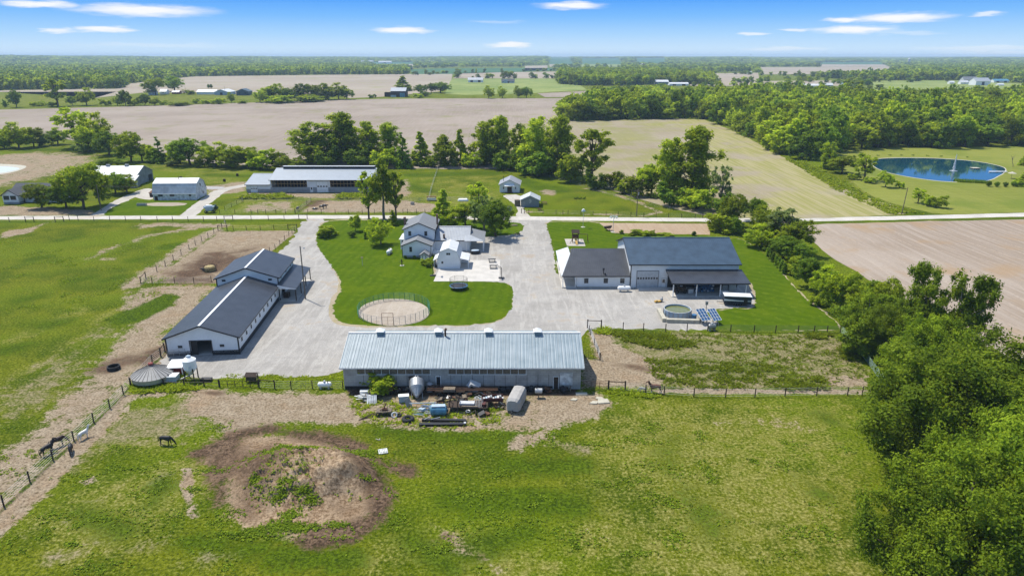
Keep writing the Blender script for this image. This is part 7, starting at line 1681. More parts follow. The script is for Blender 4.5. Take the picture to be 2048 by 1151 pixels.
def trailer():
    a, c = G(1447.5, 611), G(1502, 613.5); e = thing('camper_trailer', 'dark blue and white box trailer parked at the workshop corner', 'trailer', (a.x, a.y, 0), math.atan2(c.y - a.y, c.x - a.x)); L = (c - a).length; D = 2.3
    MB().box(0, L, 0, D, .55, 1.15).box(0, L, 0, D, 1.75, 2.1).build('trailer_body', mat_plain('trailer_navy', (.012, .02, .035), .6), e)
    MB().prism([(0, -.02, 1.15), (L, -.02, 1.15), (L, -.02, 1.30), (L * .5, -.02, 1.34), (0, -.02, 1.52)], (0, .03, 0)).build('stripe', M_WPAINT, e); MB().box(0.001, L - .001, .012, D - .01, 1.15, 1.75).build('side_panel', mat_plain('trailer_blue', (.022, .04, .07), .6), e)
    MB().box(-.05, L + .05, -.06, D + .06, 2.1, 2.22).build('roof', M_TIN, e)
    for s in (1.2, 2.4, 3.6): MB().box(s, s + .5, -.03, -.004, 1.78, 2.0).build('window', M_GLASS, e)
    MB().box(L - 1.6, L - .8, -.03, -.006, .7, 2.0).build('door', M_TRIM, e)
    for s in (L * .42, L * .60):
        for y in (.12, D - .12): MB().torus((s, y, .36), .25, .11, 'y', 18, 6).build('wheel', M_TYRE, e)
    MB().box(-1.3, 0, D / 2 - .06, D / 2 + .06, .45, .57).build('hitch', M_TRIM, e)
trailer()
def pool():
    c = G(1359, 636); c.y += 2.1; e = thing('stock_pool', 'round ribbed metal pool of green water inside a concrete wall', 'pool', (c.x, c.y, 0)); r = 2.75
    MB().lathe([(r, 0), (r, 1.3), (r - .12, 1.3), (r - .12, .1)], n=36, cap=False).build('pool_wall', M_PBLUE, e); MB().lathe([(.01, .98), (r - .13, .98)], n=36, cap=False).build('water', mat_plain('green_water', (.15, .16, .05), .1, 0, .2), e); MB().torus((0, 0, 1.32), r - .06, .08, 'z', 36, 6, .5).build('rim', M_LGREY, e)
    for i in range(18): t = 2 * math.pi * i / 18; MB().box(-.05, .05, -.06, .06, 0, 1.28).build('rib', M_GALVP, e, False, (0, 0, 0)).matrix_local = Matrix.Translation((r * 1.012 * math.cos(t), r * 1.012 * math.sin(t), 0)) @ Matrix.Rotation(t, 4, 'Z')
    w = thing('concrete_wall', 'low concrete block wall bent around the metal pool', 'wall', (0, 0, 0)); P = [G(1317, 622), G(1328.5, 643.5), G(1402, 645.5), G(1398, 625)]
    mb = MB()
    for k, (a, b) in enumerate(zip(P, P[1:])):
        d = (b - a).normalized(); n = Vector((-d.y, d.x, 0)) * .38; s = d * .38
        a2 = a + (s * 1.02 if k else s * 0); b2 = b - (s * 1.0 if k == 1 else s * 0) 
        mb.hexa([a2 - n, b2 - n, b2 + n, a2 + n] + [q + Vector((0, 0, .72)) for q in (a2 - n, b2 - n, b2 + n, a2 + n)])
    mb.build('blocks', M_STONE, w)
    bb = thing('blue_tub', 'blue plastic tub between the pool and the solar panels', 'tub', G(1388, 637)); MB().lathe([(.45, 0), (.5, .9), (.44, .9)], n=16).build('tub_shell', M_BLUE, bb)
pool()
def solar(label, u0, u1, vb, rz):
    a, c = G(u0, vb), G(u1, vb); W = c.x - a.x; m = (a + c) / 2; e = thing('solar_panel', label, 'solar panel', (m.x, m.y, 0), rz, 'solar panels by the pool')
    z0, z1, dy = 1.0, 2.55, 2.6; p = MB(); slope(p, (-W / 2, -.6, z0), (W / 2, -.6, z0), (W / 2, dy - .6, z1), (-W / 2, dy - .6, z1), .05); p.build('panel', M_SOLAR, e)
    f = MB()
    for i in range(4):
        x = -W / 2 + W * i / 3; f.prism([(x - .03, -.62, z0 + .006), (x + .03, -.62, z0 + .006), (x + .03, -.62, z0 + .04), (x - .03, -.62, z0 + .04)], (0, dy + .04, z1 - z0))
    for i in range(5):
        t = i / 4; y, z = -.6 + dy * t, z0 + (z1 - z0) * t; f.box(-W / 2 + .04, W / 2 - .04, y - .025, y + .025, z + .045, z + .06)
    f.build('frame', M_WPAINT, e)
    for x in (-W * .3, W * .3): MB().box(x - .07, x + .07, .1, .24, 0, 1.55).build('post', M_GALVP, e); MB().box(x - .05, x + .05, -.4, 1.6, 1.05, 1.12).build('brace', M_GALVP, e)
solar('left and larger solar panel tilted beside the metal pool', 1399, 1419, 648, .34); solar('right solar panel tilted above the silver tank', 1422, 1440, 648, .34)
b_ = thing('control_box', 'grey control box on a pole between the solar panels', 'box', G(1411, 632)); MB().tube((0, 0, 0), (0, 0, 3.2), .06).build('pole', M_WOODD, b_); MB().box(-.25, .25, -.2, .2, 2.5, 3.2).build('housing', M_GALVP, b_)

# ------------------------------------------------------------------ the corner by the horse barn
def bins():
    c = G(307, 760); e = thing('conical_bin_roof', 'low grey bin with a wide seamed conical metal roof', 'bin', (c.x, c.y, 0)); r = 3.15
    MB().lathe([(r - .1, .55), (r - .1, 1.35)], n=40).build('bin_wall', M_GALVP, e); MB().lathe([(r, 1.3), (.35, 2.75), (.3, 3.0)], n=40).build('roof', mat_plain('dull_tin', (.30, .295, .28), .6, 0, .15), e)
    s = MB()
    for i in range(28): t = 2 * math.pi * i / 28; s.tube((r * math.cos(t), r * math.sin(t), 1.33), (.38 * math.cos(t), .38 * math.sin(t), 2.78), .035, .02, 4)
    s.build('roof_seam', M_TRIM, e); MB().lathe([(.36, 2.8), (.36, 3.1), (.01, 3.2)], n=16).build('cap', M_RED, e)
    for i in range(8): t = 2 * math.pi * i / 8; MB().box(2.7 * math.cos(t) - .12, 2.7 * math.cos(t) + .12, 2.7 * math.sin(t) - .12, 2.7 * math.sin(t) + .12, 0, .56).build('post', M_WOODG, e)
    MB().lathe([(1.6, 0), (1.6, .54)], n=16).build('hopper', M_DARKIN, e)
    c = G(352.5, 753); e = thing('calf_shelter', 'small red shed with white roof and white posts beside the conical bin', 'shed', (c.x, c.y, 0), .08); 
    MB().box(-1.0, 1.0, .2, 2.0, 0, 1.7).build('wall', M_RED, e); m = MB(); slope(m, (-1.25, -.25, 1.75), (1.25, -.25, 1.75), (1.25, 2.25, 2.15), (-1.25, 2.25, 2.15), .1); m.build('roof', M_WPAINT, e)
    for x in (-1.1, 1.1): MB().box(x - .06, x + .06, -.1, .02, 0, 1.72).build('post', M_WPAINT, e)
    c = G(341, 767); e = thing('white_crate', 'white insulated box tank against the board fence', 'box', (c.x, c.y, 0), .05); MB().box(-.95, .95, 0, 1.5, .1, 1.15).build('crate_body', M_PBLUE, e); MB().box(-1.0, 1.0, -.05, 1.55, 1.15, 1.25).build('lid', M_WPAINT, e); MB().tube((-.3, .3, 1.25), (-.3, .3, 1.45), .12).build('cap', M_TRIM, e)
    c = G(384, 758); e = thing('feed_bin', 'tall white feed bin on legs near the board fence', 'bin', (c.x, c.y, 0)); r = 1.02
    MB().lathe([(.2, .9), (r, 2.0), (r, 3.55)], n=28).build('bin_wall', M_WPAINT, e, False); MB().lathe([(r + .06, 3.52), (.35, 4.05)], n=28).build('roof', M_WPAINT, e); MB().lathe([(.36, 4.0), (.36, 4.2), (.1, 4.35)], n=16).build('cap', M_PBLUE, e); MB().box(.25, .62, -1.06, -.98, 1.9, 2.7).build('sight_panel', M_TIN, e)
    for i in range(4): t = R(45 + 90 * i); MB().box(r * math.cos(t) - .07, r * math.cos(t) + .07, r * math.sin(t) - .07, r * math.sin(t) + .07, 0, 2.2).build('leg', M_WOODD, e)
    MB().tube((0, 0, .9), (-1.6, -.9, .35), .1).build('auger', M_GALVP, e)
    MB().lathe([(.1, 4.05), (.06, 3.3)], (0, 0, 0), 6).build('rung', M_GALVP, e)
    c = G(412, 764); e = thing('black_block', 'low black block behind the board fence', 'trough', (c.x, c.y, 0)); MB().box(-.95, .75, 0, .9, 0, .5).box(-.85, .65, .1, .8, .5, .52).build('box_body', M_BLACK, e)  # plain black box put in for a low dark patch near the feed bin
    c = G(503, 764); e = thing('hay_rack', 'dark brown roofed hay rack behind the wooden gate', 'feeder', (c.x, c.y, 0)); f = MB()
    for x in (-.75, .75):
        for y in (0, 1.0): f.box(x - .06, x + .06, y - .06, y + .06, 0, 1.1)
    for z in (.35, .6, .85): f.box(-.8, .8, -.1, -.04, z, z + .12)
    f.build('frame', M_WOODD, e); m = MB(); slope(m, (-1.0, -.3, 1.1), (1.0, -.3, 1.1), (0.9, .5, 1.55), (-.9, .5, 1.55), .06); slope(m, (1.0, 1.3, 1.1), (-1.0, 1.3, 1.1), (-.9, .5, 1.55), (.9, .5, 1.55), .06); m.build('roof', M_WOODD, e)
    MB().box(-.7, .7, .1, .9, .3, .8).build('hay', M_HAY, e)
    c = G(228, 738); e = thing('tyre_feeder', 'black ring of a giant tyre used as feeder on bare ground', 'feeder', (c.x, c.y, 0)); MB().lathe([(.98, 0), (1.05, .25), (1.0, .65), (.85, .65), (.88, .1)], n=30, cap=False).build('tyre_ring', M_TYRE, e)
    c = G(420, 541); e = thing('hay_feeder', 'round bale feeder ring with dark hay in the dirt lot', 'feeder', (c.x, c.y, 0)); MB().lathe([(1.3, 0), (1.3, .9), (1.0, 1.2), (.3, 1.35), (.01, 1.3)], n=20).build('hay', M_HAY, e)
    f = MB()
    for z in (.1, .6, 1.15): f.torus((0, 0, z), 1.5, .035, 'z', 24, 5)
    for i in range(16): t = 2 * math.pi * i / 16; f.tube((1.5 * math.cos(t), 1.5 * math.sin(t), 0), (1.5 * math.cos(t), 1.5 * math.sin(t), 1.2), .03, None, 4)
    f.build('feeder_ring', M_WOODD, e)
bins()

# ------------------------------------------------------------------ junk in front of the low barn
def horse_trailer():
    a = G(1025, 826); e = thing('covered_trailer', 'trailer under a grey fitted cover in front of the low barn', 'trailer', (a.x, a.y, 0), R(-14)); hw, L = 1.05, 4.6
    ring = [(-hw, .35), (hw, .35), (hw, 1.7), (hw * .82, 2.12), (hw * .4, 2.28), (-hw * .4, 2.28), (-hw * .82, 2.12), (-hw, 1.7)]
    mb = MB(); mb.prism([(x, 0.5, z) for x, z in ring], (0, L - .5, 0)); n = len(mb.v)
    mb.prism([(x * .78, .0, .35 + (z - .35) * .86) for x, z in ring], (0, .01, 0))
    k = len(ring); A = [(x, .5, z) for x, z in ring]; B = [(x * .78, .01, .35 + (z - .35) * .86) for x, z in ring]
    for i in range(k): j = (i + 1) % k; mb.poly([A[i], A[j], B[j], B[i]])
    mb.build('cover', M_COVER, e)
    for s in (-1, 1):
        for y in (2.0, 2.9): MB().torus((s * .95, y, .34), .24, .1, 'x', 16, 6).build('wheel', M_TYRE, e)
    MB().box(-.06, .06, -1.0, 0, .4, .5).tube((0, -.9, 0), (0, -.9, .6), .05).build('hitch', M_TRIM, e)
horse_trailer()
M_DRED = mat_plain('dull_red', (.085, .022, .018), .8, 0, .3, 3)
def junk():
    def TH(name, label, cat, u, v, rz=0.0, g=None): p = ground_pt((u, v)); return thing(name, label, cat, p, rz, g)
    e = TH('silver_hopper', 'silver grain hopper lying tilted with a ladder up its side', 'hopper', 834, 799, R(6)); q = MB().lathe([(.15, 0), (1.15, 1.7), (1.15, 3.1), (.5, 3.6)], n=24).build('hopper_shell', M_GALVP, e); q.rotation_euler = (R(-62), 0, 0); q.location = (0, -.35, .55)
    ld = MB()
    for s in (-.2, .2): ld.tube((s, -.30, .95), (s, .6, 2.18), .04).tube((s, .6, 2.18), (s, 2.7, 2.9), .04)
    for i in range(8): t = i / 7; ld.tube((-.2, -.30 + 2.9 * t, .98 + 1.9 * t ** .8), (.2, -.30 + 2.9 * t, .98 + 1.9 * t ** .8), .03)
    ld.build('ladder', M_LGREY, e)
    for s in (-.8, .8): MB().tube((s, .9, 1.0), (s * 1.05, .2, 0), .05).build('leg', M_GALVP, e)
    e = TH('blue_tank', 'pale blue steel tank lying on the grass among white pipes', 'tank', 877, 832, R(3)); MB().lathe([(.25, -1.25), (.72, -1.1), (.75, 0), (.72, 1.1), (.25, 1.25)], (0, .5, .78), 20, 'x').build('tank_body', M_TEAL, e)
    MB().box(-1.0, 1.0, .1, .9, 1.46, 1.56).build('top_plate', M_PBLUE, e); MB().lathe([(.3, 1.25), (.3, 1.45), (.01, 1.46)], (0, .5, .7), 12, 'x').build('hatch', M_TRIM, e)
    for s in (-.8, .8): MB().box(s - .1, s + .1, 0, 1.0, 0, .25).build('cradle', M_GALVP, e)
    rng = random.Random(8)
    e = TH('pipe_heap', 'tangle of thin white and grey pipes left of the blue tank', 'pipes', 838, 828)
    for i in range(16):
        a = Vector((rng.uniform(-1.3, 1.2), rng.uniform(-.4, 1.6), rng.uniform(.03, .3))); d = Vector((rng.uniform(.8, 2.4), rng.uniform(-.9, .9), rng.uniform(-.05, .3)))
        MB().tube(a, a + d, .035, None, 6).build('pipe', M_LGREY if i % 3 else M_TEAL, e)
    e = TH('white_beam', 'long pale blue beam lying behind the blue tank', 'beam', 846, 812, R(2)); MB().box(-2.0, 2.4, -.06, .06, .5, .62).box(-1.8, -1.65, -.2, .2, 0, .5).box(2.1, 2.25, -.2, .2, 0, .5).build('beam_body', M_PBLUE, e)
    e = TH('tyre', 'big black tractor tyre lying flat on the grass', 'tyre', 816, 840); MB().torus((0, 0, .26), .66, .28, 'z', 30, 10, .9).build('tread', M_TYRE, e, True)
    e = TH('steel_beam', 'black steel beam in front on the grass, the nearer of two', 'beam', 885, 850, R(1), 'black beams'); MB().box(-3.35, 3.35, -.2, .2, 0, .28).box(-3.35, 3.35, -.28, .28, .28, .33).build('beam_body', M_BLACK, e); MB().box(3.05, 3.36, -.1, .3, .33, .4).build('end_plate', M_LGREY, e)
    e = TH('steel_beam', 'black steel beam just behind the nearer one', 'beam', 888, 842, R(-2), 'black beams'); MB().box(-3.2, 3.2, -.22, .22, 0, .35).build('beam_body', M_TRIM, e)
    for i, (x0, y0, x1, y1) in enumerate([(-2.8, -.3, -2.0, .7), (-1.8, -.2, -.6, .5)]): MB().tube((x0, y0, .42), (x1, y1, .4), .05).build('loose_pipe', M_LGREY, e)
    e = TH('small_cart', 'small wooden cart with four wheels heaped with scrap', 'cart', 768, 832, R(5)); MB().box(-1.1, 1.1, 0, 1.2, .62, .72).build('cart_bed', M_WOODG, e)
    for x in (-.85, .1, .95): MB().torus((x, -.05, .33), .25, .09, 'y', 16, 6).build('wheel', M_TYRE, e)
    for x in (-.8, .8): MB().torus((x, 1.2, .33), .25, .09, 'y', 16, 6).build('wheel', M_TYRE, e)
    MB().box(-.3, .5, .3, .8, .73, 1.0).tube((-.1, .4, .9), (.35, .9, 1.7), .1).tube((-.6, .3, .85), (.2, .5, 1.1), .07).build('scrap', M_RUST, e)
    e = TH('tyre', 'pale painted tyre leaning against the small cart', 'tyre', 789, 833.5); q = MB().torus((0, 0, 0), .36, .12, 'z', 22, 7).build('tread', M_LGREY, e, True); q.location = (0, 0, .35); q.rotation_euler = (R(55), R(10), 0)
    e = TH('tyre', 'dark tyre lying beside the pale painted tyre', 'tyre', 797, 831); MB().torus((0, 0, .14), .36, .13, 'z', 22, 7).build('tread', M_TYRE, e, True)
    e = TH('pole_bundle', 'thin dark poles lying left of the small cart', 'poles', 738, 834, R(28))
    for i in range(4): MB().tube((-1.6 + .2 * i, -.2 + .12 * i, .06), (1.6 - .2 * i, .1 * i, .12 + .1 * i), .04, None, 6).build('pole', M_WOODD, e)
    # two wagons with frames
    def wagon(label, u, v, rz, L, W, m, load):
        e = TH('farm_wagon', label, 'wagon', u, v, rz); MB().box(-L / 2, L / 2, 0, W, .75, .87).build('wagon_bed', m, e)
        for x in (-L * .34, L * .34):
            for y in (0, W): MB().torus((x, y, .38), .28, .1, 'y', 18, 6).build('wheel', M_TYRE, e)
            MB().tube((x, 0, .38), (x, W, .38), .05).build('axle', M_TRIM, e)
        MB().box(-L / 2 - 1.0, -L / 2, W / 2 - .05, W / 2 + .05, .55, .65).build('tongue', M_RUST, e)
        load(e); return e
    def load1(e):
        for x in (-2.6, -1.4): MB().box(x - .06, x + .06, .1, .2, .87, 1.9).box(x - .06, x + .06, 1.5, 1.6, .87, 1.9).box(x - .05, x + .05, .1, 1.6, 1.9, 1.98).build('rack', M_WOODD, e)
        MB().box(-1.2, 1.0, .7, 1.6, .88, 1.15).build('sheet_stack', M_LGREY, e); MB().box(-.8, 1.6, .1, .35, .88, 1.02).build('board', M_WOODG, e)
        for i in range(6): MB().tube((1.3 + i * .2, .2, .88), (1.0 + i * .25, 1.4, 1.5 + .1 * (i % 3)), .04, None, 5).build('pipe', M_GALVP, e)
        MB().box(2.2, 2.7, .3, 1.2, .88, 1.3).build('crate', M_DRED, e)
    wagon('long dark hay wagon loaded with boards and frames', 934, 825, R(-3), 6.0, 1.9, M_WOODD, load1)
    def load2(e):
        for i in range(6): MB().tube((-3.6, .2 + .25 * i, .95 + .06 * i), (7.4, .4 + .2 * i, 1.05), .06, .05, 6).build('pole', M_WOODD if i % 2 else M_RUST, e)
        MB().box(-1.0, .8, -.1, .9, .9, 1.3).build('box', M_WOODG, e)
    wagon('dark flat wagon with very long poles near the barn wall', 900, 793, R(-2), 4.6, 1.8, M_WOODD, load2)
    def load3(e):
        MB().box(-1.6, 1.6, 0, .08, .87, 1.3).box(-1.6, 1.6, 1.3, 1.38, .87, 1.3).build('side_board', M_DRED, e)
        for i in range(9): x = -1.4 + i * .35; MB().box(x, x + .28, .2 + .1 * (i % 3), .9, .88, 1.1 + .12 * (i % 4)).build('box', (M_LGREY, M_PBLUE, M_WPAINT, M_GALVP)[i % 4], e)
    wagon('low dark red trailer filled with white and blue scrap', 985, 812, R(2), 3.3, 1.4, M_DRED, load3)
    e = TH('white_cabinet', 'white cabinet tipped on its corner against the barn', 'cabinet', 947, 783); q = MB().box(-.9, .9, -.5, .5, -.75, .75).build('cabinet_body', M_LGREY, e); q.rotation_euler = (R(25), R(28), R(15)); q.location = (0, 0, .95); q2 = MB().box(-.6, .1, -.52, -.505, -.4, .4).build('door', M_BLACK, e); q2.rotation_euler = q.rotation_euler; q2.location = q.location
    e = TH('white_box', 'pale blue and white appliance standing in the grass', 'appliance', 808, 805, R(10)); MB().box(-.75, .75, 0, .8, .05, 1.0).build('appliance_body', M_PBLUE, e); MB().box(-.8, .8, -.03, .85, 1.0, 1.1).build('top', M_WPAINT, e)
    e = TH('metal_sheet', 'grey metal panel leaning right of the pale appliance', 'panel', 819, 812, R(65)); q = MB().box(-.6, .6, -.03, .03, 0, 1.3).build('sheet', M_GALVP, e); q.rotation_euler = (R(-20), 0, 0)
    e = TH('grey_barrel', 'dark grey cylinder tank standing by the barn wall', 'tank', 860, 781); MB().lathe([(.6, 0), (.6, 1.3), (.3, 1.55)], n=18).build('tank_body', M_GALVP, e)
    def pallet(label, u, v, rz, tilt=0, s=1.0):
        e = TH('wooden_pallet', label, 'pallet', u, v, rz, 'pallets'); d = MB()
        for i in range(6): d.box(-.6 + i * .21, -.45 + i * .21, -.6, .6, .12, .15)
        for y in (-.55, -.03, .5): d.box(-.6, .6, y, y + .08, 0, .118)
        q = d.build('deck', M_OLDWHITE, e); q.rotation_euler = (tilt, 0, 0); q.scale = (s, s, s); q.location.z = .6 * abs(math.sin(tilt))
    pallet('whitish pallet propped up beside the board heap', 744, 804, .15, R(40), 1.2); pallet('pallet lying alone on the pasture by the dirt mound', 766, 903, .3)
    e = TH('board_heap', 'heap of white boards and scrap at the left end of the barn', 'boards', 722, 800)
    for i in range(12): a = Vector((rng.uniform(-1, .6), rng.uniform(-.5, .9), .08 + .07 * i)); d = Vector((rng.uniform(.8, 2.2), rng.uniform(-.6, .6), rng.uniform(-.1, .15))); MB().box(0, d.length, -.08, .08, 0, .05).build('board', M_OLDWHITE if i % 2 else M_LGREY, e, False, a).rotation_euler = (0, 0, math.atan2(d.y, d.x))
    e = TH('crate', 'pale open crate above the white board heap', 'crate', 729, 789, .1); MB().box(-.65, .65, -.4, .4, 0, .75).build('crate_body', M_OLDWHITE, e); MB().box(-.5, .5, -.42, -.405, .15, .6).build('side_panel', M_LGREY, e)
    e = TH('barrel_grill', 'grey barrel grill on a post at the right of the junk', 'grill', 1077, 794); MB().lathe([(.01, -.55), (.38, -.55), (.38, .55), (.01, .55)], (0, 0, 1.15), 16, 'x').build('drum', M_LGREY, e); MB().tube((0, 0, 0), (0, 0, .8), .07).build('post', M_WOODG, e); MB().tube((-.3, 0, 1.5), (-.3, 0, 2.0), .07).build('flue', M_TRIM, e)
    def heap(label, u, v, n, L, D, ms, hmax=.9):
        e = TH('scrap_heap', label, 'scrap', u, v, rng.uniform(-.2, .2), 'scrap heaps')
        for i in range(n):
            x, y, z = rng.uniform(-L, L), rng.uniform(0, D), rng.uniform(.02, hmax * .6); m = ms[i % len(ms)]; k = rng.random()
            if k < .55: d = Vector((rng.uniform(-1.4, 1.4), rng.uniform(-.6, .6), rng.uniform(-.1, .6))); MB().tube((x, y, z), Vector((x, y, z)) + d, rng.uniform(.025, .07), None, 5).build('bar', m, e)
            elif k < .85: q = MB().box(-.5, .5, -.3, .3, 0, rng.uniform(.05, .4)).build('plate', m, e, False, (x, y, z)); q.rotation_euler = (rng.uniform(-.5, .5), rng.uniform(-.5, .5), rng.uniform(0, 3)); q.scale = (rng.uniform(.5, 1.2),) * 3
            else: MB().torus((x, y, z + .25), .3, .07, rng.choice('xyz'), 14, 5).build('rim', m, e)
    DK = [M_WOODD, M_RUST, M_TRIM, M_WOODG, M_GALVP, M_BLACK]
    for a in [('dark scrap heap behind the hay wagon', 905, 806, 22, 2.2, 1.2, DK), ('dark scrap under the long poles near the barn', 950, 793, 20, 3.0, 1.0, DK), ('pale scrap between the hay wagon and the red trailer', 968, 806, 18, 1.2, 1.0, [M_LGREY, M_WPAINT, M_GALVP, M_PBLUE]), ('rusty iron in front of the hay wagon wheels', 955, 832, 14, 1.6, .5, DK), ('dark scrap in the shade left of the silver hopper', 800, 786, 18, 1.6, .9, DK), ('rusty bits right of the red trailer', 1002, 818, 12, .8, .8, DK), ('dark junk along the barn wall right of the cover', 1110, 785, 20, 2.6, .7, DK), ('white scrap beside the pallet and boards', 735, 798, 16, 1.2, .7, [M_OLDWHITE, M_LGREY, M_WOODG]), ('thin rods around the blue tank', 862, 822, 14, 1.6, .8, [M_PBLUE, M_LGREY, M_GALVP])]: heap(*a)
    e = TH('small_tower_frame', 'dark wooden frame leaning on the barn behind the hopper', 'frame', 831, 779); f = MB()
    for x in (-.9, .9): f.box(x - .07, x + .07, -.1, .04, 0, 2.3)
    f.box(-1.0, 1.0, -.12, .05, 2.2, 2.34); f.build('frame_bars', M_WOODD, e)
    for lab, u, v, pts, h in [('large pale concrete slab lying right of the low barn', 1207, 803, [(-.9, -.7), (.9, -.5), (.7, .8), (-.8, .7)], .16), ('small broken slab left of the large pale one', 1190, 805, [(-.9, -.3), (.2, -.5), (.6, .3), (-.3, .4)], .14), ('flat stone alone on the bare ground by the grill', 1148, 799, [(-.6, -.2), (.2, -.35), (.6, .1), (-.1, .4)], .12), ('thin broken slab above the large pale one', 1200, 796, [(-.7, -.2), (.5, -.4), (.4, .2), (-.5, .3)], .12), ('dark slab in the barn shade', 1163, 788, [(-.9, -.4), (.9, -.4), (.9, .4), (-.9, .4)], .15)]:
        e = TH('concrete_slab', lab, 'slab', u, v, 0, 'broken slabs'); MB().prism([(x, y, 0) for x, y in pts], (0, 0, h)).build('slab_block', M_STONE, e)
    e = TH('rim_heap', 'heap of dark rims and iron left of the hay wagon', 'scrap', 873, 812)
    for i in range(4): MB().torus((-.8 + .5 * i, .2 * (i % 2), .2 + .08 * i), .3, .06, 'zxy'[i % 3], 14, 5).build('rim', M_RUST, e)
    e = TH('white_stick', 'small white forked stick lying on the pasture grass', 'stick', 757, 879); MB().tube((-.4, .2, .05), (.1, -.1, .06), .05).tube((.1, -.1, .06), (.15, .3, .06), .05).tube((.1, -.1, .06), (.3, -.05, .06), .05).build('stick_body', M_STONE, e)
    e = TH('dark_machine', 'dark rusty implement in the shade under the climbing bush', 'implement', 775, 786); MB().box(-.9, .9, -.3, .5, .3, .9).tube((-1, 0, .3), (1.1, 0, 1.3), .07).build('implement_frame', M_RUST, e)
    for x in (-.7, .7): MB().torus((x, -.35, .3), .24, .07, 'y', 14, 5).build('wheel', M_TYRE, e)
    e = TH('black_tarp_heap', 'long black heap along the barn wall right of the wagons', 'heap', 1040, 782); h = MB()
    for i in range(9): h.ball((-3.6 + i * .9, rng.uniform(-.1, .3), .2), rng.uniform(.5, .8), .5, rng.uniform(.4, .8), 10, 6)
    h.build('heap_surface', M_BLACK, e)
junk()

# ------------------------------------------------------------------ across the road
def back_things():
    p = ground_pt((420, 425)); e = thing('forage_wagon', 'green and white gravity wagon parked by the road', 'wagon', (p.x, p.y, 0), R(6))
    mb = MB(); A = [(-1.7, -1.1, 2.2), (1.7, -1.1, 2.2), (1.7, 1.1, 2.2), (-1.7, 1.1, 2.2)]; B = [(-.7, -.9, .8), (.9, -.9, .8), (.9, .9, .8), (-.7, .9, .8)]
    for i in range(4): j = (i + 1) % 4; mb.poly([B[i], B[j], A[j], A[i]])
    mb.poly(B); mb.poly([(x * .97, y * .97, 2.05) for x, y, z in A]); mb.build('wagon_box', M_PBLUE, e); MB().box(-1.0, .9, -.5, .6, 2.1, 2.55).build('load', M_WPAINT, e)
    MB().box(-1.6, 1.6, -.5, .5, .6, .75).build('chassis', M_TRIM, e)
    for x in (-1.2, 1.2):
        for y in (-.8, .8): MB().torus((x, y, .45), .3, .14, 'y', 16, 6).build('wheel', M_TYRE, e)
    p = ground_pt((431, 420)); e = thing('green_implement', 'dark green implement behind the gravity wagon', 'implement', (p.x, p.y, 0)); MB().box(-.8, .9, -.5, .5, .4, 1.3).box(-.4, .5, -.3, .3, 1.3, 1.9).build('implement_frame', mat_plain('dark_green', (.02, .06, .025), .5), e); MB().torus((.2, -.6, .45), .32, .12, 'y').build('wheel', M_TYRE, e)
    p = ground_pt((206, 403)); 
    e = thing('trough', 'grey trough at the end of the neighbour garden', 'trough', tuple(ground_pt((284, 411))), 0); MB().box(-1.6, 1.6, -.5, .5, 0, .8).build('box_body', M_GALVP, e); MB().box(-1.5, 1.5, -.4, .4, .8, .82).build('water', M_BLACK, e)
    e = thing('small_shed', 'little brown shed against the left end of the gambrel barn', 'shed', tuple(ground_pt((305, 394))), 0); MB().box(-1, 1, 0, 2, 0, 1.6).build('wall', M_WOODD, e); m = MB(); slope(m, (-1.2, -.2, 1.6), (1.2, -.2, 1.6), (1.2, 2.2, 2.1), (-1.2, 2.2, 2.1), .1); m.build('roof', M_RUST, e)
    e = thing('red_implement', 'red implement parked under the trees by the grey barn', 'implement', tuple(ground_pt((247, 382))), 0); MB().box(-1.3, 1.3, -.4, .6, .4, 1.0).build('implement_frame', M_RED, e); MB().torus((0, -.5, .4), .3, .1, 'y').build('wheel', M_TYRE, e)
    e = thing('stone_ring', 'dark stone flower bed at the lawn tip by the parking area', 'flower bed', tuple(ground_pt((1035, 468))), 0); MB().torus((0, 0, .1), .7, .18, 'z', 14, 6).build('stone', M_WOODG, e); MB().ball((0, 0, .3), .6, .6, .5, 10, 6).build('foliage', LEAF_DARK, e)
    e = thing('boulder', 'flat dark boulder on the lawn tip beside the road entrance', 'boulder', tuple(ground_pt((1029, 451))), 0); MB().ball((0, 0, .1), 1.1, .6, .3, 10, 6).build('rock', M_WOODG, e)
    e = thing('grey_disc', 'round grey disc on a post standing at the pasture gate', 'disc', tuple(ground_pt((1019.5, 425))), 0); MB().tube((0, 0, 0), (0, 0, 1.2), .07).build('post', M_GALVP, e); q = MB().lathe([(.01, 0), (.7, .15), (.95, .35)], n=18, cap=False).build('disc_plate', M_GALVP, e); q.location = (0, 0, 1.4); q.rotation_euler = (R(70), 0, 0)
    e = thing('picnic_table', 'brown picnic table right of the small grey shed', 'picnic table', tuple(ground_pt((1088, 408))), 0); MB().box(-1.1, 1.1, -.4, .4, .7, .78).build('table_top', M_RUST, e)
    for s in (-1, 1): MB().box(-1.1, 1.1, s * .75 - .12, s * .75 + .12, .42, .48).build('bench', M_RUST, e); MB().tube((s * .8, -.8, 0), (s * .8, .3, .7), .05).tube((s * .8, .8, 0), (s * .8, -.3, .7), .05).build('leg', M_RUST, e)
    e = thing('wheelbarrow', 'brown wheelbarrow by the road before the small grey shed', 'wheelbarrow', tuple(ground_pt((1078.5, 421))), 0); MB().prism([(-.6, -.4, .7), (-.4, -.3, .3), (.4, -.3, .3), (.7, -.4, .7)], (0, .8, 0)).build('tray', M_RUST, e); MB().torus((.8, 0, .25), .2, .06, 'y').build('wheel', M_TYRE, e); MB().tube((.8, 0, .25), (-1.2, .3, .6), .03).tube((.8, 0, .25), (-1.2, -.3, .6), .03).build('handle', M_WOODD, e)
    for i, (u, l) in enumerate([(1152, 'left'), (1160, 'middle'), (1168, 'right')]): T(u, 398, 393, 6.5, 'shrubD', l + ' one of three dark bushes in the back pasture', 'three bushes in the back pasture')
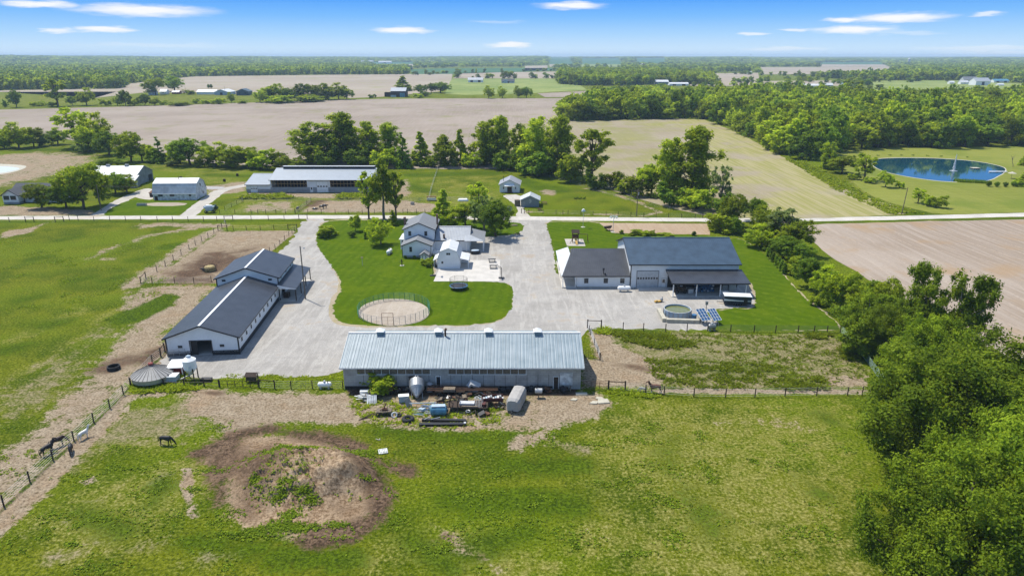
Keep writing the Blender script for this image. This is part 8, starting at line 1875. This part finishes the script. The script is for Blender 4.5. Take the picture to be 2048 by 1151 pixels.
    e = thing('feed_bunk', 'brown roofed white feeder at the corner of the cattle yard', 'feeder', tuple(ground_pt((863, 401))), 0); MB().box(-1.6, 1.6, -.6, .6, .3, .9).build('bunk_body', M_WPAINT, e); MB().box(-1.7, 1.7, -.7, .7, 1.5, 1.6).build('roof', M_RUST, e)
    for x in (-1.5, 1.5): MB().box(x - .08, x + .08, -.1, .1, 0, 1.5).build('post', M_RUST, e)
    e = thing('tank', 'round water tank on the ground in the cattle yard', 'tank', tuple(ground_pt((825, 409))), 0); MB().lathe([(.7, 0), (.7, .9), (.62, .9), (.62, .7), (.01, .7)], n=18).build('tank_wall', M_GALVP, e)
    for i, (u, v, w, l) in enumerate([(926, 402, 22, 'low')]):
        e = thing('plastic_cover', l + ' strip of white plastic covered feed at the back yard fence', 'feed cover', tuple(ground_pt((u, v))), 0); L = w / px_per_m(u, v); h = MB()
        h.lathe([(.1, -L / 2), (.8, -L / 2 + .5), (.8, L / 2 - .5), (.1, L / 2)], (0, 0, .2), 14, 'x').build('sheet', M_WPAINT, e)
    for i, (u, v, l) in enumerate([(362, 358, 'left'), (475, 352, 'middle'), (449, 363, 'right')]):
        e = thing('dark_barrel', l + ' dark barrel standing in the meadow left of the cattle barn', 'barrel', tuple(ground_pt((u, v))), 0, 'barrels in the meadow'); MB().lathe([(.5, 0), (.55, .5), (.5, 1.1), (.01, 1.1)], n=14).build('barrel_body', M_WOODD, e)
    # pond things
    f = thing('fountain', 'white water jet rising from the pond', 'fountain', G(1907, 342)); hh = height_at(1907, 342, 308); rng = random.Random(2); mb = MB()
    for i in range(1100):
        t = rng.random() ** .8; r = .08 + .75 * (1 - t) ** 1.3; a = rng.uniform(0, 6.283); q = r * math.sqrt(rng.random()); s = rng.uniform(.03, .09)
        mb.tube((q * math.cos(a), q * math.sin(a), hh * t * .98 - s), (q * math.cos(a), q * math.sin(a), hh * t * .98 + s * 2), s * .6, s * .3, 4)
    mb.tube((0, 0, 0), (0, 0, hh * .97), .26, .07, 8)
    mb.build('jet', M_WPAINT, f); ri = MB()
    for i in range(140): a = rng.uniform(0, 6.28); q = rng.uniform(.3, 1.7); ri.ball((q * math.cos(a), q * math.sin(a), .1), .08, .08, .1, 5, 4)
    ri.build('splash', M_WPAINT, f)
    e = thing('swim_raft', 'small square wooden raft floating on the pond', 'raft', G(1950, 337, .08)); MB().box(-1.7, 1.7, -1.5, 1.5, .25, .4).build('deck', M_STONE, e); MB().box(-1.5, -.9, -1.3, 1.3, -.05, .25).box(.9, 1.5, -1.3, 1.3, -.05, .25).build('float', M_TRIM, e)
    e = thing('dock', 'white dock reaching into the pond from the right bank', 'dock', G(1998, 344.5, .05)); MB().box(-4.5, 3.5, -.6, .6, .3, .45).build('deck', M_WPAINT, e)
    for x in (-4, -1, 2): MB().box(x - .1, x + .1, -.5, -.35, -.05, .3).box(x - .1, x + .1, .35, .5, -.05, .3).build('post', M_WOODG, e)
    e = thing('patio_umbrella', 'pale open parasol beside the pond dock', 'parasol', G(2022, 357)); MB().tube((0, 0, 0), (0, 0, 2.6), .05).build('pole', M_WOODG, e); MB().lathe([(1.6, 2.3), (.05, 2.95)], n=12, cap=False).build('canopy', M_STONE, e)
    e = thing('dead_tree', 'bare leaning dead tree on the far bank of the pond', 'tree', G(2026, 334)); rng2 = np.random.RandomState(3); lm = [(bend(rng2, (0, 0, 0), (-1.6, 0, 5), 4, .1), .14, .05)] + [(bend(rng2, (-1.0, 0, 3.0), (-1.0 + rng2.uniform(-2, 1.2), rng2.uniform(-1, 1), 5.0 + rng2.uniform(0, 1)), 3, .12), .05, .02) for _ in range(6)]
    limb_mesh(rng2, lm).build('trunk', BARK_GREY, e)
    for i, (u, v) in enumerate([(1735, 312), (1756, 311.5), (1780, 311), (1803, 311), (1826, 311), (1855, 312), (1882, 313), (1935, 315), (1752, 317)]): T(u, v, v - 2.2, 5, 'shrubD', 'small dark tuft of rushes on the mown bank behind the pond', 'tufts behind the pond')
    rv = random.Random(5)
    x0 = G(1910, 363); x1 = G(1972, 366); mb = MB()
    for i in range(900):
        t = rv.random(); c = x0 + (x1 - x0) * t + Vector((0, rv.uniform(-2.2, 1.5), .05)); h = rv.uniform(.7, 1.5); a = rv.uniform(0, 3.14); d = Vector((math.cos(a), math.sin(a), 0)) * rv.uniform(.1, .25)
        mb.poly([c - d, c + d, c + Vector((rv.uniform(-.2, .2), rv.uniform(-.2, .2), h))])
    q = mb.build('reeds', MATS['leaf_green']); tag(q, kind='stuff')
back_things()
# ------------------------------------------------------------------ animals
def skin_body(name, verts, edges, mat, parent, sub=2, root=0):
    me = bpy.data.meshes.new(name); me.from_pydata([v[:3] for v in verts], edges, []); me.materials.append(mat)
    o = link(name, me, parent); md = o.modifiers.new('skin', 'SKIN'); md.use_smooth_shade = True
    sv = me.skin_vertices[0].data
    for i, v in enumerate(verts): sv[i].radius = (v[3], v[4] if len(v) > 4 else v[3]); sv[i].use_root = (i == root)
    s = o.modifiers.new('sub', 'SUBSURF'); s.levels = sub; s.render_levels = sub
    return o
def coat(name, c, c2=None): return mat_plain(name, c, .6, 0, .2, 3, c2)
def horse(label, p, rz, body, dark, graze=False, sc=1.0, turn=0.0, socks=None, cat='horse', name='horse', group=None):
    """faces +x; withers about 1.55 m"""
    e = thing(name, label, cat, ground_pt(p), rz, group); e.scale = (sc, sc, sc)
    V = [(-.05, 0, 1.16, .30, .31), (-.62, 0, 1.20, .27, .30), (-.92, 0, 1.14, .17, .22), (.42, 0, 1.18, .25, .32), (.72, 0, 1.26, .19, .26)]
    E = [(0, 1), (1, 2), (0, 3), (3, 4)]
    if graze: neck = [(.98, turn * .1, 1.12, .14, .19), (1.22, turn * .2, .78, .11, .14), (1.36, turn * .3, .50, .10, .12), (1.46, turn * .35, .28, .085, .09), (1.52, turn * .4, .11, .06, .07)]
    else: neck = [(.92, turn * .05, 1.52, .13, .19), (1.08, turn * .15, 1.82, .11, .14), (1.20, turn * .25, 1.95, .10, .11), (1.40, turn * .4, 1.80, .085, .09), (1.56, turn * .5, 1.64, .06, .07)]
    k = len(V); V += neck; E += [(4, k)] + [(k + i, k + i + 1) for i in range(4)]
    for s in (-1, 1):
        for kind, x, st in (('f', .55, .06 * s), ('h', -.78, -.08 * s)):
            k = len(V)
            if kind == 'f': V += [(x, s * .17, .86, .11), (x + st, s * .17, .52, .070), (x + st * 1.4, s * .17, .28, .050), (x + st * 1.6, s * .17, .11, .055), (x + st * 1.6 + .04, s * .17, .035, .065)]; E += [(3, k)]
            else: V += [(x + .05, s * .18, .88, .15), (x + .02 + st, s * .18, .62, .085), (x - .12 + st, s * .18, .46, .062), (x - .10 + st, s * .18, .24, .050), (x - .07 + st, s * .18, .035, .065)]; E += [(1, k)]
            E += [(k + i, k + i + 1) for i in range(4)]
    skin_body('body', V, E, body, e)
    a, b = neck[2], neck[1]
    for s in (-1, 1): MB().poly([(a[0] - .04, s * .07 + a[1], a[2] + .07), (a[0] + .03, s * .10 + a[1], a[2] + .07), (a[0] - .03, s * .11 + a[1], a[2] + .24)]).poly([(a[0] - .04, s * .07 + a[1], a[2] + .07), (a[0] - .03, s * .11 + a[1], a[2] + .24), (a[0] - .06, s * .10 + a[1], a[2] + .07)]).build('ear', body, e)
    mn = MB(); pts = [(.70, 0, 1.52)] + [(n[0] - (.12 if not graze else -.02), n[1], n[2] + (.10 if not graze else .16 - .03 * i)) for i, n in enumerate(neck[:3])]
    mn.path(pts, .055, 6); mn.build('mane', dark, e)
    MB().path([(-1.0, 0, 1.28), (-1.13, 0, 1.12), (-1.16, 0, .80), (-1.14, 0, .50)], .055, 6).build('tail', dark, e)
    if socks:
        for x, y in ((.62, .17), (.50, -.17), (-.95, .18), (-.80, -.18)): MB().lathe([(.062, .10), (.062, .34)], (x, y, 0), 10).build('sock', socks, e)
    return e
C_BLACK = coat('black_coat', (.018, .014, .013)); C_DBROWN = coat('dark_bay_coat', (.045, .022, .014)); C_BAY = coat('bay_coat', (.13, .045, .022)); C_WHITE = coat('white_coat', (.72, .70, .66)); C_GREY = coat('grey_coat', (.42, .40, .38)); C_HAIR = coat('black_hair', (.010, .009, .009))
horse('black horse with raised head behind the wire fence, nearer the edge', (97, 907), R(66), C_BLACK, C_HAIR, False, .93)
horse('dark brown horse beside the black one with its head lowered', (117, 892), R(52), C_DBROWN, C_HAIR, True, .93)
horse('black horse standing on the pasture side of the wire fence', (143, 905), R(-62), C_BLACK, C_HAIR, True, .85)
horse('white horse standing at the wire fence looking away', (169, 876), R(70), C_WHITE, C_WHITE, False, .82)
horse('black horse grazing alone in the front pasture', (333, 889), R(-8), C_BLACK, C_HAIR, True, .95, .2)
horse('bay draft horse with white legs behind the paddock fence', (1310, 785), R(176), C_BAY, C_HAIR, False, 1.0, 0, C_WHITE)
horse('small pale pony left of the bay draft horse', (1285, 783), R(170), C_GREY, C_WHITE, True, .55, 0, None, 'pony', 'pony')
def cow(label, p, rz, body, patch, lying=False):
    e = thing('cow', label, 'cow', ground_pt(p), rz, 'cattle in the pen'); dz = -.55 if lying else 0
    V = [(0, 0, 1.05 + dz, .34, .36), (-.65, 0, 1.08 + dz, .30, .33), (-.9, 0, 1.08 + dz, .2, .25), (.55, 0, 1.05 + dz, .27, .34), (.9, 0, 1.12 + dz, .16, .2), (1.15, 0, 1.15 + dz, .13, .15), (1.42, 0, 1.0 + dz, .09, .11)]
    E = [(0, 1), (1, 2), (0, 3), (3, 4), (4, 5), (5, 6)]
    if not lying:
        for x, r in ((.5, 3), (-.68, 1)):
            for s in (-1, 1): k = len(V); V += [(x, s * .2, .72, .11), (x + .03, s * .2, .40, .06), (x, s * .2, .04, .06)]; E += [(r, k), (k, k + 1), (k + 1, k + 2)]
    skin_body('body', V, E, body, e); MB().ball((-.1, 0, 1.28 + dz), .34, .30, .12, 10, 6).build('coat_patch', patch, e); MB().path([(-1.05, 0, 1.2 + dz), (-1.15, 0, .6 + dz * .6)], .03, 5).build('tail', body, e)
cow('black cow lying with white back patch in the cattle yard', (630, 420), R(10), C_BLACK, C_WHITE, True); cow('black and white cow standing in the cattle yard', (644, 418), R(5), C_BLACK, C_WHITE); cow('black cow at the right of the group in the cattle yard', (650, 416), R(-15), C_BLACK, C_GREY); cow('dark calf standing at the pen fence corner', (596, 421), R(80), C_BLACK, C_GREY)
cow('black steer lying beside the hay feeder in the dirt lot', (409, 542), R(160), C_BLACK, C_BLACK, True)

# ------------------------------------------------------------------ loose plants nobody could count
def tufts(name, areas, mat, seed):
    """leafy tufts: (polygon in photo pixels, how many, height, spread)"""
    rng = np.random.RandomState(seed); Vs = []; Ts = []
    for poly, n, hgt, spr in areas:
        w = np.array(wpts(poly)); x0, y0 = w.min(0); x1, y1 = w.max(0)
        x = rng.uniform(x0, x1, n * 3); y = rng.uniform(y0, y1, n * 3); k = in_poly(w, x, y)
        clump = np.sin(x * 1.1 + 2 * np.sin(y * .7)) + np.sin(y * 1.7 + 1.5 * np.sin(x * .5)) + rng.normal(0, .7, x.size)
        k &= clump > -.5; x, y = x[k][:n], y[k][:n]
        z = land(x, y); B = 6; m = len(x)
        cx = np.repeat(x, B) + rng.normal(0, spr, m * B); cy = np.repeat(y, B) + rng.normal(0, spr, m * B); cz = np.repeat(z, B)
        a = rng.uniform(0, 6.283, m * B); s = rng.uniform(.5, 1.2, m * B) * spr * .9; h = hgt * rng.uniform(.4, 1.2, m * B); lean = rng.normal(0, 1.3, (m * B, 2)) * h[:, None]
        dx, dy = np.cos(a) * s, np.sin(a) * s
        q = np.stack([np.stack([cx - dx, cy - dy, cz - .02], -1), np.stack([cx + dx, cy + dy, cz - .02], -1), np.stack([cx + dx * .6 + lean[:, 0], cy + dy * .6 + lean[:, 1], cz + h], -1), np.stack([cx - dx * .6 + lean[:, 0], cy - dy * .6 + lean[:, 1], cz + h * .8], -1)], 1)
        Vs.append(q.reshape(-1, 3)); Ts.append(np.repeat(rng.uniform(0, 1, m * B), 4))
    V = np.concatenate(Vs); F = np.arange(len(V)).reshape(-1, 4)
    tag(link(name, np_mesh(name, V, F, mat, np.concatenate(Ts))), kind='stuff')
tufts('paddock_weeds', [([(1215, 662), (1330, 668), (1400, 690), (1330, 700), (1240, 680)], 700, .40, .16), ([(1290, 715), (1560, 730), (1600, 776), (1340, 778), (1300, 745)], 900, .28, .15), ([(1330, 668), (1676, 670), (1738, 752), (1640, 770), (1400, 700)], 700, .25, .13), ([(1560, 765), (1640, 755), (1660, 778), (1570, 780)], 220, .42, .18), ([(1610, 668), (1665, 668), (1670, 678), (1620, 676)], 140, .4, .16), ([(1680, 700), (1705, 700), (1715, 722), (1685, 718)], 130, .4, .16)], LEAF_YEL, 3)
def clusters(name, cl, mat, seed):
    rng = np.random.RandomState(seed); Vs = []; Ts = []
    for u, v, rx, ry, n, hgt in cl:
        g = G(u, v); m = n * 5; x = g.x + rng.normal(0, rx, n); y = g.y + rng.normal(0, ry, n); z = land(x, y)
        c = np.repeat(np.stack([x, y, z + hgt * .35], -1), 5, 0) + rng.normal(0, .11, (m, 3)) * [1, 1, .6]
        nr = rng.normal(size=(m, 3)) * .6 + [0, 0, 1]; nr /= np.linalg.norm(nr, axis=1)[:, None]; t = rng.normal(size=(m, 3)); t -= nr * (t * nr).sum(1)[:, None]; t /= np.linalg.norm(t, axis=1)[:, None]; b = np.cross(nr, t); s = .13 * rng.uniform(.6, 1.4, m)[:, None]
        Vs.append(np.stack([c - t * s, c + b * s * .6, c + t * s, c - b * s * .6], 1).reshape(-1, 3)); Ts.append(np.repeat(rng.uniform(0, 1, m), 4))
    V = np.concatenate(Vs); tag(link(name, np_mesh(name, V, np.arange(len(V)).reshape(-1, 4), mat, np.concatenate(Ts))), kind='stuff')
_r = random.Random(6)
clusters('mound_weeds', [(565, 895, .5, .35, 90, .3), (585, 905, .6, .3, 80, .3), (600, 925, .5, .4, 110, .35), (620, 912, .6, .25, 90, .3), (545, 905, .5, .4, 60, .3), (560, 1000, .6, .5, 90, .3), (575, 985, .5, .3, 50, .3), (605, 995, .7, .3, 90, .3), (625, 1005, .5, .4, 60, .3), (580, 1030, .6, .5, 110, .3), (560, 1050, .9, .4, 150, .3), (600, 1055, 1.2, .4, 170, .3), (530, 1062, 1.4, .4, 150, .3), (480, 1070, 1.6, .4, 120, .25), (510, 975, .3, .4, 40, .3), (600, 960, 1.6, 1.6, 90, .2), (560, 950, 1.5, 1.5, 70, .2), (530, 985, .9, 1.0, 50, .2), (675, 1050, .8, .3, 60, .25), (735, 965, .5, .3, 30, .2), (735, 905, 1.4, .5, 60, .2)], LEAF_NEAR, 4)
clusters('pasture_weeds', [(_r.uniform(-40, 1690), _r.uniform(850, 1150), _r.uniform(.3, 1.6), _r.uniform(.2, 1.0), _r.randint(8, 60), _r.uniform(.1, .2)) for _ in range(110)] + [(_r.uniform(0, 330), _r.uniform(470, 640), _r.uniform(.5, 2.5), _r.uniform(.4, 1.5), _r.randint(10, 60), .2) for _ in range(50)], LEAF_NEAR, 8)
tufts('yard_weeds', [([(262, 768), (380, 768), (400, 780), (262, 786)], 300, .4, .16), ([(330, 755), (372, 752), (372, 768), (340, 770)], 100, .5, .16), ([(440, 748), (690, 752), (690, 776), (440, 773)], 240, .2, .12), ([(700, 800), (1010, 815), (1000, 845), (860, 860), (720, 845)], 420, .25, .13), ([(1215, 775), (1260, 778), (1330, 792), (1300, 796), (1216, 786)], 160, .3, .14), ([(1190, 660), (1215, 655), (1216, 668), (1192, 668)], 90, .4, .16)], LEAF_YEL, 5)
tufts('meadow_tufts', [([(490, 392), (560, 390), (590, 398), (480, 398)], 200, .9, .45), ([(680, 390), (750, 388), (760, 398), (670, 398)], 200, .9, .45), ([(1570, 318), (1600, 318), (1760, 405), (1850, 430), (1780, 428), (1690, 390)], 700, .7, .45)], LEAF_YEL, 6)
# ------------------------------------------------------------------ air
def build_haze():
    m = bpy.data.materials.new('haze'); m.use_nodes = True; nt = m.node_tree; nt.nodes.clear()
    o = nt.nodes.new('ShaderNodeOutputMaterial'); v = nt.nodes.new('ShaderNodeVolumePrincipled')
    v.inputs['Density'].default_value = 0.00010; v.inputs['Color'].default_value = (.62, .82, 1.0, 1); v.inputs['Anisotropy'].default_value = 0.0
    nt.links.new(v.outputs[0], o.inputs['Volume'])
    b = MB().box(-14000, 14000, -400, 12500, -6, 72).build('haze', m); tag(b, kind='stuff')
build_haze()
